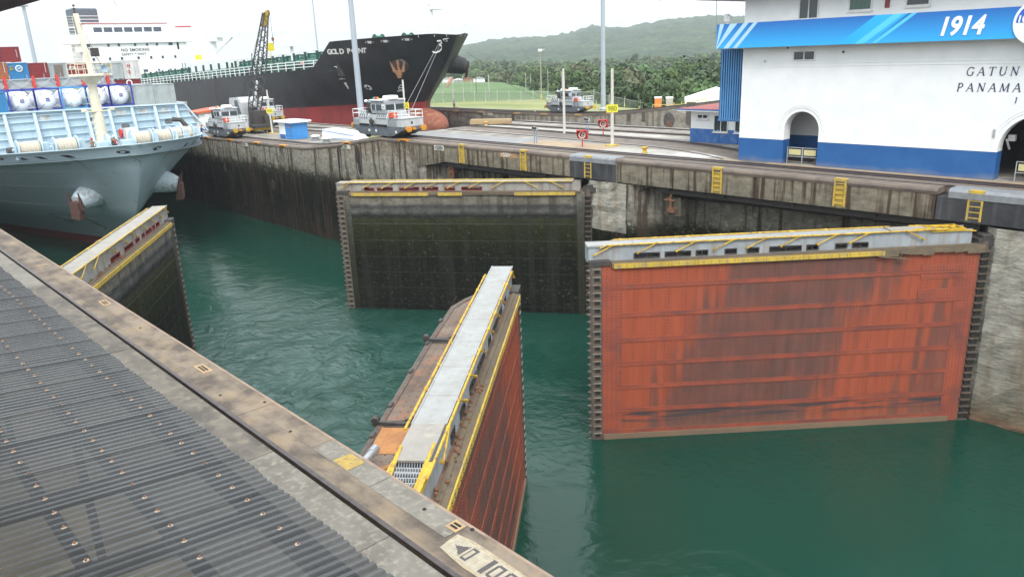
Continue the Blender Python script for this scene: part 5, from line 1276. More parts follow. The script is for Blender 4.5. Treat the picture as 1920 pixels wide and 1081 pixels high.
    q = MB(); q.lathe([(.09, -1.45), (.18, -1.3), (.12, -1.15)], 10, (-1.45, 0, 3.85), 'y'); q.lathe([(.08, -.4), (.16, -.25), (.1, -.1)], 10, (-1.55, 0, 4.05), 'y'); q.tube([(-1.5, -1.2, 3.8), (-1.2, -.5, 3.7)], .04); q.build('floodlight', white, t)
    q = MB(); q.box(2.3, 2.9, -1.32, -.7, 2.25, 2.75); q.lathe([(.32, 2.2), (.4, 2.3), (.4, 2.36), (.3, 2.42)], 12, (2.6, -1.0, 0)); q.build('cable_guide', M('guide_red', (.60, .09, .04)), t)
    for sgn in (-1, 1):
        q = MB()
        for x0, x1 in ((-4.2, -3.1 + 1.2), (2.1, 4.25)):
            for z in (2.55, 2.95): q.tube([(x0, sgn * 1.2, z), (x1, sgn * 1.2, z)], .03, 5)
            for k in range(3): q.tube([(x0 + (x1 - x0) * k / 2, sgn * 1.2, 2.1), (x0 + (x1 - x0) * k / 2, sgn * 1.2, 2.95)], .03, 5)
        q.build('railing', white, t)
    q = MB()
    for z in (2.55, 2.95): q.tube([(4.25, -1.2, z), (4.25, 1.2, z)], .03, 5); q.tube([(-4.2, -1.2, z), (-4.2, 1.2, z)], .03, 5)
    for y in (-.4, .4): q.tube([(4.25, y, 2.1), (4.25, y, 2.95)], .03, 5)
    q.build('railing', white, t)
    q = MB(); q.tube([(3.6, -1.2, 1.4), (3.6, -1.2, 2.2)], .05); q.box(4.3, 4.34, -.2, -.05, 1.6, 1.85); q.build('door_handle', slotm, t)
    for y in (-.85, .85):
        for x, s_ in ((4.3, 1), (-4.3, -1)):
            q = MB(); q.lathe([(.12, 0), (.14, s_ * .35), (.12, s_ * .45), (.30, s_ * .48), (.33, s_ * .56), (.2, s_ * .6)], 14, (x, y, 1.15), 'x'); q.build('buffer', orange, t)
    q = MB(); q.box(4.3, 4.5, -.2, .2, 1.0, 1.25); q.build('coupler', orange, t)
    q = MB()
    for x in (-1.5, -.3, 3.1): q.box(x, x + .28, -1.265, -1.24, .7, .95)
    q.build('data_plate', white, t)
    return t
m1 = make_mule(); m1['label'] = 'grey towing locomotive with orange buffers in front of the tanker bow, on the centre wall'
m1.location = (41.3, 61.4, -.12)
m1.scale = (.94, .96, .87)
m2 = dup(m1, loc=(41.35, 97.6, -1.93), label='grey towing locomotive beside the bow tip of the container ship'); m2.rotation_euler.z = -math.pi / 2
m3 = dup(m1, loc=(93.7, 86.9, -2.85), label='grey towing locomotive alone on the far bank before the grass field')
m4 = dup(m1, loc=(53.6, 112.3, -1.95), label='towing locomotive half hidden behind the black crane')
for m_ in (m3,): m_.scale = (.95, .98, .92)
for m_ in (m2, m4): m_.scale = (.9, .95, .92)
for o in m3.children:
    if o.name.startswith('buffer'): o.data = o.data.copy(); o.data.materials[0] = yellow
for mm in (m2, m4):
    for o in mm.children:
        if o.name.startswith('buffer'): o.data = o.data.copy(); o.data.materials[0] = yellow

# ------------------------------------------------------------------ rail crane
t = thing('rail_crane', 'black lattice boom crane with yellow tip and pale cab on the centre wall', 'crane', (46.3, 100.5, -1.9), 0)
q = MB(); q.cbox(-1.4, 1.5, -3.2, 4.2, .75, 1.15, .05); q.build('car_deck', blackp, t)
q = MB(); q.box(-1.1, 1.2, -2.6, 3.6, .35, .75); q.box(-1.45, -1.38, -2.5, -.5, .5, .75); q.build('car_frame', yellow, t)
for yy in (-2.2, -1.0, 2.0, 3.2):
    for xx in (-1.0, .95):
        q = MB(); q.lathe([(.35, 0), (.38, .04), (.38, .16)], 14, (xx, yy, .36), 'x'); q.build('wheel', dark, t)
q = MB(); q.prism([(.2, 1.2), (.2, 3.9), (1.0, 4.6), (3.6, 4.5), (3.9, 3.4), (3.9, 1.2)], -1.3, 1.2, 'x'); hs = q.build('machine_house', mg2, t)
q = MB(); q.prism([(.4, 2.4), (1.2, 4.2), (2.1, 4.2), (2.1, 2.4)], -1.34, -1.29, 'x'); q.build('side_window', M('smoky_pane', (.10, .12, .14), rough=.2), hs)
q = MB(); q.box(-1.36, -1.3, 2.3, 3.5, 1.6, 2.9); q.box(-1.0, 1.0, .1, .2, 1.5, 1.9); q.build('vent_panel', mg, hs)
foot = Vector((-.7, -1.3, 1.2)); head = Vector((2.45, -2.5, 14.9))
q = MB(); d_ = (head - foot); n = 22
ax = d_.normalized(); s1 = Vector((0, 1, 0)); s1 = (s1 - ax * s1.dot(ax)).normalized(); s2 = ax.cross(s1)
def bw(tt): return .62 * min(1, .35 + tt * 4) * (1 if tt < .55 else 1 - (tt - .55) * 1.25)
def bp_(tt, i): 
    sx_, sy_ = ((-1, -1), (1, -1), (1, 1), (-1, 1))[i]; return foot + d_ * tt + s1 * (sx_ * bw(tt)) + s2 * (sy_ * bw(tt))
for i in range(4): q.tube([bp_(k / n, i) for k in range(n + 1)], .09, 5)
for k in range(n):
    for i in range(4):
        a, b_ = (bp_(k / n, i), bp_((k + 1) / n, (i + 1) % 4)) if k % 2 else (bp_(k / n, (i + 1) % 4), bp_((k + 1) / n, i))
        q.tube([a, b_], .05, 4, cap=False)
q.build('boom', blackp, t)
q = MB(); hd = foot + d_ * .88
q.hexa([hd + Vector((-.25, -.3, 0)), hd + Vector((.25, -.3, 0)), hd + Vector((.25, .3, 0)), hd + Vector((-.25, .3, 0)), head + Vector((-.2, -.35, 0)), head + Vector((.2, -.35, 0)), head + Vector((.2, .3, 0)), head + Vector((-.2, .3, 0))])
q.prism([(head.y - .9, head.z - .25), (head.y + .3, head.z - .6), (head.y + .5, head.z), (head.y - .7, head.z + .35)], head.x - .15, head.x + .15, 'x')
q.build('boom_head', M('head_yellow', (.45, .32, .03), (.3, .22, .04), 3, .6), t)
q = MB(); q.lathe([(.3, -.05), (.3, .05)], 12, (head.x, head.y - .8, head.z), 'x'); q.build('sheave', rust, t)
q = MB(); q.tube([head + Vector((0, -1.1, 0)), head + Vector((0, -1.1, -3.0))], .022, 4); q.tube([head + Vector((0, .3, 0)), Vector((0, 3.2, 4.4))], .022, 4); q.tube([head + Vector((.2, .3, 0)), Vector((.5, 3.4, 4.4))], .022, 4)
q.tube([foot + d_ * .75, foot + d_ * .72 + Vector((.6, -1.5, -2.5))], .02, 4)
q.build('hoist_rope', dark, t)
q = MB(); q.ball(head + Vector((0, -1.1, -3.2)), .18, .18, .28, 8, 6); q.tube([head + Vector((0, -1.1, -3.4)), head + Vector((0, -1.25, -3.65)), head + Vector((0, -1.0, -3.75))], .05, 5); q.build('hook_block', rust, t)
q = MB(); q.tube([(.2, .4, 1.2), (.6, 1.8, 6.4), (.9, -.6, 9.0)], .05, 5); q.tube([(1.0, .4, 1.2), (1.1, 1.8, 6.4)], .05, 5); q.tube([(-.2, 3.4, 4.4), (.6, 1.8, 6.4), (.9, 1.2, 7.9)], .04, 5); q.build('gantry', blackp, t)
q = MB(); q.cbox(-.9, 1.1, -2.3, -.9, 1.15, 2.9, .05); q.cbox(-.5, .5, -.8, .1, 1.15, 3.3, .05); q.cbox(.3, 1.3, -3.0, -2.2, 1.15, 2.2, .05); q.build('winch', dark, t)
q = MB()
for k in range(5): q.ball(foot + d_ * (.18 + .05 * k) + Vector((-.1, 0, 0)), .2, .15, .3, 6, 5)
q.build('cable_bundle', white, t)

def lerpt(T, v):
    if v <= T[0][0]: return T[0][1]
    for (a, x), (b, y) in zip(T, T[1:]):
        if v <= b: return x + (y - x) * (v - a) / (b - a)
    return T[-1][1]
def g_y0(z): return lerpt([(-14, 93), (-11.34, 89.5), (-9, 84.2), (-6.7, 79.2), (-4, 76.8), (-2, 75.5), (.4, 74.6), (1.5, 74.3)], z)
def g_hb(y, z):
    w = max(0, min(1, (z + 11.34) / 12.14)) ** 1.3
    Lr, n, p = 70 - 28 * w, 1.45 + .95 * w, 1.1 - .55 * w
    t = max(0, min(1, (y - g_y0(z)) / Lr)); return 16 * (1 - (1 - t) ** n) ** p
def k_y0(z): return lerpt([(-12, 100), (-1.2, 99), (-.25, 98.9), (2.2, 96.7), (4.5, 94.4), (6.8, 92.4), (9.8, 90.3), (10.2, 90.1)], z)
def k_hb(y, z):
    w = max(0, min(1, (z + 1) / 10.8)); Lr, n, p = 27 + 5 * w, 2 + .3 * w, 1.15 - .37 * w
    t = max(0, min(1, (y - k_y0(z)) / Lr)); return 15.2 * (1 - (1 - t) ** n) ** p
# ------------------------------------------------------------------ people
skin = M('skin', (.28, .15, .09), (.24, .13, .08), 5, .6, bump=0)
def person(x, y, z, rz, top, legs, label, hat=None, pose='stand', h=1.72):
    """one continuous skinned body; shirt, trousers and helmet follow as children"""
    t = thing('person', label, 'person', (x, y, z), rz)
    k = h / 1.75
    if pose == 'stand': hand = [((.2, .02, 1.42), .055), ((.27, .04, 1.15), .045), ((.27, -.08, .92), .035), ((.27, -.12, .82), .03)]
    else: hand = [((.2, .02, 1.42), .055), ((.26, -.16, 1.22), .045), ((.2, -.40, 1.12), .035), ((.18, -.47, 1.1), .03)]
    bend = -.12 if pose != 'stand' else 0
    V = [((0, 0, .95), .13), ((0, bend * .3, 1.15), .125), ((0, bend * .8, 1.38), .14), ((0, bend, 1.5), .06), ((0, bend, 1.58), .07), ((0, bend - .01, 1.68), .095)]
    E_ = [(0, 1), (1, 2), (2, 3), (3, 4), (4, 5)]
    for s in (-1, 1):
        b = len(V); pr_b = 2
        for i, (p, r_) in enumerate(hand):
            V.append(((p[0] * s, p[1] + bend * .8, p[2]), r_)); E_.append((2 if i == 0 else b + i - 1, b + i))
        b = len(V)
        for i, (p, r_) in enumerate([((.10, 0, .88), .095), ((.11, -.02 + (.05 if s > 0 else 0), .48), .065), ((.11, .02, .1), .045), ((.12, -.12, .05), .04)]):
            V.append(((p[0] * s, p[1], p[2]), r_)); E_.append((0 if i == 0 else b + i - 1, b + i))
    def skinmesh(idx, grow, nm, mat_):
        vs = [V[i] for i in idx]; mp = {i: j for j, i in enumerate(idx)}
        me = bpy.data.meshes.new(nm); me.from_pydata([tuple(c * k for c in p) for p, r_ in vs], [(mp[a], mp[b]) for a, b in E_ if a in mp and b in mp], [])
        o = bpy.data.objects.new('tmp', me); COL.objects.link(o); md = o.modifiers.new('s', 'SKIN'); o.modifiers.new('u', 'SUBSURF').levels = 1
        for i, (p, r_) in enumerate(vs): me.skin_vertices[0].data[i].radius = (r_ * grow * k, r_ * grow * k)
        me.skin_vertices[0].data[0].use_root = True
        bpy.context.view_layer.update(); dg = bpy.context.evaluated_depsgraph_get()
        m2_ = bpy.data.meshes.new_from_object(o.evaluated_get(dg)); bpy.data.objects.remove(o); m2_.name = nm; m2_.materials.clear(); m2_.materials.append(mat_); m2_.shade_smooth()
        q = bpy.data.objects.new(nm, m2_); COL.objects.link(q); q.parent = t; return q
    skinmesh(list(range(len(V))), 1, 'body', skin)
    skinmesh([0, 1, 2, 6, 7, 8, 14, 15, 16], 1.18, 'shirt', top)
    skinmesh([0, 10, 11, 12, 18, 19, 20], 1.2, 'trousers', legs)
    if hat:
        q = MB(); q.ball((0, bend * k, 1.72 * k), .125, .14, .11, 10, 6); q.box(-.1, .1, bend * k - .2, bend * k - .1, 1.70 * k, 1.72 * k); q.build('helmet', hat, t, smooth=True)
    else:
        q = MB(); q.ball((0, bend * k + .015, 1.70 * k), .105, .11, .10, 10, 6); q.build('hair', dark, t, smooth=True)
    q = MB(); q.ball((0, (bend - .11) * k, 1.66 * k), .018, .025, .03, 6, 4); q.build('nose', skin, t)
    return t
bluec = M('cloth_blue', (.02, .06, .28), (.02, .05, .2), 4, .9, bump=0); oran = M('cloth_orange', (.7, .18, .03), (.6, .15, .03), 4, .9, bump=0)
blk = M('cloth_black', (.02, .02, .022), (.03, .03, .03), 4, .9, bump=0); tanc = M('cloth_tan', (.3, .22, .15), (.25, .18, .12), 4, .9, bump=0)

# ------------------------------------------------------------------ grey container ship
def hullgrey():
    m = bpy.data.materials.new('ship_grey_blue'); m.use_nodes = True; t = m.node_tree; b = t.nodes['Principled BSDF']; b.inputs['Roughness'].default_value = .42
    ge = N(t, 'ShaderNodeNewGeometry'); sp = N(t, 'ShaderNodeSeparateXYZ'); lk(t, ge.outputs['Position'], sp.inputs[0])
    gt = N(t, 'ShaderNodeMath', operation='GREATER_THAN'); gt.inputs[1].default_value = -10.25; lk(t, sp.outputs['Z'], gt.inputs[0])
    n1 = N(t, 'ShaderNodeTexNoise'); n1.inputs['Scale'].default_value = .5; n1.inputs['Detail'].default_value = 9
    mp = N(t, 'ShaderNodeMapping'); mp.inputs['Scale'].default_value = (1, 1, .25); lk(t, ge.outputs['Position'], mp.inputs[0]); lk(t, mp.outputs[0], n1.inputs['Vector'])
    mi = N(t, 'ShaderNodeMix', data_type='RGBA'); mi.inputs[6].default_value = (.29, .37, .41, 1); mi.inputs[7].default_value = (.36, .45, .49, 1); lk(t, n1.outputs['Fac'], mi.inputs[0])
    mr = N(t, 'ShaderNodeMix', data_type='RGBA'); mr.inputs[6].default_value = (.24, .03, .035, 1); mr.inputs[7].default_value = (.30, .05, .05, 1); lk(t, n1.outputs['Fac'], mr.inputs[0])
    n2 = N(t, 'ShaderNodeTexNoise'); n2.inputs['Scale'].default_value = 1.4; n2.inputs['Detail'].default_value = 8
    mp2 = N(t, 'ShaderNodeMapping'); mp2.inputs['Scale'].default_value = (1, 1, .12); lk(t, ge.outputs['Position'], mp2.inputs[0]); lk(t, mp2.outputs[0], n2.inputs['Vector'])
    r2 = N(t, 'ShaderNodeMapRange'); r2.inputs[1].default_value = .60; r2.inputs[2].default_value = .72; r2.inputs[4].default_value = .35; lk(t, n2.outputs['Fac'], r2.inputs[0])
    x2 = N(t, 'ShaderNodeMix', data_type='RGBA'); x2.inputs[7].default_value = (.16, .14, .12, 1); lk(t, r2.outputs[0], x2.inputs[0]); lk(t, mi.outputs[2], x2.inputs[6])
    x = N(t, 'ShaderNodeMix', data_type='RGBA'); lk(t, gt.outputs[0], x.inputs[0]); lk(t, mr.outputs[2], x.inputs[6]); lk(t, x2.outputs[2], x.inputs[7]); lk(t, x.outputs[2], b.inputs['Base Color'])
    bu = N(t, 'ShaderNodeBump'); bu.inputs['Strength'].default_value = .25; bu.inputs['Distance'].default_value = .06; n3 = N(t, 'ShaderNodeTexNoise'); n3.inputs['Scale'].default_value = .7; n3.inputs['Detail'].default_value = 2
    lk(t, ge.outputs['Position'], n3.inputs['Vector']); lk(t, n3.outputs['Fac'], bu.inputs['Height']); lk(t, bu.outputs[0], b.inputs['Normal'])
    return m
def make_hull(cx, y0f, hbf, ztf, zbot, length, Tm, ns=46, nz=18):
    q = MB(); q.T = Tm
    for s in (-1, 1):
        def fn(a, b):
            # columns run aft, rows run up
            u = (a ** 2.2) * length
            ztop = ztf(y0f(.4) + u) if a > 0 else ztf(y0f(ztf(y0f(.4))))
            z = zbot + (ztop - zbot) * b; y = y0f(z) + u
            ztop = ztf(y); z = zbot + (ztop - zbot) * b; y = y0f(z) + u
            return (cx + s * hbf(y, z), y, z)
        q.grid(fn, ns, nz)
    return q
gray = hullgrey(); slate = M('deckhouse_pale_blue', (.46, .58, .66), (.40, .52, .60), 1, .5, bump=.05, streak=(.3, .33, .33), samt=.25)
gs = thing('container_ship', 'blue-grey container ship bow entering from the left with deck winches and tall cream mast', 'ship', (23.3, 90, 0))
GT = T0(23.3, 90)
def SM(): q = MB(); q.T = GT; return q
g_zt = lambda y: .42 - .055 * (min(y, 90) - 74.6)
q = make_hull(23.3, g_y0, g_hb, g_zt, -13, 190, GT)
q.build('hull', gray, gs, smooth=True)
q = SM()   # rail plate along the deck edge
ed = []
ys = [74.6, 73.95, 75.0, 75.5, 76.3, 77.5, 79, 81, 83.5, 87, 92, 100, 112, 130]
def gedge(y, s, d=0.): return (23.3 + s * max(0, g_hb(y, g_zt(y)) - d), y, g_zt(y))
for s in (-1, 1):
    P = [gedge(y, s) for y in ys]
    for a, b in zip(P, P[1:]): q.bar((a[0], a[1], a[2] + .02), (b[0], b[1], b[2] + .02), .22, .07)
q.build('edge_plate', slate, gs)
q = SM(); L_ = [(23.3 + s * max(0, g_hb(y, g_zt(y)) - .12), y, g_zt(y) - .95) for s in (-1,) for y in reversed(ys)] + [(23.3 + max(0, g_hb(y, g_zt(y)) - .12), y, g_zt(y) - .95) for y in ys]
n = len(ys); q.add([p for p in L_], [(i, i + 1, 2 * n - 2 - i, 2 * n - 1 - i) for i in range(n - 1)]); q.build('fore_deck', M('deck_greygreen', (.28, .34, .36), (.22, .27, .28)), gs)
# breakwater
bwY = 94.5
q = SM(); zb_, zt_ = -1.3, 2.86
q.prism([(8, zb_), (37.6, zb_), (36.5, .1), (35.2, 2.75), (8, 3.2)], bwY, bwY + .12, 'y'); bw_ = q.build('breakwater', slate, gs)
rb_m = M('rib_pale_blue', (.55, .68, .76), (.50, .62, .70), 1, .5, bump=.03)
q = SM(); q.bar((8, bwY - .2, 3.22), (35.2, bwY - .2, 2.78), .5, .12); q.bar((35.2, bwY - .1, 2.8), (37.6, bwY - .1, -.6), .3, .15); q.build('top_rail', rb_m, bw_)
for x in (11.6, 14.2, 16.9, 19.6, 22.4, 24.6, 26.9, 29.3, 31.8, 34.2):
    q = SM(); zt2 = 3.2 - .0165 * (x - 8)
    q.hexa([(x - .13, bwY - 1.3, zb_), (x + .13, bwY - 1.3, zb_), (x + .13, bwY - .0, zb_), (x - .13, bwY - .0, zb_), (x - .13, bwY - .35, zt2), (x + .13, bwY - .35, zt2), (x + .13, bwY, zt2), (x - .13, bwY, zt2)]); q.build('rib', rb_m, bw_)
for z in (-.4, .4, 1.2, 2.0, 2.6):
    q = SM(); q.box(8, 37.2 - max(0, z + .6) * .55, bwY - .22, bwY + .01, z, z + .07); q.build('stiffener', rb_m, bw_)
hole = M('port_shadow', (.10, .11, .12), (.2, .19, .18), 2, .8)
for (x, z, w, h) in ((13, 2.35, .8, .3), (20.6, 2.35, .5, .28), (28.2, 2.2, .55, .36), (30.6, 2.15, .55, .36), (33.0, 2.1, .45, .36), (28.4, .75, .45, .28), (33.2, .85, .45, .28), (24.8, 1.9, .3, .35)):
    q = SM(); n = 14; q.prism([(x + w * math.copysign(abs(math.cos(2 * math.pi * i / n)) ** .6, math.cos(2 * math.pi * i / n)), z + h * math.copysign(abs(math.sin(2 * math.pi * i / n)) ** .6, math.sin(2 * math.pi * i / n))) for i in range(n)], bwY - .03, bwY - .004, 'y')
    q.build('porthole', hole if z < 1 or x in (24.8,) else M('port_pale', (.7, .7, .68), (.3, .28, .25), .9, .6), bw_)
# winches
rope = M('mooring_rope', (.66, .60, .50), (.48, .42, .33), 14, .85, bump=.5, bscale=60, stretch=(6, 1, 1))
def winch(x, y, z, w=1.5, r_=.62, drums=1):
    t = MB(); t.T = GT @ Matrix.Translation((x, y, z))
    for xx in (-w / 2, w / 2): t.lathe([(r_ + .14, xx - .05), (r_ + .14, xx + .05)], 20, (0, 0, 0), 'x')
    t.box(w / 2 + .1, w / 2 + .6, -.5, .5, -.9, .45); t.box(-w / 2 - .25, -w / 2 - .1, -.3, .3, -.9, .3); t.tube([(-w / 2 - .4, 0, 0), (w / 2 + .7, 0, 0)], .12, 8)
    o = t.build('winch', slate, gs)
    t = MB(); t.T = GT @ Matrix.Translation((x, y, z)); pf = []
    nn = int(w / .16)
    for i in range(nn):
        xa = -w / 2 + .06 + (w - .12) * i / nn; rr_ = r_ * random.uniform(.86, 1.0); pf += [(rr_ * .93, xa), (rr_, xa + .05), (rr_ * .93, xa + .12)]
    t.lathe(pf, 20, (0, 0, 0), 'x'); t.build('rope_drum', rope, o)
for x, y, w in ((16.2, 82.6, 1.9), (19.0, 81.6, 1.9), (25.4, 80.4, 1.7), (27.6, 81.0, 1.6), (29.4, 82.6, 1.3), (31.0, 84.2, 1.5)):
    winch(x, y, .42 - (y - 80) * .05, w, .74)
q = SM(); q.lathe([(.4, 0), (.4, .7)], 12, (14.6, 83.6, .1), 'x'); q.lathe([(.5, .7), (.5, .78)], 12, (14.6, 83.6, .1), 'x'); q.build('warping_drum', dark, gs)
for s_ in ((21.6, 79.8), (23.6, 79.0)):
    q = SM(); q.cbox(s_[0] - .5, s_[0] + .5, s_[1] - .4, s_[1] + .4, -.7, .55, .06); q.lathe([(.7, -.12), (.7, .12)], 18, (s_[0] + .55, s_[1], .45), 'x')
    q.build('windlass', slate, gs)
q = SM(); q.tube([(24.6, 82.5, -.6), (24.7, 82.2, .9), (25.5, 82.2, .95), (25.6, 82.5, -.6)], .05); q.box(24.9, 25.9, 83.0, 83.6, -.6, 1.3); q.build('control_box', white, gs)
q = SM(); q.lathe([(.45, -.1), (.45, .1)], 14, (24.4, 83, .85), 'x'); q.build('hose_reel', redp, gs)
q = SM(); q.ball((31.9, 85.5, .2), .35, .35, .6, 10, 7); q.tube([(31.9, 85.5, .7), (31.4, 85.8, 1.5), (30.6, 86, 1.6)], .25, 8); q.build('goose_vent', dark, gs)
q = SM()
for (ya, yb, s) in ((75.5, 79, 1), (77, 81, 1)):
    pass
for s, yl in ((1, [76.6, 77.6, 78.8, 80.0]), (1, [84.5, 85.8, 87.2, 88.8, 90.4])):
    pts = [gedge(y, s, .15) for y in yl]
    for h in (.35, .7, 1.05): q.tube([(p[0], p[1], p[2] + h) for p in pts], .028, 5)
    for p in pts: q.tube([p, (p[0], p[1], p[2] + 1.05)], .03, 5)
q.build('bow_railing', white, gs)
# mast
cream = M('mast_cream', (.72, .68, .54), (.62, .58, .45), 1.2, .5, bump=.05, streak=(.45, .4, .3), samt=.3)
q = SM(); q.tube([(23.3, 85.4, -1.1), (23.3, 85.4, 5.7)], [.62, .42], 12); q.tube([(23.3, 85.4, 5.7), (23.3, 85.4, 6.4)], [.5, 1.15], 12); q.cbox(21.7, 24.9, 83.9, 86.9, 6.4, 6.6, .06)
q.bar((23.4, 85.4, 6.6), (23.2, 86.0, 12.2), .42, .32); mst = q.build('mast', cream, gs)
q = SM()
for z in (7.1, 7.6):
    q.tube([(21.7, 83.9, z), (24.9, 83.9, z), (24.9, 86.9, z), (21.7, 86.9, z), (21.7, 83.9, z)], .035, 5)
for x, y in ((21.7, 83.9), (22.5, 83.9), (23.3, 83.9), (24.1, 83.9), (24.9, 83.9), (24.9, 86.9), (21.7, 86.9), (21.7, 85.4), (24.9, 85.4), (22.7, 86.9), (23.8, 86.9)): q.tube([(x, y, 6.6), (x, y, 7.6)], .03, 5)
q.build('platform_rail', cream, mst)
q = SM()
for k in range(20):   # ladder with cage on the mast
    q.tube([(22.2, 85.9, 7 + k * .26), (22.9, 85.9, 7 + k * .26)], .02, 4)
for x in (22.2, 22.9): q.tube([(x, 85.9, 6.6), (x, 86.2, 12.0)], .025, 4)
for z in (8, 9, 10, 11): q.tube([(22.9, 85.9, z), (22.8, 85.3, z), (22.3, 85.3, z), (22.2, 85.9, z)], .02, 4)
for z in (0.2, .8, 1.4, 2.0, 2.6, 3.2, 3.8, 4.4, 5): q.box(22.35, 22.8, 85.0, 85.15, z, z + .04)
q.box(22.0, 24.6, 84.9, 85.7, 3.0, 3.08); q.cbox(21.8, 22.2, 84.8, 85.2, 3.08, 3.35, .04); q.cbox(24.4, 24.8, 84.8, 85.2, 3.08, 3.35, .04)
q.build('mast_ladder', cream, mst)
q = SM(); q.tube([(24.4, 85.0, 6.6), (24.4, 85.0, 7.0), (24.2, 84.2, 7.05)], .05); q.lathe([(.08, 0), (.12, -.3), (.22, -.45), (.36, -.52), (.36, -.55), (.1, -.35)], 16, (24.2, 84.2, 7.05), 'y'); q.build('fog_horn', M('horn_blue', (.35, .48, .58)), mst)
q = SM(); q.cbox(23.6, 24.3, 84.7, 85.1, 8.2, 9.0, .03); q.build('light_box', dark, mst)
for k in range(3):
    q = SM(); q.lathe([(.12, 0), (.12, .16)], 8, (23.15, 86.0, 12.25 + .3 * k)); q.build('mast_light', dark, mst)
q = SM(); q.tube([(23.15, 86, 12.1), (23.15, 86, 13)], .02, 4)
q.tube([(23.2, 86, 11.6), (26.0, 90, 3.2)], .02, 4); q.tube([(23.4, 85.6, 9.4), (24.9, 85, 6.6)], .02, 4); q.tube([(23.2, 86, 12), (24.3, 84, 6.6)], .02, 4); q.build('stay_wire', dark, mst)
# slots, fairleads, anchors, marks
def on_hull(y, z, s, d=.0): return Vector((23.3 + s * (g_hb(y, z) + d), y, z))
def hull_patch(y, z, s, du, dz, shape, mat_, name, d=.02, slant=0., parent=gs, hb=g_hb, cx=23.3, T=GT, thick=.05):
    """small plate following the hull: du along the waterline, dz upward"""
    n = 16; pts = []
    for i in range(n):
        a = 2 * math.pi * i / n; ca, sa = math.cos(a), math.sin(a)
        if shape == 'oval': cu, cz = ca, sa
        else: 
            m_ = max(abs(ca), abs(sa)); cu, cz = ca / m_, sa / m_
        pts.append((cu * du + slant * cz * dz, cz * dz))
    c0 = Vector((cx + s * hb(y, z), y, z)); c1 = Vector((cx + s * hb(y + .3, z), y + .3, z)); c2 = Vector((cx + s * hb(y, z + .3), y, z + .3))
    tu = (c1 - c0).normalized(); tz = (c2 - c0).normalized(); nn = tu.cross(tz).normalized()
    if nn.x * s < 0: nn = -nn
    if s < 0: pass
    q = MB(); q.T = T; v = [c0 + tu * a + tz * b + nn * d for a, b in pts] + [c0 + tu * a + tz * b - nn * thick for a, b in pts]
    q.add(v, [tuple(range(n))] + [(i, (i + 1) % n, n + (i + 1) % n, n + i) for i in range(n)]); return q.build(name, mat_, parent), (c0, tu, tz, nn)
for (y, z, s, w, h, sh, sl) in ((82.1, -.45, -1, .42, .26, 'box', .9), (80.3, -.38, -1, .42, .26, 'box', .9), (78.1, -.30, -1, .48, .28, 'box', .9), (84.6, -.5, -1, .5, .22, 'oval', 0), (75.15, -.2, -1, .55, .26, 'oval', 0), (75.35, -.2, 1, .45, .28, 'oval', 0),
                                (79.2, -.5, 1, .35, .34, 'box', -.3), (81.7, -.55, 1, .3, .3, 'box', -.3), (83.5, -.55, 1, .3, .3, 'box', -.3)):
    hull_patch(y, z, s, w, h, sh, slate if sh == 'box' else blackp, 'fairlead_rim', .012, sl)
    if sh == 'box': hull_patch(y, z - .02, s, w * .86, h * .8, sh, slotm, 'fairlead_hole', .03, sl)
    else:
        hull_patch(y, z, s, w * .72, h * .66, sh, slotm, 'fairlead_hole', .03, sl); hull_patch(y, z + .02, s, w * .4, h * .3, sh, slate, 'fairlead_roller', .05, sl)
anch = M('anchor_brown', (.085, .045, .038), (.13, .06, .045), 3, .8, bump=.4)
for s, y, z in ((-1, 81.6, -4.5), (1, 81.4, -4.0)):
    c0 = on_hull(y, z, s); dirv = Vector((s * .80, -.45, -.28)).normalized()
    q = SM(); q.tube([c0 - dirv * 2.2, c0 + dirv * .4, c0 + dirv * 1.35, c0 + dirv * 1.7], [1.75, 1.15, .88, .70], 20); q.build('anchor_bolster', M('bolster_pale', (.50, .60, .66), (.42, .50, .54), 1, .45, bump=.05, c3=(.22, .14, .1), c3scale=2.5), gs, smooth=False)
    e = c0 + dirv * 1.75
    q = SM(); up_ = Vector((-s * .25, .0, 1)); up_ = (up_ - dirv * up_.dot(dirv)).normalized(); sd_ = dirv.cross(up_)
    q.tube([e - dirv * .5, e + dirv * .15], .3, 10)
    # crown and two flukes
    q.hexa([e + sd_ * -.55 - up_ * .7, e + sd_ * .55 - up_ * .7, e + sd_ * .55 - up_ * .7 + dirv * .55, e + sd_ * -.55 - up_ * .7 + dirv * .55, e + sd_ * -.4 + up_ * .25, e + sd_ * .4 + up_ * .25, e + sd_ * .4 + up_ * .25 + dirv * .35, e + sd_ * -.4 + up_ * .25 + dirv * .35])
    for k in (-1, 1):
        b0 = e + sd_ * (k * .62) - up_ * .55
        q.hexa([b0 - sd_ * .2, b0 + sd_ * .2, b0 + sd_ * .2 + dirv * .25, b0 - sd_ * .2 + dirv * .25, b0 + up_ * 1.8, b0 + up_ * 1.8 + sd_ * .05, b0 + up_ * 1.8 + dirv * .08 + sd_ * .05, b0 + up_ * 1.8 + dirv * .08])
    q.hexa([e - up_ * 1.5 + sd_ * -.5, e - up_ * 1.5 + sd_ * .5, e - up_ * 1.35 + sd_ * .5 + dirv * .7, e - up_ * 1.35 + sd_ * -.5 + dirv * .7, e - up_ * .7 + sd_ * -.5, e - up_ * .7 + sd_ * .5, e - up_ * .7 + sd_ * .5 + dirv * .6, e - up_ * .7 + sd_ * -.5 + dirv * .6])
    q.build('anchor', anch, gs)
def hull_lines(pts, w, mat_, name, s, parent=gs, hb=g_hb, cx=23.3, T=GT, d=.03):
    q = MB(); q.T = T
    P = [Vector((cx + s * (hb(y, z) + d), y, z)) for y, z in pts]
    for a, b in zip(P, P[1:]): q.bar(a, b, .03, w)
    return q.build(name, mat_, parent)
ml = M('mark_black', (.02, .02, .025))
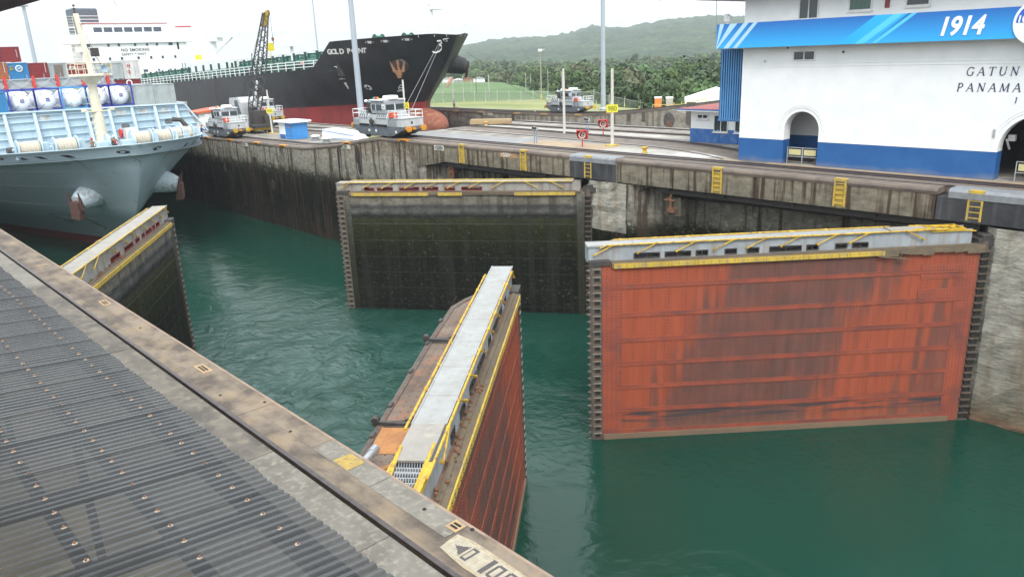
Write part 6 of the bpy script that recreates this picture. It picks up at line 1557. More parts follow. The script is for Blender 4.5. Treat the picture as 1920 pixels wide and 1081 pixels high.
def loop(cy, cz, ry, rz_, n=12, a0=0, a1=360): return [(cy + ry * math.cos(R(a0 + (a1 - a0) * i / n)), cz + rz_ * math.sin(R(a0 + (a1 - a0) * i / n))) for i in range(n + 1)]
hull_lines(loop(91.9, -7.65, .45, .30), .06, ml, 'draught_figure', -1); hull_lines(loop(91.0, -8.15, .45, .30), .06, ml, 'draught_figure', -1)
hull_lines([(87.9, -7.75), (87.0, -7.75), (87.6, -8.3)], .06, ml, 'draught_figure', -1); hull_lines([(86.5, -8.1), (87.1, -8.1), (87.1, -8.4), (86.6, -8.5), (86.4, -8.75), (87.0, -8.9)], .06, ml, 'draught_figure', -1)
weld = M('weld_line', (.30, .35, .37), (.26, .31, .33)); 
for z, ya, yb in ((-1.9, 76, 112), (-3.6, 78, 115), (-5.9, 80, 118), (-7.6, 83, 120)):
    for s in (-1, 1): hull_lines([(ya + (yb - ya) * i / 24, z - .004 * i) for i in range(25)], .035, weld, 'weld_seam', s, d=.004)
hull_lines([(75.2 + .01 * i, -1.05 - .012 * i) for i in range(3)] + [(79, -1.1), (84, -1.2), (95, -1.25)], .05, M('cable_dark', (.10, .10, .10)), 'hull_cable', -1, d=.03)
for y, s in ((75.15, -1), (76.8, 1), (78.1, -1)):
    hull_lines([(y, -.5), (y + .02, -1.2), (y + .03, -1.9)], .05, M('rust_run', (.20, .15, .11)), 'rust_streak', s, d=.006)
hull_lines([(77.2, -1.0), (79.0, -1.05)], .14, M('rust_run2', (.34, .19, .10), (.24, .15, .1), 6), 'rust_patch', 1, d=.008)
# crew
person(20.9, 80.2, -.85, 0, tanc, blk, 'crew member in tan with red helmet bent over the windlass', redp, 'lean')
person(22.4, 79.7, -.85, R(10), blk, blk, 'crew member in black with white helmet at the windlass', white)
person(23.0, 80.6, -.85, R(-20), M('cloth_red', (.5, .04, .05)), blk, 'crew member in red behind the windlass', white)
person(34.9, 89.6, -1.25, R(60), bluec, bluec, 'crew member in blue overalls with orange hood leaning at the bow tip rail', oran, 'lean')

# ------------------------------------------------------------------ deck cargo of the container ship
def cmat(n, c): return M('box_' + n, c, tuple(v * .8 for v in c), .8, .55, bump=.05, streak=tuple(v * .45 + .03 for v in c), samt=.35)
CC = {'brown': cmat('brown', (.30, .05, .035)), 'red': cmat('red', (.24, .025, .03)), 'blue': cmat('blue', (.03, .22, .46)), 'grey': cmat('grey', (.40, .44, .44)), 'rust': cmat('rust', (.38, .13, .05)), 'white': cmat('white', (.66, .66, .63)), 'lgrey': cmat('lgrey', (.48, .51, .51))}
def container(x, y, z, c, label, L_=6.06, wid=2.36, h=2.45, doors=False, grp='containers stacked on the grey ship'):
    t = thing('shipping_container', label, 'container', (x, y, z), 0, grp)
    q = MB(); m_ = CC[c]; a = .05; n = 15
    pr = []
    for i in range(n):   # corrugated end facing the bow
        xa = -wid / 2 + .1 + (wid - .2) * i / n; w_ = (wid - .2) / n
        pr += [(xa, 0.0), (xa + w_ * .3, .035), (xa + w_ * .7, .035), (xa + w_, 0.0)]
    if not doors:
        q.add([(px, .02 + pyy, .14) for px, pyy in pr] + [(px, .02 + pyy, h - .12) for px, pyy in pr], [(i, i + 1, len(pr) + i + 1, len(pr) + i) for i in range(len(pr) - 1)])
        q.box(-wid / 2 + .05, wid / 2 - .05, .08, L_, .1, h - .03)
    else:
        q.box(-wid / 2 + .05, -.01, .02, .1, .14, h - .12); q.box(.01, wid / 2 - .05, .02, .1, .14, h - .12); q.box(-wid / 2 + .05, wid / 2 - .05, .1, L_, .1, h - .03)
    q.build('panel_wall', m_, t)
    q = MB()
    for s in (-1, 1):
        q.box(s * wid / 2 - (.1 if s > 0 else 0), s * wid / 2 + (.1 if s < 0 else 0), -.02, .1, 0, h); q.box(s * wid / 2 - (.06 if s > 0 else 0), s * wid / 2 + (.06 if s < 0 else 0), .1, L_, h - .1, h); q.box(s * wid / 2 - (.06 if s > 0 else 0), s * wid / 2 + (.06 if s < 0 else 0), .1, L_, 0, .12)
    q.box(-wid / 2 + .1, wid / 2 - .1, -.02, .06, h - .12, h - .003); q.box(-wid / 2 + .1, wid / 2 - .1, -.02, .06, .003, .14); q.build('frame', m_, t)
    if doors:
        q = MB()
        for xx in (-.8, -.35, .35, .8):
            q.tube([(xx, -.02, .15), (xx, -.02, h - .12)], .025, 5); q.box(xx - .04, xx + .12, -.05, -.01, .95, 1.05)
        q.build('lock_rod', galv, t)
    return t
CT, DZ = 108.0, 0
# tank containers
tkb = M('tank_frame_blue', (.03, .045, .36), (.025, .04, .28), 2, .5); tkw = M('tank_white', (.80, .81, .82), (.72, .73, .74), 1, .35, bump=.02)
tlab = M('tank_label', (.02, .03, .28), (.02, .03, .22))
xs_t = (21.56, 24.27, 27.2, 29.93, 32.64)
wt = 2.66
labs = ('leftmost tank container, white tank with side barrel showing', 'second white tank container from the left in blue frame', 'white tank container without label square, left of the cream mast', 'white tank container just right of the cream mast', 'rightmost white tank container beside the grey containers')
for i, xx in enumerate(xs_t):
    t = thing('tank_container', labs[i], 'tank container', (xx, CT, 2.42), 0, 'tank containers in blue frames on the grey ship')
    fm_ = tkb if i != 2 else M('tank_frame_sky', (.06, .28, .55), (.05, .24, .5), 2, .5)
    q = MB(); w_, h_, L_ = wt / 2, 2.6, 6.0
    for yy in (0, L_):
        for s in (-1, 1): q.box(s * w_ - .08, s * w_ + .08 - .0, yy - .08, yy + .08, 0, h_)
        q.box(-w_ + .08, w_ - .08, yy - .07, yy + .07, h_ - .14, h_ - .01); q.box(-w_ + .08, w_ - .08, yy - .07, yy + .07, .01, .15)
        for s in (-1, 1):
            for v in (-1, 1): q.bar((s * w_, yy, h_ / 2 + v * h_ / 2 * .96), (s * w_ * .35, yy - .02, h_ / 2 + v * h_ / 2 * .4), .05, .05)
    for s in (-1, 1): q.box(s * w_ - .05, s * w_ + .05, .08, L_ - .08, .02, .14); q.box(s * w_ - .05, s * w_ + .05, .08, L_ - .08, h_ - .14, h_ - .02)
    q.build('frame', fm_, t)
    q = MB(); pf = [(.02, .16), (.4, .19), (.75, .28), (1.0, .45), (1.12, .7), (1.13, 1.0), (1.13, 5.2), (1.0, 5.6), (.5, 5.8), (.02, 5.85)]
    q.lathe(pf, 28 if i != 2 else 8, (0, 0, h_ / 2), 'y')
    tk = q.build('tank', tkw, t, smooth=(i != 2))
    q = MB(); 
    for yy in (1.0, 1.5, 2.0, 2.5): q.lathe([(1.15, yy), (1.15, yy + .06)], 28, (0, 0, h_ / 2), 'y')
    q.build('hoop', M('hoop_grey', (.6, .6, .62)), tk)
    if i != 2:
        q = MB(); q.box(-.2, .2, .10, .13, h_ / 2 - .18, h_ / 2 + .2); q.build('label_square', tlab, tk)
        q = MB(); q.box(-.15, .15, .085, .1, h_ / 2 + .02, h_ / 2 + .06); q.box(-.15, .15, .085, .1, h_ / 2 - .08, h_ / 2 - .05); q.build('label_text_bar', white, tk)
    else:
        q = MB(); q.prism([(0, 1.6), (.11, 1.71), (0, 1.82), (-.11, 1.71)], .22, .24, 'y'); q.build('hazard_diamond', redp, tk)
        q = MB(); q.prism([(-.7, 1.6), (-.5, 1.6), (-.6, 1.78)], .35, .37, 'y'); q.build('hazard_triangle', M('hz_orange', (.8, .3, .05)), tk)
container(35.3, CT, 2.28, 'grey', 'grey corrugated container right of the white tanks', wid=2.7, h=2.62); container(38.05, CT, 2.2, 'grey', 'grey corrugated container at the right end of the tank row', wid=2.7, h=2.62)
container(40.7, CT + 3, -.4, 'lgrey', 'pale grey container low behind the sloping end of the breakwater', h=2.6)
# lashing bridge and upper rows
q = SM(); zb0 = 5.05
for xx in (21.4, 24.5, 27.2, 30.2, 33.2):
    q = SM(); q.box(xx - .16, xx + .16, 114.1, 114.6, 3.5, 6.5); q.build('lashing_post', M('lash_red', (.55, .04, .03), (.45, .04, .03), 3), gs)
q = SM(); q.box(16, 34, 114.3, 114.5, 5.0, 5.15); q.box(16, 34, 114.3, 114.5, 6.1, 6.2); q.box(16, 34, 114.55, 114.6, 5.1, 6.1)
for k in range(8): q.bar((16.5 + k * 2.2, 114.2, 5.1), (17.6 + k * 2.2, 114.2, 6.1), .08, .08); q.bar((17.6 + k * 2.2, 114.2, 6.1), (18.7 + k * 2.2, 114.2, 5.1), .08, .08)
for k in range(10): q.tube([(16.3 + k * 1.9, 114.3, 6.2), (16.3 + k * 1.9, 114.3, 6.7)], .03, 4)
q.build('lashing_bridge', M('lash_grey', (.42, .45, .46), (.34, .37, .38), 3), gs)
Y2 = 118.0; wx = 2.3
row = [('rust', 'orange-brown container at the left edge of the upper row'), ('blue', 'bright blue container with white round emblem'), ('red', 'maroon container right of the blue one'), ('grey', 'grey container with brown door panel in the upper row'), ('red', 'maroon container with white lettering behind the mast platform'),
       ('lgrey', 'pale grey container just behind the mast platform'), ('grey', 'grey container with small yellow mark beside the white one'), ('white', 'white container with red letter marks at the right end of the upper row')]
for i, (c, lab) in enumerate(row):
    x = 21.57 + i * wx
    z = 6.1 - .085 * i
    t = container(x, Y2, z, c, lab, wid=2.24, h=2.15 if i < 7 else 2.5, doors=c in ('white',))
    if c == 'blue':
        q = MB(); n = 20; q.lathe([(.42, -.045), (.42, -.025)], n, (.1, 0, 1.45), 'y'); q.build('round_emblem', white, t)
        q = MB(); q.lathe([(.30, -.055), (.30, -.046)], n, (.1, 0, 1.45), 'y'); q.build('emblem_disc', CC['blue'], t)
        q = MB(); q.bar((-.1, -.06, 1.25), (.0, -.06, 1.68), .012, .1); q.bar((.2, -.06, 1.22), (.3, -.06, 1.65), .012, .1); q.bar((-.05, -.06, 1.42), (.25, -.06, 1.5), .012, .1); q.build('emblem_stroke', white, t)
        q = MB(); q.box(-.95, -.55, -.04, -.02, 1.65, 1.75); q.box(-.95, -.55, -.04, -.02, 1.45, 1.55); q.box(-.95, -.55, -.04, -.02, 1.28, 1.38); q.build('yellow_mark', yellow, t)
    if i == 4: text('container_lettering', 'tex', .62, white, t, (-1.0, -.04, 1.4), (1, 0, 0), (0, 0, 1), .004, .02)
    if c == 'white':
        text('container_lettering', 'H', .6, redp, t, (-.6, -.05, 1.55), (1, 0, 0), (0, 0, 1), .004, .02); text('container_lettering', '2', .6, redp, t, (-.58, -.05, .75), (1, 0, 0), (0, 0, 1), .004, .02)
    if i == 6:
        q = MB(); q.box(-.9, -.55, -.03, -.02, 1.6, 1.9); q.build('yellow_mark', yellow, t)
    if i == 3:
        q = MB(); q.box(-.5, .5, -.03, .0, .3, 1.9); q.build('brown_panel', M('panel_brown', (.2, .15, .12), (.14, .12, .1), 5), t)
    if i in (0, 2):
        q = MB(); q.box(.75, .80, -.03, -.02, .9, 2.2); q.build('stripe_mark', white, t)
for i, (c, lab) in enumerate((('red', 'maroon container on the top tier at the far left edge'), ('red', 'maroon container, right end of the top tier'))):
    t = container(22.5 + i * 2.42, Y2 + 8, 8.35, c, lab, wid=2.36, h=.98 + 1.0)
    q = MB(); q.box(.75, .80, -.03, -.02, .6, 1.6); q.build('stripe_mark', white, t)
for i, (c, lab) in enumerate((('red', 'maroon container with round white emblem under the white container'), ('red', 'maroon container in the lower tier behind the mast'))):
    t = container(37.4 - i * 2.5, Y2, 3.0, c, lab, wid=2.4, h=2.42)
    if i == 0:
        q = MB(); q.lathe([(.42, -.045), (.42, -.025)], 18, (-.4, 0, 2.0), 'y'); q.build('round_emblem', white, t); q = MB(); q.lathe([(.26, -.055), (.26, -.046)], 18, (-.4, 0, 2.0), 'y'); q.build('emblem_disc', CC['red'], t)
container(18.3, 114.8, 3.2, 'lgrey', 'pale container seen under the left end of the lashing bridge', wid=2.6, h=2.4)
container(18.9, CT, 2.42, 'blue', 'dark green container sliver left of the white tanks', wid=2.2, h=2.5)['label'] = 'container sliver at the picture edge left of the white tanks'

# ------------------------------------------------------------------ black tanker
def hullblack():
    m = bpy.data.materials.new('tanker_black_red'); m.use_nodes = True; t = m.node_tree; b = t.nodes['Principled BSDF']; b.inputs['Roughness'].default_value = .5
    ge = N(t, 'ShaderNodeNewGeometry'); sp = N(t, 'ShaderNodeSeparateXYZ'); lk(t, ge.outputs['Position'], sp.inputs[0])
    yy = N(t, 'ShaderNodeMath', operation='MAXIMUM'); yy.inputs[1].default_value = 106; lk(t, sp.outputs['Y'], yy.inputs[0])
    ma = N(t, 'ShaderNodeMath', operation='MULTIPLY_ADD'); ma.inputs[1].default_value = .034; lk(t, yy.outputs[0], ma.inputs[0]); lk(t, sp.outputs['Z'], ma.inputs[2])
    gt = N(t, 'ShaderNodeMath', operation='GREATER_THAN'); gt.inputs[1].default_value = .15 + 106 * .034; lk(t, ma.outputs[0], gt.inputs[0])
    n1 = N(t, 'ShaderNodeTexNoise'); n1.inputs['Scale'].default_value = .35; n1.inputs['Detail'].default_value = 9; n1.inputs['Roughness'].default_value = .65
    mp = N(t, 'ShaderNodeMapping'); mp.inputs['Scale'].default_value = (1, 1, .6); lk(t, ge.outputs['Position'], mp.inputs[0]); lk(t, mp.outputs[0], n1.inputs['Vector'])
    r1 = N(t, 'ShaderNodeMapRange'); r1.inputs[1].default_value = .38; r1.inputs[2].default_value = .66; lk(t, n1.outputs['Fac'], r1.inputs[0])
    mi = N(t, 'ShaderNodeMix', data_type='RGBA'); mi.inputs[6].default_value = (.012, .013, .016, 1); mi.inputs[7].default_value = (.030, .031, .036, 1); lk(t, r1.outputs[0], mi.inputs[0])
    n2 = N(t, 'ShaderNodeTexNoise'); n2.inputs['Scale'].default_value = .9; n2.inputs['Detail'].default_value = 7
    mp2 = N(t, 'ShaderNodeMapping'); mp2.inputs['Scale'].default_value = (1, 1, .08); lk(t, ge.outputs['Position'], mp2.inputs[0]); lk(t, mp2.outputs[0], n2.inputs['Vector'])
    r2 = N(t, 'ShaderNodeMapRange'); r2.inputs[1].default_value = .6; r2.inputs[2].default_value = .75; r2.inputs[4].default_value = .30; lk(t, n2.outputs['Fac'], r2.inputs[0])
    x2 = N(t, 'ShaderNodeMix', data_type='RGBA'); x2.inputs[7].default_value = (.06, .04, .03, 1); lk(t, r2.outputs[0], x2.inputs[0]); lk(t, mi.outputs[2], x2.inputs[6])
    mr = N(t, 'ShaderNodeMix', data_type='RGBA'); mr.inputs[6].default_value = (.27, .035, .035, 1); mr.inputs[7].default_value = (.15, .03, .03, 1); lk(t, r1.outputs[0], mr.inputs[0])
    # rusty foot at the stem
    ds = N(t, 'ShaderNodeVectorMath', operation='DISTANCE'); ds.inputs[1].default_value = (73.9, 96, -2.0); lk(t, ge.outputs['Position'], ds.inputs[0])
    rr_ = N(t, 'ShaderNodeMath', operation='MULTIPLY_ADD'); rr_.inputs[1].default_value = -4.5; lk(t, n1.outputs['Fac'], rr_.inputs[0]); lk(t, ds.outputs['Value'], rr_.inputs[2])
    r3 = N(t, 'ShaderNodeMapRange'); r3.inputs[1].default_value = .4; r3.inputs[2].default_value = 1.8; r3.inputs[3].default_value = .75; r3.inputs[4].default_value = 0; lk(t, rr_.outputs[0], r3.inputs[0])
    x = N(t, 'ShaderNodeMix', data_type='RGBA'); lk(t, gt.outputs[0], x.inputs[0]); lk(t, mr.outputs[2], x.inputs[6]); lk(t, x2.outputs[2], x.inputs[7])
    x3 = N(t, 'ShaderNodeMix', data_type='RGBA'); x3.inputs[7].default_value = (.36, .13, .05, 1); lk(t, r3.outputs[0], x3.inputs[0]); lk(t, x.outputs[2], x3.inputs[6])
    lk(t, x3.outputs[2], b.inputs['Base Color']); return m
hb_ = hullblack()
tk = thing('tanker', 'black and red tanker with white bridge passing in the far lane, bow to the right', 'ship', (73.9, 110, 0)); KT = T0(73.9, 110)
def TM(): q = MB(); q.T = KT; return q
def kmd(y): return 5.75 - .0345 * (y - 106)
def k_zt(y):
    if y <= 105: return lerpt([(90, 9.65), (92, 9.95), (96.5, 9.8), (105, 9.5)], y)
    if y <= 107.6: return 9.5 + (kmd(107.6) - 9.5) * (y - 105) / 2.6
    return kmd(y)
q = MB(); q.T = KT
for s in (-1, 1):
    us = [0, .12, .3, .6, 1, 1.6, 2.4, 3.4, 4.6, 6, 7.5, 9.2, 11, 12.8, 14.7, 15.3, 16.2, 17.3, 17.9, 19.5, 22, 26, 32, 40, 60, 90, 130, 175]
    nz = 20; v = []
    for u_ in us:
        yy = 90.3 + u_; zt_ = k_zt(yy)
        for j in range(nz + 1):
            b_ = j / nz; z = -12 + (zt_ + 12) * b_ ** .9
            # section: blend so the stem profile is met
            y = k_y0(z) + u_ if u_ < 14 else max(90.3 + u_, k_y0(z) + 14 + (u_ - 14) * .8)
            if u_ < 14: 
                zt2 = k_zt(y) if b_ > .8 else zt_; 
            v.append((73.9 + s * k_hb(y, z), y, z))
    m_ = nz + 1; f = [(i * m_ + j, (i + 1) * m_ + j, (i + 1) * m_ + j + 1, i * m_ + j + 1) for i in range(len(us) - 1) for j in range(nz)]
    q.add(v, f)
q.build('hull', hb_, tk, smooth=True)
q = TM(); q.ball((73.9, 99.6, -3.3), 2.4, 5.4, 2.5, 24, 16); q.build('bulb', M('bulb_rust', (.30, .10, .055), (.20, .05, .035), .8, .75, bump=.15, c3=(.42, .22, .12), c3scale=1.6), tk, smooth=True)
q = TM(); ys = [91.3, 92.5, 94.5, 97, 100, 103.5, 106]; L_ = [(73.9 - k_hb(y, 9.2) + .1, y, 9.0) for y in reversed(ys)] + [(73.9 + k_hb(y, 9.2) - .1, y, 9.0) for y in ys]
n = len(ys); q.add(L_, [(i, i + 1, 2 * n - 2 - i, 2 * n - 1 - i) for i in range(n - 1)]); 

yd = [105.8, 107, 109, 112, 116, 122, 130, 262]
for a_, b_ in zip(yd, yd[1:]):
    ha, hb2 = k_hb(a_, kmd(a_)) - .2, k_hb(b_, kmd(b_)) - .2
    q.hexa([(73.9 - ha, a_, kmd(a_) - .4), (73.9 + ha, a_, kmd(a_) - .4), (73.9 + hb2, b_, kmd(b_) - .4), (73.9 - hb2, b_, kmd(b_) - .4), (73.9 - ha, a_, kmd(a_) - .05), (73.9 + ha, a_, kmd(a_) - .05), (73.9 + hb2, b_, kmd(b_) - .05), (73.9 - hb2, b_, kmd(b_) - .05)])
q.build('deck', M('tanker_deck_green', (.05, .17, .12), (.04, .12, .09), 1), tk)
q = TM(); hw_ = k_hb(105.6, 7) - .35; q.box(73.9 - hw_, 73.9 + hw_, 105.4, 105.6, 4.5, 9.2); q.build('forecastle_bulkhead', blackp, tk)
wm = M('lettering_white', (.72, .72, .70), (.6, .6, .58), 4, .6, bump=0)
# ship's name on the flare
def ktan(y, z, s=-1):
    c0 = Vector((73.9 + s * k_hb(y, z), y, z)); c1 = Vector((73.9 + s * k_hb(y - .6, z), y - .6, z)); c2 = Vector((73.9 + s * k_hb(y, z + .6), y, z + .6))
    tu = (c1 - c0).normalized(); tz = (c2 - c0); tz = (tz - tu * tz.dot(tu)).normalized(); nn = tu.cross(tz)
    if nn.dot(Vector((-1, -1, 0))) < 0: nn = -nn
    return c0, tu, tz, nn
def hull_word(word, y, z, size, adv):
    for i, ch in enumerate(word):
        if ch == ' ': y -= adv * .75; continue
        c0, tu, tz, nn = ktan(y, z); c0 = c0 + nn * .05
        text('name_letter', ch, size, wm, tk, (c0.x - 73.9, c0.y - 110, c0.z), tu, tz, .02, .035, .12, xs=1.0)
        # advance along the surface
        step = adv * (.55 if ch == 'I' else 1.0); y -= step * abs(tu.y)
hull_word('GOLD POINT', 106.2, 7.75, 1.05, .70)
def kpatch(y, z, du, dz, shape, mat_, name, d=.04, slant=0): return hull_patch(y, z, -1, du, dz, shape, mat_, name, d, slant, tk, k_hb, 73.9, KT, .1)
c0, tu, tz, nn = ktan(103.76, 2.68)
kpatch(103.76, 2.68, .5, .55, 'oval', wm, 'thruster_mark', .05)
for a, b in (((-.3, -.1), (-.3, .1)), ((.3, -.1), (.3, .1)), ((-.1, .3), (.1, .3)), ((-.1, -.3), (.1, -.3))): pass
q = TM()
for a in range(4):
    an = math.pi / 2 * a; p0 = c0 + nn * .07; p1 = p0 + tu * (.36 * math.cos(an)) + tz * (.4 * math.sin(an)); q.bar(p0, p1, .16, .16)
q.build('thruster_cross', ml, tk)
def kline(pts2, c, w, name='hull_mark', mat_=None):
    c0, tu, tz, nn = ktan(*c); q = TM(); P = [c0 + nn * .06 + tu * a + tz * b for a, b in pts2]
    for a, b in zip(P, P[1:]): q.bar(a, b, .05, w)
    return q.build(name, mat_ or wm, tk)
kline([(.55, .55), (.0, .3), (-.3, -.1), (-.25, -.5), (.2, -.55), (.5, -.35), (.35, -.1), (-.2, -.1)], (100.06, 2.58), .1, 'draught_six')
kline([(-.6, -.75), (.6, -.75)], (100.06, 2.58), .08)
kline([(-.3, .1), (.3, .1), (0, .1), (0, -.15)], (105.87, 5.86), .1); kline([(-.5, 0), (.5, 0), (0, 0), (0, .2)], (106.14, 4.11), .08)
c0, tu, tz, nn = ktan(106.3, 3.1); q = TM(); q.prism([(-.18, .6), (.18, .6), (.18, -.3), (0, -.6), (-.18, -.3)], 0, .02, 'z'); 
q = TM(); P = [c0 + nn * .05 + tu * a + tz * b for a, b in [(-.22, .55), (.18, .6), (.30, -.5), (.12, -.65), (-.05, -.2)]]; q.add(P, [(0, 1, 2, 3, 4)]); q.build('hull_arrow', wm, tk)
# emblem near the stem: a white loop figure
kline([(-.2, 1.1), (.35, 1.2), (.5, .8), (.1, .5), (.45, .3), (.4, -.2), (.1, -.55), (-.5, -.75), (-.9, -.55)], (92.6, 8.0), .2, 'bow_emblem'); kline([(.7, 1.35), (1.5, 1.5)], (92.6, 8.0), .08, 'bow_emblem')
for y, z, w in ((99.4, 9.15, .75), (97.4, 9.2, .75), (94.9, 9.3, .85)):
    kpatch(y, z, w, .30, 'oval', blackp, 'fairlead_rim', .04); kpatch(y, z, w * .88, .2, 'oval', wm, 'fairlead_gap', .06)
    c0, tu, tz, nn = ktan(y, z); q = TM(); q.cbox(0, 0, 0, 0, 0, 0); q = TM()
    for a in (-.25, .3): q.ball(c0 + nn * .08 + tu * a * 1.6, .16, .16, .18, 6, 5)
    q.build('fairlead_roller', dark, tk)
kpatch(91.5, 9.0, .28, .32, 'oval', wm, 'panama_lead', .05); kpatch(91.5, 9.0, .16, .2, 'oval', ml, 'panama_lead_hole', .07)
ranch = M('anchor_rust', (.38, .20, .10), (.22, .10, .06), 2.5, .8, bump=.3)
for s, y, z in ((-1, 97.9, 5.7), (1, 98.5, 5.6)):
    c0 = Vector((73.9 + s * k_hb(y, z), y, z)); dv = Vector((s * .85, -.5, -.25)).normalized()
    q = TM(); q.tube([c0 - dv * 1.5, c0 + dv * (.25 if s < 0 else 1.9), c0 + dv * (.45 if s < 0 else 2.2)], [1.7, 1.25, 1.0], 18); q.build('anchor_housing', M('housing_black', (.05, .035, .03), (.025, .022, .022), 1.5) if s < 0 else blackp, tk)
    e = c0 + dv * (.5 if s < 0 else 2.3); up_ = Vector((0, 0, 1)); up_ = (up_ - dv * up_.dot(dv)).normalized(); sd_ = dv.cross(up_)
    q = TM(); q.tube([e + up_ * .9, e - up_ * 1.0], .2, 8)
    q.hexa([e - up_ * 1.7 - sd_ * .25, e - up_ * 1.7 + sd_ * .25, e - up_ * 1.6 + sd_ * .25 + dv * .35, e - up_ * 1.6 - sd_ * .25 + dv * .35, e - up_ * .55 - sd_ * .7, e - up_ * .55 + sd_ * .7, e - up_ * .55 + sd_ * .6 + dv * .4, e - up_ * .55 - sd_ * .6 + dv * .4])
    for k in (-1, 1):
        b0 = e + sd_ * (k * .6) - up_ * .8
        q.hexa([b0 - sd_ * .28, b0 + sd_ * .28, b0 + sd_ * .28 + dv * .2, b0 - sd_ * .28 + dv * .2, b0 + up_ * 1.6 + sd_ * k * .55, b0 + up_ * 1.6 + sd_ * (k * .55 + .08), b0 + up_ * 1.6 + dv * .08 + sd_ * (k * .55 + .08), b0 + up_ * 1.6 + dv * .08 + sd_ * k * .55])
    q.build('anchor', ranch if s < 0 else anch, tk)
# rust runs and dock scuffs
kpatch(142, 2.2, .45, 2.0, 'box', M('side_rust', (.07, .045, .03), (.03, .025, .022), 4), 'rust_run', .02)
# forecastle gear
q = TM(); q.tube([(73.9, 96.2, 9.0), (73.9, 96.2, 13.6)], [.5, .32], 10); q.cbox(74.0, 75.8, 95.4, 97.0, 9.0, 11.1, .1); q.box(73.6, 75.8, 95.3, 97.1, 13.4, 13.5); q.tube([(73.9, 96.2, 13.5), (73.9, 96.2, 17.2)], .2, 8)
q.tube([(73.6, 95.3, 14), (75.8, 95.3, 14), (75.8, 97.1, 14)], .04, 5); q.ball((73.9, 96.2, 14.2), .35, .35, .25, 8, 5); q.build('foremast', white, tk)
q = TM()
for x, y in ((77, 93.0),): q.tube([(x, y, 9.2), (x, y, 13.4)], .09, 6); q.box(x - .5, x + .5, y - .05, y + .05, 11.8, 11.9)
pts = [(73.9 - k_hb(y, 9.7) * s, y) for s, y in ((1, 93.5), (1, 92), (1, 91), (-1, 91), (-1, 92.5), (-1, 95))]
for h in (.5, 1.0, 1.4): q.tube([(x, y, 9.8 + h) for x, y in pts], .035, 4)
for x, y in pts: q.tube([(x, y, 9.5), (x, y, 11.2)], .04, 4)
q.build('bow_rail', white, tk)
q = TM()
for (x, y, s_) in ((70.5, 97.5, .8), (73, 101, 1.0), (69, 103, .9), (77, 99, .9)): q.lathe([(.5 * s_, -.7), (.5 * s_, .7)], 12, (x, y, 9.7), 'x'); q.lathe([(.75 * s_, -.75), (.75 * s_, -.65)], 12, (x, y, 9.7), 'x'); q.lathe([(.75 * s_, .65), (.75 * s_, .75)], 12, (x, y, 9.7), 'x')
q.build('mooring_winch', M('tanker_green', (.012, .13, .08), (.01, .085, .06), 2, .5), tk)
grn = M('tanker_green', (0, 0, 0)); grnd = M('pipe_green_dark', (.006, .05, .035), (.012, .075, .055), 2, .5); wr = M('railing_white', (.75, .76, .76), (.65, .66, .66), 4, .5, bump=0)
q = TM()
def dl(x, y0, y1, h, r_, mb): mb.tube([(x, y0, kmd(y0) + h), (x, y1, kmd(y1) + h)], r_, 8)
for x, h, r_ in ((63.5, 1.0, .3), (64.6, 1.5, .35), (66, 1.1, .38), (67, 1.6, .3), (68.2, 2.1, .42), (70, 2.4, .42), (71.2, 2.0, .3), (73, 2.3, .4)): dl(x, 110, 218, h, r_, q)
q.build('cargo_pipe', grn, tk)
q = TM()
for k in range(30):
    y = 111 + k * 3.7; z = kmd(y)
    q.box(62.8, 74, y, y + .5, z + .65, z + .95); q.box(67.5, 71, y, y + .5, z + 2.75, z + 2.95)
    for x in (62.8, 65.4, 68.8, 72.2): q.box(x, x + .3, y, y + .35, z, z + 2.8)
for k in range(22):
    y = 113 + k * 5 + random.uniform(-1, 1); z = kmd(y); x = random.choice([62.5, 63.5, 64.3, 66]); q.cbox(x, x + random.uniform(.6, 1.6), y, y + random.uniform(.6, 1.8), z, z + random.uniform(.6, 1.5), .05)
q.build('pipe_support', grnd, tk)
q = TM()
P = [y for y in [108 + i * 1.9 for i in range(60)]]
rx = lambda y: 73.9 - k_hb(y, kmd(y)) + .3
for h in (.45, .9, 1.3): q.tube([(rx(y), y, kmd(y) + h) for y in (107.8, 109, 111, 114, 118, 123, 130)] + [(rx(221), 221, kmd(221) + h)], .06, 5)
for y in P: q.box(rx(y) - .05, rx(y) + .05, y, y + .12, kmd(y), kmd(y) + 1.32)
q.build('side_railing', wr, tk)
q = TM()
dl(69.2, 110, 215, 2.9, .05, q); dl(69.2, 110, 215, 3.4, .05, q)
for y in [110 + 2.6 * i for i in range(40)]: q.box(69.15, 69.25, y, y + .1, kmd(y) + 2.2, kmd(y) + 3.4)
q.build('catwalk_rail', wr, tk)
q = TM()
for k in range(26):
    y = 112 + k * 4.0; z = kmd(y); q.tube([(69.8, y, z + 1.5), (69.8, y, z + 2.6), (69.8, y + .5, z + 2.9)], .12, 6); 
    if k % 3 == 0: q.lathe([(.5, -.15), (.5, .15)], 12, (67.5, y, z + 2.0), 'x')
q.build('valve_stand', grn, tk)
q = TM()
for y in (118, 121, 150, 153, 185, 190): 
    z = kmd(y)
    for dx in (0, .7): q.tube([(72 + dx, y, z + 1.8), (72 + dx, y, z + 4.6)], .09, 6)
    q.box(71.8, 72.9, y - .05, y + .05, z + 3.4, z + 3.5)
q.build('vent_post', grnd, tk)
for (y0, y1) in ((150.3, 166),): 
    q = TM(); q.cbox(65.2, 68.5, y0, y1, kmd(158) - .3, 7.9, .1); q.build('deck_store', white, tk)
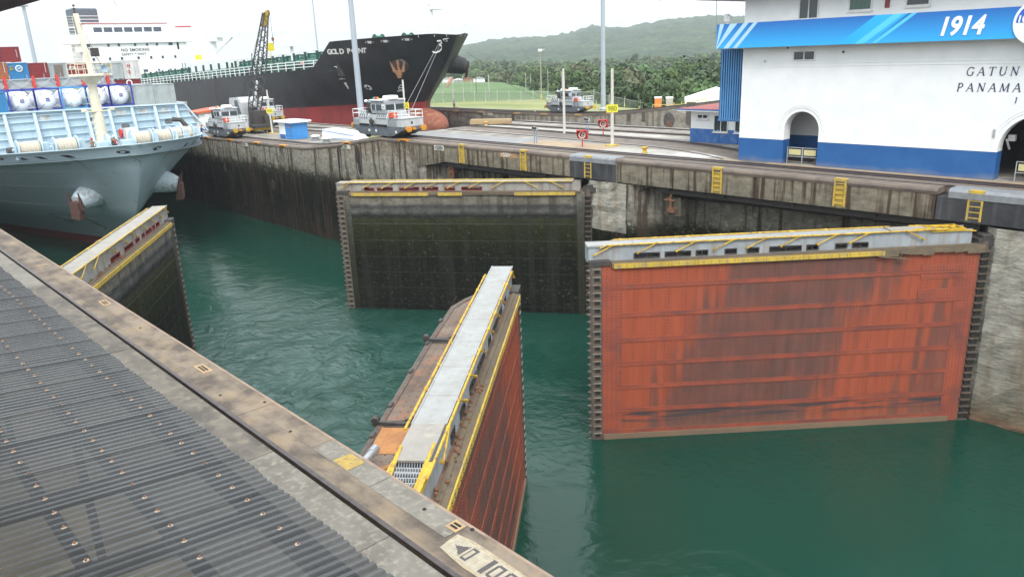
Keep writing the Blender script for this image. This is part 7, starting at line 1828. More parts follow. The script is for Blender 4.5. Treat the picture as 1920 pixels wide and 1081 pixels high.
# hose crane
q = TM(); q.tube([(66, 156.5, 4), (66, 156.5, 12.0)], [.8, .6], 12); q.bar((66, 157.2, 12.5), (66, 125.2, 11.4), .7, 1.0); q.cbox(65.2, 66.9, 153.5, 158.2, 11.2, 13.4, .2); q.tube([(66, 125, 11.4), (66, 125, 9.5)], .12, 6); q.tube([(66, 147.5, 11.6), (66, 156, 9)], .15, 6)
q.tube([(66, 124.8, 5), (66, 124.8, 9.6)], [.35, .25], 8); q.box(64.8, 67.2, 124, 125.6, 9.3, 9.5); q.cbox(65.3, 66.7, 166, 168, 5, 7.6, .1); q.tube([(66, 167, 7), (66, 167, 9.2)], .3, 8); q.build('hose_crane', white, tk)
q = TM(); q.lathe([(.5, -.7), (.5, .7)], 14, (66.6, 138.5, 6.9), 'y'); q.lathe([(.5, 1.0), (.5, 1.5)], 14, (66.6, 138.5, 6.9), 'y'); q.build('white_drum', white, tk)
q = TM(); q.box(65, 66.2, 131.5, 131.9, 8.8, 10.1); q.box(66, 67.2, 166, 166.4, 7.6, 8.9); q.tube([(65.6, 131.7, 5), (65.6, 131.7, 9)], .06); q.build('yellow_board', M('board_yellow', (.75, .62, .03), (.7, .55, .03)), tk)
for (y, z) in ((109.5, 1.0), (173.5, .9)):
    q = TM(); q.lathe([(.32, -.05), (.32, .05)], 12, (59.3, y, kmd(y) + z), 'x'); q.build('life_ring', M('ring_redwhite', (.6, .1, .08), (.7, .6, .55), 9), tk)
# superstructure
SB = 220
wh2 = M('bridge_white', (.84, .85, .85), (.78, .79, .79), .6, .5, bump=.02)
sp_ = TM(); sp_.box(62.5, 86.5, SB, SB + 22, 2.0, 13.6); sp_.box(58.5, 91, SB - .6, SB + 5, 12.4, 14.6); sp_.box(65, 84.5, SB + 1, SB + 9, 14.6, 17.2); sp_.box(61, 63, SB, SB + 3, 10.5, 12.3); sp_.box(86, 88.6, SB, SB + 3, 10.5, 12.3)
sup = sp_.build('superstructure', wh2, tk); sup.location = (-3.2, 0, .6)
q = TM(); q.box(64.8, 84.7, SB + .8, SB + 9.2, 17.2, 17.32); q.build('bridge_edge', redp, sup)
for k in range(7):
    q = TM(); x = 66.2 + k * 2.45; q.box(x, x + 2.0, SB + .9, SB + 1.0, 15.15, 16.3); q.build('bridge_window', M('bridge_glass', (.05, .06, .09), (.08, .09, .12), 1, .15), sup)
for z, xs_ in ((11.6, (63.4, 68.5, 71, 75, 78, 80.5, 83.8)), (8.3, (64.5, 68.3, 71.2, 75.3, 78.5, 81.5, 84.8)), (5.0, (76.3, 80, 83))):
    for i, x in enumerate(xs_):
        big = (z > 11 and i in (0, 6)) or (z < 6 and i == 0); q = TM(); q.box(x, x + (1.1 if big else .55), SB - .05, SB + .02, z, z + .7); q.build('cabin_window', M('bridge_glass', (0, 0, 0)), sup)
gry = M('letter_grey', (.16, .12, .13), (.12, .1, .1))
text('sign_lettering', 'NO SMOKING', 1.02, gry, sup, (71.6 - 73.9, SB - .06 - 110, 10.35), (1, 0, 0), (0, 0, 1), .02, .02, 0, 1.12, xs=1.0)
text('sign_lettering', 'SAFETY * FIRST', .80, gry, sup, (71.6 - 73.9, SB - .06 - 110, 9.35), (1, 0, 0), (0, 0, 1), .02, .012, 0, 1.16, xs=.98)
q = TM(); q.cbox(65, 71.2, SB + 12, SB + 18, 14, 21.6, .3); q.build('funnel', M('funnel_slate', (.10, .13, .16), (.08, .10, .12), 1), sup)
q = TM()
for k in range(5): q.tube([(66 + k * .9, SB + 14, 21.5), (66 + k * .9, SB + 14, 23.2 + .3 * (k % 3))], .16, 6)
q.tube([(67.5 + 1.1 * math.cos(a), SB + 13, 23.2 + 1.2 * math.sin(a)) for a in [math.pi * i / 8 for i in range(9)]], .1, 5)
for z in (18, 18.8, 19.6): q.tube([(64, SB + 4, z - .4), (72, SB + 4, z - .4)], .08, 5)
q.build('funnel_pipe', white, sup)
q = TM(); q.tube([(73.6, SB + 5, 17.2), (72.6, SB + 5, 26)], [.9, .45], 8); q.hexa([(70.8, SB + 4, 24.6), (74.6, SB + 4, 24.6), (74.6, SB + 6, 24.6), (70.8, SB + 6, 24.6), (70.2, SB + 4, 25.4), (74.8, SB + 4, 25.4), (74.8, SB + 6, 25.4), (70.2, SB + 6, 25.4)])
q.bar((75.6, SB + 5, 17.3), (73.4, SB + 5, 24), .3, .5); q.tube([(81.3, SB + 4, 17), (81.1, SB + 4, 21)], .14, 6); q.box(80, 82.4, SB + 3.9, SB + 4.1, 20.4, 20.6); q.tube([(72.6, SB + 5, 26), (72.3, SB + 5, 29)], .15, 6); q.box(71, 74, SB + 4.9, SB + 5.1, 27.3, 27.5)
q.tube([(59.5, SB + 1, 14.6), (59.5, SB + 1, 16.2), (62, SB + 1, 16.4), (62, SB + 1, 14.6)], .12, 5)
q.build('signal_mast', wh2, sup)
q = TM(); q.box(87.3, 90.8, SB + .5, SB + 3, 16.2, 16.5); q.build('wing_cover', M('cover_red', (.55, .10, .10)), sup)
q = TM(); q.tube([(87.6, SB + 1, 14.6), (87.6, SB + 1, 16.3)], .08); q.tube([(90.5, SB + 1, 14.6), (90.5, SB + 1, 16.3)], .08); q.build('wing_post', white, sup)
for x, y in ((61.2, SB - 7), (89.4, SB - 4)):
    q = TM(); q.ball((x, y, 6.9), 2.1 if x < 70 else 1.2, 3.0, 1.2, 14, 9); q.build('lifeboat', M('boat_orange', (.62, .07, .05), (.55, .1, .06), 1, .45), tk, smooth=True)
    q = TM(); q.tube([(x - 1.8, y, 3), (x - 1.8, y, 8.2), (x + .5, y, 9)], .15, 6); q.build('davit', white, tk)
q = TM(); q.box(87.9, 90, SB - 5.5, SB - 5.2, 4.2, 5.8); q.build('yellow_board', M('board_yellow', (0, 0, 0)), tk)
# tow cables from the bow to the bank locomotive
for (a, b, lab) in (((79.5, 95.0, 7.2), (93.5, 89.0, -1.0), 'dark tow cable sloping from the tanker bow, upper of the pair'), ((79.0, 95.6, 6.4), (93.2, 90.5, -1.2), 'dark tow cable sloping from the tanker bow, lower of the pair')):
    q = MB(); q.tube([Vector(a) + (Vector(b) - Vector(a)) * (i / 12) - Vector((0, 0, 1.0 * math.sin(math.pi * i / 12) * .5)) for i in range(13)], .022, 4)
    tag(q.build('tow_cable', dark), lab, 'cable', 'tow cables of the tanker')
for (a, b, lab) in (((71.8, 91.6, 8.9), (43.5, 62.0, 2.0), 'thin cable from the tanker bow down behind the grey locomotive, right one'), ((71.9, 91.5, 8.8), (45.0, 62.6, 2.0), 'thin cable from the tanker bow down behind the grey locomotive, left one')):
    q = MB(); q.tube([a, b], .018, 4); tag(q.build('tow_cable', galv), lab, 'cable', 'tow cables of the tanker')

# ------------------------------------------------------------------ far bank wall and rails
fw_ = thing('far_bank_wall', 'pale weathered concrete lock wall of the far lane with rails along its top', 'lock wall', (XB, 0, 0))
q = MB(); rough_face(q, dens([(.0, -40), (.0, 54), (.0, 58), (.0, 63), (.0, 72), (.0, 79), (.0, 84), (.0, 100), (.0, 160)], 2.2), -13, zf, 10, 0, .06, 21)
rough_face(q, dens([(0, 160), (0, 700)], 60), -13, zf, 2); q.build('wall_face', bankm, fw_)
q = MB(); ysf = [-60, 54, 58, 63.2, 72, 79, 84, 100, 300, 700]; strip(q, -.05, 1.3, zf, ysf, -.3, 0); q.build('coping', coping, fw_)
q = MB(); strip(q, 1.3, 4.6, zf, ysf, -.8, -.01); q.build('deck', conc2, fw_)
q = MB()
for x in (.5, 1.5, 3.1):
    P = along(lambda y: 91.5 + x, 30, 260, 4)
    for (xa, ya), (xb, yb) in zip(P, P[1:]): q.bar((x, ya, zf(ya) + .06), (x, yb, zf(yb) + .06), .16, .16)
q.build('rail', railm, fw_)
for y in (124, 113.5, 106.5, 97, 90.5, 83, 76.5):
    q = MB(); q.box(-.12, .4, y - .8, y + .8, zf(y) - .25, zf(y) + .02); q.build('recess_rim', M('rim_tan', (.42, .27, .12), (.3, .2, .1), 3), fw_)
for y, w, h in ((122, .25, 1.0), (98, .3, 1.1), (76, .35, 1.3), (73, .25, .9), (70.3, .3, 1.2)):
    q = MB(); q.box(-.08, .05, y - w, y + w, zf(y) - .35 - h, zf(y) - .3); q.build('wall_slot', M('slot_brown', (.07, .06, .05), (.12, .10, .08), 3), fw_)
q = MB(); n = 16
for (y, z, w, h, mm) in ((65.8, -2.9, .95, 1.1, 0), (65.7, -3.6, .5, .6, 1)):
    q.add([(-.10 - .02 * mm, y + w * math.cos(2 * math.pi * i / n) * random.uniform(.85, 1.1), z + h * math.sin(2 * math.pi * i / n) * random.uniform(.85, 1.1)) for i in range(n)], [tuple(range(n))], mm)
q.build('burn_scar', [M('scar_black', (.05, .045, .04), (.12, .11, .10), 2), M('scar_rust', (.22, .10, .06), (.12, .07, .05), 3)], fw_)
q = MB(); q.box(-.1, .1, 61.5, 62.9, -3.4, -.5); q.box(-.1, .1, 61.9, 62.3, -4.6, -3.4); q.build('wall_slot', M('slot_brown', (0, 0, 0)), fw_)
q = MB(); z = zf(104) - .55; q.box(-.09, .02, 103.2, 105.6, z - .1, z + .35); q.build('marker_tile', tile, fw_)
text('marker_number', '<050>', .42, dark, fw_, (-.1, 105.3, z), (0, -1, 0), (0, 0, 1), .004, .01)

# ------------------------------------------------------------------ terrain: field, slopes, hills
def crest(az):
    return lerpt([(-60, 118), (33, 120), (37, 124), (40, 138), (42.5, 165), (45.5, 230), (48, 290), (53, 310), (70, 330), (120, 340)], az)
def sm(a, b, x): t = max(0, min(1, (x - a) / (b - a))); return t * t * (3 - 2 * t)
def gz(x, y):
    d = math.hypot(x, y); az = math.degrees(math.atan2(y, x)); dc = crest(az)
    zb = zf(y) - .02; z = zb + (-2.95 - zb) * sm(96.1, 103, x) - .006 * max(0, min(60, d - 140))
    z += (-13.5 - z) * sm(dc + 3, dc + 75, d)
    return z + .10 * math.sin(x * .13) * math.sin(y * .11) * sm(97, 110, x)
q = MB()
rs_ = [0, .5, 1.5, 3, 5, 8, 12, 17, 23, 30, 38, 47, 57, 68, 80, 95, 110, 130, 150, 175, 200, 230, 260, 300, 350, 420, 520, 680, 900, 1300, 2000, 3500, 5200]
ysg = [-3000, -1000, -400, -150, -60] + [-30 + 6 * i for i in range(62)] + [350, 370, 400, 450, 520, 620, 800, 1100, 1600, 2400, 3600]
v = [(96.05 + r_, y, gz(96.05 + r_, y)) for y in ysg for r_ in rs_]; m_ = len(rs_)
q.add(v, [(j * m_ + i, j * m_ + i + 1, (j + 1) * m_ + i + 1, (j + 1) * m_ + i) for j in range(len(ysg) - 1) for i in range(m_ - 1)])
def grassmat():
    m = bpy.data.materials.new('field_grass'); m.use_nodes = True; t = m.node_tree; b = t.nodes['Principled BSDF']; b.inputs['Roughness'].default_value = .9; b.inputs['Specular IOR Level'].default_value = .15
    ge = N(t, 'ShaderNodeNewGeometry'); n1 = N(t, 'ShaderNodeTexNoise'); n1.inputs['Scale'].default_value = .045; n1.inputs['Detail'].default_value = 9; n1.inputs['Roughness'].default_value = .65
    mp = N(t, 'ShaderNodeMapping'); mp.inputs['Scale'].default_value = (2.2, .8, 1); lk(t, ge.outputs['Position'], mp.inputs[0]); lk(t, mp.outputs[0], n1.inputs['Vector'])
    rp = N(t, 'ShaderNodeValToRGB'); e = rp.color_ramp.elements; e[0].position = .36; e[0].color = (.17, .20, .075, 1); e[1].position = .66; e[1].color = (.31, .31, .16, 1); x_ = e.new(.5); x_.color = (.23, .25, .105, 1); lk(t, n1.outputs['Fac'], rp.inputs['Fac'])
    # beyond the fence the grass is taller and greener
    sp = N(t, 'ShaderNodeVectorMath', operation='LENGTH'); lk(t, ge.outputs['Position'], sp.inputs[0])
    mr = N(t, 'ShaderNodeMapRange'); mr.inputs[1].default_value = 172; mr.inputs[2].default_value = 176; lk(t, sp.outputs['Value'], mr.inputs[0])
    n2 = N(t, 'ShaderNodeTexNoise'); n2.inputs['Scale'].default_value = .03; n2.inputs['Detail'].default_value = 8; lk(t, ge.outputs['Position'], n2.inputs['Vector'])
    r2 = N(t, 'ShaderNodeValToRGB'); r2.color_ramp.elements[0].position = .35; r2.color_ramp.elements[0].color = (.085, .15, .06, 1); r2.color_ramp.elements[1].position = .65; r2.color_ramp.elements[1].color = (.13, .19, .085, 1); lk(t, n2.outputs['Fac'], r2.inputs['Fac'])
    mi = N(t, 'ShaderNodeMix', data_type='RGBA'); lk(t, mr.outputs[0], mi.inputs[0]); lk(t, rp.outputs['Color'], mi.inputs[6]); lk(t, r2.outputs['Color'], mi.inputs[7]); lk(t, mi.outputs[2], b.inputs['Base Color'])
    bu = N(t, 'ShaderNodeBump'); bu.inputs['Strength'].default_value = .6; bu.inputs['Distance'].default_value = .1; n3 = N(t, 'ShaderNodeTexNoise'); n3.inputs['Scale'].default_value = 2.5; n3.inputs['Detail'].default_value = 6; lk(t, ge.outputs['Position'], n3.inputs['Vector']); lk(t, n3.outputs['Fac'], bu.inputs['Height']); lk(t, bu.outputs[0], b.inputs['Normal'])
    return m
tag(q.build('ground', grassmat(), smooth=True), kind='structure')
q = MB()
P = along(lambda y: 98.2, 60, 260, 4)
for (xa, ya), (xb, yb) in zip(P, P[1:]): q.add([(xa - .8, ya, gz(xa - .8, ya) + .03), (xa + .8, ya, gz(xa + .8, ya) + .03), (xb + .8, yb, gz(xb + .8, yb) + .03), (xb - .8, yb, gz(xb - .8, yb) + .03)], [(0, 1, 2, 3)])
tag(q.build('path', M('bank_path', (.30, .30, .22), (.20, .22, .12), .4, .9)), kind='structure')
HILLAZ = [(-20, 3.6), (10.03, 3.6), (18.03, 45.0), (24.11, 71.7), (29.03, 74.1), (31.18, 73.0), (32.69, 80.2), (34.24, 77.6), (35.93, 76.5), (37.63, 66.7), (38.77, 58.6), (39.91, 60.6), (41.1, 67.1), (42.48, 53.4), (44.59, 42.2), (45.31, 44.8), (46.97, 43.1), (48.26, 43.7), (49.94, 28.6), (50.77, 27.0), (52.91, 11.1), (54.41, 9.1), (56.65, 8.2), (75, -20)]
from mathutils import noise as _n
q = MB(); na, nr = 760, 34; v = []
for j in range(nr + 1):
    r_ = 1050 + 1300 * (j / nr)
    for i in range(na + 1):
        az = -20 + 92 * i / na; H_ = lerpt(HILLAZ, az)
        t_ = j / nr; base = -16
        prof = sm(0, 1, t_) ** .9
        x, y = r_ * math.cos(R(az)), r_ * math.sin(R(az))
        spur = .5 + .5 * _n.noise(Vector((az * .28, t_ * 2.2, 3.1)))
        k = prof * (1 - .28 * (1 - t_) * spur)
        z = base + (H_ - base) * k
        z += (_n.fractal(Vector((x * .006, y * .006, 0)), 1.0, 2.0, 4) * 9) * (1 - abs(2 * t_ - 1)) 
        z += 6.5 * (_n.noise(Vector((x * .055, y * .055, 1.7)))) + 4.5 * abs(_n.noise(Vector((x * .13, y * .13, 5.2)))) - 2
        v.append((x, y, z))
m_ = na + 1
q.add(v, [(j * m_ + i, j * m_ + i + 1, (j + 1) * m_ + i + 1, (j + 1) * m_ + i) for j in range(nr) for i in range(na)])
def hillmat():
    m = bpy.data.materials.new('hill_forest'); m.use_nodes = True; t = m.node_tree; b = t.nodes['Principled BSDF']; b.inputs['Roughness'].default_value = .95; b.inputs['Specular IOR Level'].default_value = .05
    ge = N(t, 'ShaderNodeNewGeometry'); vo = N(t, 'ShaderNodeTexVoronoi'); vo.inputs['Scale'].default_value = .075; lk(t, ge.outputs['Position'], vo.inputs['Vector'])
    n1 = N(t, 'ShaderNodeTexNoise'); n1.inputs['Scale'].default_value = .012; n1.inputs['Detail'].default_value = 8; lk(t, ge.outputs['Position'], n1.inputs['Vector'])
    hs = N(t, 'ShaderNodeSeparateColor'); lk(t, vo.outputs['Color'], hs.inputs[0])
    ad = N(t, 'ShaderNodeMath', operation='MULTIPLY_ADD'); ad.inputs[1].default_value = .35; lk(t, hs.outputs[0], ad.inputs[0]); lk(t, n1.outputs['Fac'], ad.inputs[2])
    rp = N(t, 'ShaderNodeValToRGB'); e = rp.color_ramp.elements; e[0].position = .45; e[0].color = (.010, .028, .010, 1); e[1].position = .95; e[1].color = (.06, .095, .04, 1); x_ = e.new(.7); x_.color = (.030, .060, .018, 1); lk(t, ad.outputs[0], rp.inputs['Fac'])
    lk(t, rp.outputs['Color'], b.inputs['Base Color'])
    bu = N(t, 'ShaderNodeBump'); bu.inputs['Strength'].default_value = 1; bu.inputs['Distance'].default_value = 6; iv = N(t, 'ShaderNodeMath', operation='SUBTRACT'); iv.inputs[0].default_value = 1; lk(t, vo.outputs['Distance'], iv.inputs[1]); lk(t, iv.outputs[0], bu.inputs['Height']); lk(t, bu.outputs[0], b.inputs['Normal'])
    return m
tag(q.build('hills', hillmat(), smooth=True, weld=False), kind='structure')

# ------------------------------------------------------------------ trees
leafm = [M('leaf_dark', (.026, .055, .016), (.050, .090, .024), .9, .7, bump=0), M('leaf_mid', (.048, .092, .024), (.085, .135, .036), .6, .7, bump=0), M('leaf_olive', (.085, .105, .045), (.11, .12, .055), .6, .7, bump=0), M('leaf_bright', (.075, .145, .035), (.06, .115, .03), .6, .7, bump=0)]
barkm = M('bark', (.16, .13, .10), (.10, .08, .06), 3, .9, bump=.4)
def crown_mesh(rad, ht, nclump, nleaf, rg, ls=.42):
    q = MB(); cl = []
    for k in range(nclump):
        a = rg.uniform(0, 2 * math.pi); e = rg.uniform(-.25, 1) ; rr_ = rg.uniform(.45, 1.0) * rad
        z = ht * (.38 + .5 * e * rg.uniform(.3, 1)); f_ = math.sqrt(max(.05, 1 - (max(0, e)) ** 2 * .8))
        cl.append((rr_ * f_ * math.cos(a), rr_ * f_ * math.sin(a), z, rg.uniform(.22, .42) * rad))
    for (cx, cy, cz, cr) in cl:
        for i in range(nleaf):
            th, ph = rg.uniform(0, 2 * math.pi), math.acos(rg.uniform(-.6, 1)); r_ = cr * rg.uniform(.75, 1.08)
            p = Vector((cx + r_ * math.sin(ph) * math.cos(th), cy + r_ * math.sin(ph) * math.sin(th), cz + r_ * .75 * math.cos(ph)))
            nrm = Vector((math.sin(ph) * math.cos(th), math.sin(ph) * math.sin(th), math.cos(ph))) + Vector((rg.uniform(-.35, .35), rg.uniform(-.35, .35), rg.uniform(-.35, .35)))
            nrm.normalize(); a_ = nrm.orthogonal().normalized(); b_ = nrm.cross(a_); s_ = ls * rg.uniform(.6, 1.4); w_ = rg.uniform(0, 6.28)
            u_ = a_ * math.cos(w_) + b_ * math.sin(w_); v_ = nrm.cross(u_)
            q.add([p - u_ * s_, p - v_ * s_ * .9, p + u_ * s_, p + v_ * s_ * .95 + nrm * s_ * .2], [(0, 1, 2, 3)])
    return q, cl
def limb_mesh(ht, cl, rg, r0=.28):
    q = MB(); q.tube([(0, 0, -1), (.1, 0, ht * .25), (-.05, .1, ht * .5)], [r0, r0 * .75, r0 * .5], 7)
    for (cx, cy, cz, cr) in cl[::3]: q.tube([(0, .0, ht * .28), (cx * .5, cy * .5, cz * .7), (cx, cy, cz)], [r0 * .45, r0 * .3, r0 * .12], 5, cap=False)
    return q
protos = []
for i, (rad, ht, nc, mi_) in enumerate(((5.2, 11.5, 26, 0), (4.6, 10, 22, 1), (6.0, 12.5, 30, 1), (4.2, 9.0, 20, 2), (5.6, 11, 26, 3), (3.6, 10.5, 18, 0))):
    rg = random.Random(40 + i); cq, cl = crown_mesh(rad, ht, nc, 120, rg, .27); tq = limb_mesh(ht, cl, rg)
    protos.append((cq, tq, mi_))
pm = []
for cq, tq, mi_ in protos:
    a = tq.build('trunk', barkm, weld=False); b = cq.build('crown', leafm[mi_], weld=False); pm.append((a.data, b.data)); bpy.data.objects.remove(a); bpy.data.objects.remove(b)
TREES = sorted([(220.8, 275.8, -13.8, 1.2, 5), (220.2, 264.2, -13.8, 1.14, 0), (225.6, 260.4, -13.8, 1.36, 1), (230.3, 253.9, -13.8, 1.2, 0), (207.0, 219.2, -13.8, 1.48, 1), (189.8, 189.9, -13.8, 1.32, 2), (165.7, 156.6, -12.02, 1.6, 1), (149.7, 130.6, -12.44, 1.6, 1), (138.3, 109.9, -10.36, 1.6, 3), (140.0, 100.2, -11.77, 1.6, 1), (150.1, 96.4, -13.47, 1.6, 0), (152.9, 88.2, -10.17, 1.6, 3), (230.3, 284.0, -13.8, 1.18, 0), (237.2, 281.6, -13.8, 1.38, 1), (238.2, 270.9, -13.8, 1.3, 1), (230.2, 251.0, -13.8, 1.59, 3), (213.8, 220.8, -13.8, 1.34, 0), (195.7, 192.2, -13.8, 1.48, 0), (179.3, 165.5, -9.98, 1.6, 3), (163.6, 140.2, -12.07, 1.6, 1), (154.2, 121.3, -13.53, 1.6, 0), (159.9, 114.4, -13.8, 1.44, 2), (165.1, 108.5, -13.35, 1.6, 0), (168.9, 100.8, -9.65, 1.6, 3), (210.1, 256.2, -9.0, 0.56, 1), (207.0, 245.5, -9.0, 0.66, 5), (212.1, 243.1, -9.0, 0.65, 0), (186.0, 192.5, -9.0, 0.88, 4), (164.9, 161.9, -9.0, 0.98, 0), (145.5, 133.4, -9.0, 1.17, 5), (125.7, 104.8, -9.0, 1.11, 0), (118.1, 88.3, -9.0, 1.21, 5), (124.5, 78.6, -9.0, 1.25, 4)], key=lambda q: -math.atan2(q[1], q[0]))
kinds = ['dark broad tree', 'mid-green round tree', 'wide mid-green tree', 'olive greyish tree', 'bright green tree', 'narrow dark tree']
for i, (x, y, z, s_, k) in enumerate(TREES):
    t = thing('tree', kinds[k] + ' behind the fence, ' + ('%s of the row' % (ordn(i, len(TREES)))), 'tree', (x, y, z), random.uniform(0, 6.28), 'trees beyond the fence'); t.scale = (s_, s_, s_)
    for j, n_ in enumerate(('trunk', 'crown')):
        o = bpy.data.objects.new(n_, pm[k][j]); COL.objects.link(o); o.parent = t
# far wood behind the tree line, one mass
q = MB(); rg = random.Random(77); bases = []
for k in range(5):
    cq, cl = crown_mesh(6, 12, 12, 34, rg, .8); bases.append(cq)
for k in range(520):
    az = R(rg.uniform(26, 56)); azd = math.degrees(az); d = (crest(azd) + 85) + 560 * rg.random() ** 1.3
    x, y = d * math.cos(az), d * math.sin(az); s_ = rg.uniform(.75, 1.25); bq = bases[k % 5]
    q.T = Matrix.Translation((x, y, -14)) @ Matrix.Rotation(rg.uniform(0, 6.28), 4, 'Z') @ Matrix.Diagonal((s_, s_, s_ * rg.uniform(.85, 1.2), 1))
    q.add(bq.v, bq.f, rg.choice([0, 0, 1, 1, 2, 3]))
wd = q.build('far_wood', leafm, weld=False); tag(wd, 'green mass of woodland behind the front row of trees at the foot of the hills', 'wood', kind='stuff')

# ------------------------------------------------------------------ fence, posts and things on the field
FEN = [(100, 175), (104, 150), (108.5, 138.9), (113, 114.8), (117, 102), (120, 93), (122.2, 83.8), (125, 72), (127, 60), (129, 40)]
fen = thing('chain_fence', 'long grey chain-link fence with pale posts across the green field', 'fence', (FEN[0][0], FEN[0][1], 0))
cgal = M('fence_pale', (.50, .50, .46), (.42, .42, .38), 3, .6, bump=0)
meshm = bpy.data.materials.new('chain_link'); meshm.use_nodes = True; t_ = meshm.node_tree; t_.nodes.clear(); o_ = N(t_, 'ShaderNodeOutputMaterial'); tr_ = N(t_, 'ShaderNodeBsdfTransparent'); df_ = N(t_, 'ShaderNodeBsdfDiffuse'); df_.inputs[0].default_value = (.22, .24, .22, 1)
co_ = N(t_, 'ShaderNodeTexCoord'); wv = N(t_, 'ShaderNodeTexChecker'); wv.inputs['Scale'].default_value = 26; lk(t_, co_.outputs['Object'], wv.inputs['Vector']); mm_ = N(t_, 'ShaderNodeMath', operation='MULTIPLY_ADD'); mm_.inputs[1].default_value = .14; mm_.inputs[2].default_value = .22; lk(t_, wv.outputs['Fac'], mm_.inputs[0])
mx_ = N(t_, 'ShaderNodeMixShader'); lk(t_, mm_.outputs[0], mx_.inputs[0]); lk(t_, tr_.outputs[0], mx_.inputs[1]); lk(t_, df_.outputs[0], mx_.inputs[2]); lk(t_, mx_.outputs[0], o_.inputs[0])
PP = []
for (a, b), (c, d) in zip(FEN, FEN[1:]):
    n = max(1, int(math.hypot(c - a, d - b) / 3.0)); PP += [(a + (c - a) * i / n, b + (d - b) * i / n) for i in range(n)]
PP.append(FEN[-1])
q = MB(); ox, oy = FEN[0]
v = []
for x, y in PP: z = gz(x, y); v += [(x - ox, y - oy, z + .05), (x - ox, y - oy, z + 2.1)]
q.add(v, [(2 * i, 2 * i + 2, 2 * i + 3, 2 * i + 1) for i in range(len(PP) - 1)]); q.build('fence_mesh', meshm, fen)
for x, y in PP:
    z = gz(x, y); q = MB(); q.tube([(x - ox, y - oy, z - .2), (x - ox, y - oy, z + 2.2), (x - ox + .15, y - oy, z + 2.5)], .05, 5); q.build('fence_post', cgal, fen)
q = MB(); q.tube([(x - ox, y - oy, gz(x, y) + 2.1) for x, y in PP], .025, 4); q.build('top_rail', cgal, fen)
ypm = M('stake_yellow', (.62, .55, .14), (.55, .5, .2), 3, .6, bump=0)
SN = 0
for i in range(24):
    f_ = i / 23; x, y = 106 + 9 * f_, 146 - 70 * f_
    t = tag((lambda Q: (Q.tube([(0, 0, -.2), (0, 0, .75)], .06, 6), Q.build('field_stake', ypm, loc=(x, y, gz(x, y))))[1])(MB()), 'short yellow stake before the fence, %s in its row' % ordn(i, 24), 'stake', 'short yellow stakes in a row before the fence')
rg = random.Random(5); AZ = sorted([rg.uniform(43, 55) for i in range(22)], reverse=True)
for i in range(22):   # slender poles scattered over the far field
    az = R(AZ[i]); d = rg.uniform(175, crest(math.degrees(az)) + 20); x, y = d * math.cos(az), d * math.sin(az)
    q = MB(); q.tube([(0, 0, -.5), (0, 0, rg.uniform(4, 6))], .08, 5)
    tag(q.build('field_pole', M('pole_pale', (.45, .44, .40)) if i % 3 else M('pole_dark', (.10, .09, .08)), loc=(x, y, gz(x, y))), 'slender %s pole in the far green field, %s' % ('pale' if i % 3 else 'dark', ordn(i, 22)), 'pole', 'slender poles in the far field')
t = thing('utility_pole', 'tall wooden light pole with yellow painted foot in the field', 'lamp post', (117.2, 116.6, gz(117.2, 116.6)))
q = MB(); q.tube([(0, 0, -.3), (0, 0, 10.3)], [.16, .11], 8); q.build('pole', M('pole_wood', (.34, .30, .24), (.26, .23, .18), 3), t)
q = MB(); q.tube([(0, 0, 0), (0, 0, 1.6)], .19, 8); q.build('yellow_foot', ypm, t)
q = MB(); q.cbox(-.45, .3, -.3, .3, 9.9, 10.4, .08); q.tube([(.2, 0, 10.1), (.9, -.4, 10.3)], .05, 5); q.build('flood_light', white, t)
t = thing('windsock', 'pale red windsock hanging from a thin pole on the far bank', 'windsock', (95.06, 118.3, gz(96.2, 118.3)))
q = MB(); q.tube([(0, 0, 0), (0, 0, 5.9)], .08, 8); q.box(-.5, .5, -.04, .04, 3.4, 3.5); q.cbox(-.15, .15, -.15, .15, 1.2, 1.6, .02); q.build('pole', cgal, t)
q = MB(); q.tube([(0, .1, 5.75), (-.45, .45, 4.9), (-.85, .8, 3.9)], [.38, .30, .16], 10, cap=False); q.build('sock', M('sock_red', (.62, .25, .20), (.60, .42, .36), 1.2, .8, bump=0), t)
person(94.6, 117.6, gz(96.2, 117.6) - 0, R(-60), M('cloth_grey', (.4, .38, .36)), blk, 'standing person in dark trousers at the foot of the windsock pole', None)
for i, (x, y) in enumerate(((109.6, 81.2), (110.6, 79.6))):
    t = thing('portable_toilet', ['bright orange side portable toilet, left one of the pair', 'grey fronted portable toilet, right one of the pair'][i], 'portable toilet', (x, y, gz(x, y)), R(40), 'portable toilets in the field')
    q = MB(); q.cbox(-.55, .55, -.55, .55, 0, 2.0, .04); q.build('cabin', M('toilet_orange', (.80, .22, .04), (.75, .2, .04), 1, .5) if i == 0 else M('toilet_grey', (.45, .42, .38)), t)
    q = MB(); q.box(-.45, .45, -.60, -.55, .1, 1.85); q.build('door', M('toilet_door', (.42, .38, .34), (.36, .33, .3)), t)
    q = MB(); q.prism([(-.6, 2.0), (.6, 2.0), (.4, 2.22), (-.4, 2.22)], -.6, .6, 'y'); q.build('roof', white, t)
t = thing('white_tent', 'white tent roof behind the kiosk at the edge of the trees', 'tent', (110, 70, gz(110, 70)), R(35))
q = MB(); q.prism([(-5, 0), (5, 0), (5, 1.9), (0, 3.4), (-5, 1.9)], -4.5, 4.5, 'x'); q.build('tent_cover', white, t)
q = MB()
for y in (-5, 5):
    for x in (-4.5, 0, 4.5): q.tube([(x, y, 0), (x, y, 1.9)], .06, 5)
q.build('tent_pole', galv, t)
t = thing('yellow_stair_rail', 'yellow handrail with steps on the far bank slope left of the tent', 'handrail', (98, 66.5, -1.8))
yr_ = M('rail_yellow_pale', (.66, .48, .16), (.6, .42, .12), 3, .5, bump=0)
q = MB()
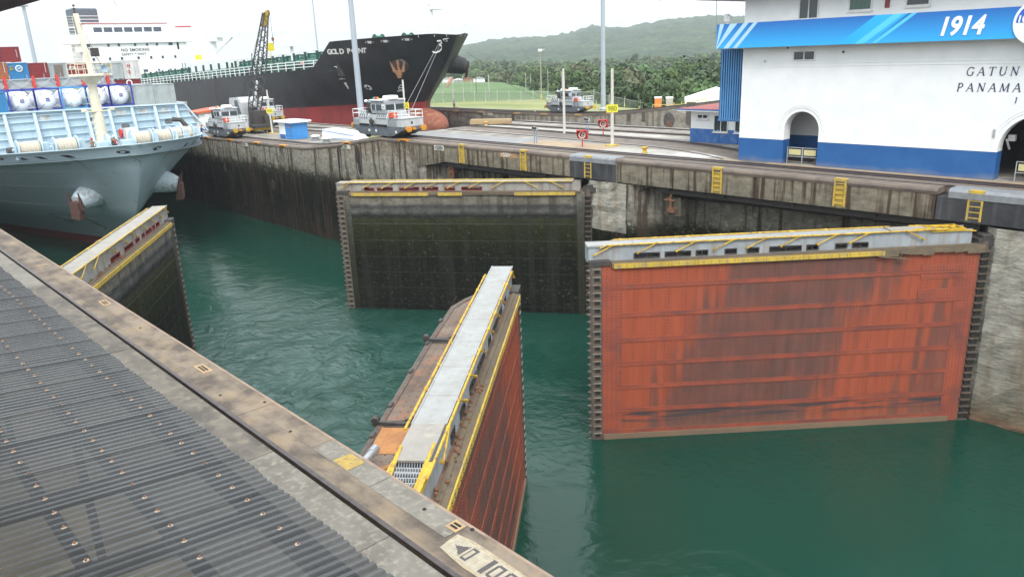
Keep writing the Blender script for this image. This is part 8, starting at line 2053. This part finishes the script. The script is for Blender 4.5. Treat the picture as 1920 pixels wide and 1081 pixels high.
for h in (.5, 1.0): q.tube([(2.5, 9, -1.0 + h), (0, 2, -.6 + h), (-2.5, -4, .5 + h)], .05, 5)
for k in range(8): f_ = k / 7; q.tube([(2.5 - 5 * f_, 9 - 13 * f_, -1.6 + 1.8 * f_), (2.5 - 5 * f_, 9 - 13 * f_, .0 + 1.5 * f_)], .05, 5)
q.build('rail', yr_, t)
for k in range(5):
    q = MB(); q.box(-3.2 + .0, -1.8, -6.2 + k * .5, -5.8 + k * .5, .2 + .15 * (5 - k) - .4, .3 + .15 * (5 - k) - .4); q.build('step', yr_, t)
# low distant houses and sheds on the far side of the green slope
for i in range(9):
    az = R(49.3 + i * .75); d = 306 + 6 * (i % 3); x, y = d * math.cos(az), d * math.sin(az)
    t = thing('far_shed', 'tiny %s shed on the skyline of the green slope, %s' % (('white', 'rusty red roofed', 'grey')[i % 3], ('first', 'second', 'third', 'fourth', 'fifth', 'sixth', 'seventh', 'eighth', 'ninth')[i] + ' from the right'), 'shed', (x, y, gz(x, y) - .3), az, 'tiny sheds on the skyline of the slope')
    q = MB(); q.box(-1, 1, -2.2, 2.2, 0, 1.5); q.build('wall', (white, conc3, galv)[i % 3], t); q = MB(); q.prism([(-2.4, 1.5), (2.4, 1.5), (0, 2.2)], -1.2, 1.2, 'x'); q.build('roof', (galv, M('roof_rust', (.3, .12, .08)), white)[i % 3], t)
# bird
q = MB(); q.tube([(-.25, 0, 0), (0, 0, 0), (.3, 0, .02)], [.03, .08, .02], 6); q.add([(-.05, 0, 0), (.12, 0, 0), (.0, .75, .25), (-.12, .7, .22)], [(0, 1, 2, 3)]); q.add([(-.05, 0, 0), (.12, 0, 0), (.0, -.75, .2), (-.12, -.7, .18)], [(0, 1, 2, 3)])
tag(q.build('bird', dark, loc=(108, 80, 14.0), rotz=.6), 'dark bird gliding high left of the control building', 'bird')

# ------------------------------------------------------------------ haze
q = MB(); q.box(-120, 2500, -900, 2500, ZW - 8, 260)
hz = q.build('haze', M('haze_tmp', (1, 1, 1)))
hm_ = bpy.data.materials.new('haze_air'); hm_.use_nodes = True; t_ = hm_.node_tree; t_.nodes.clear(); o_ = N(t_, 'ShaderNodeOutputMaterial'); pv = N(t_, 'ShaderNodeVolumePrincipled')
pv.inputs['Color'].default_value = (.90, .95, 1.0, 1); pv.inputs['Density'].default_value = HAZE; lk(t_, pv.outputs[0], o_.inputs['Volume'])
hz.data.materials.clear(); hz.data.materials.append(hm_); tag(hz, kind='stuff')
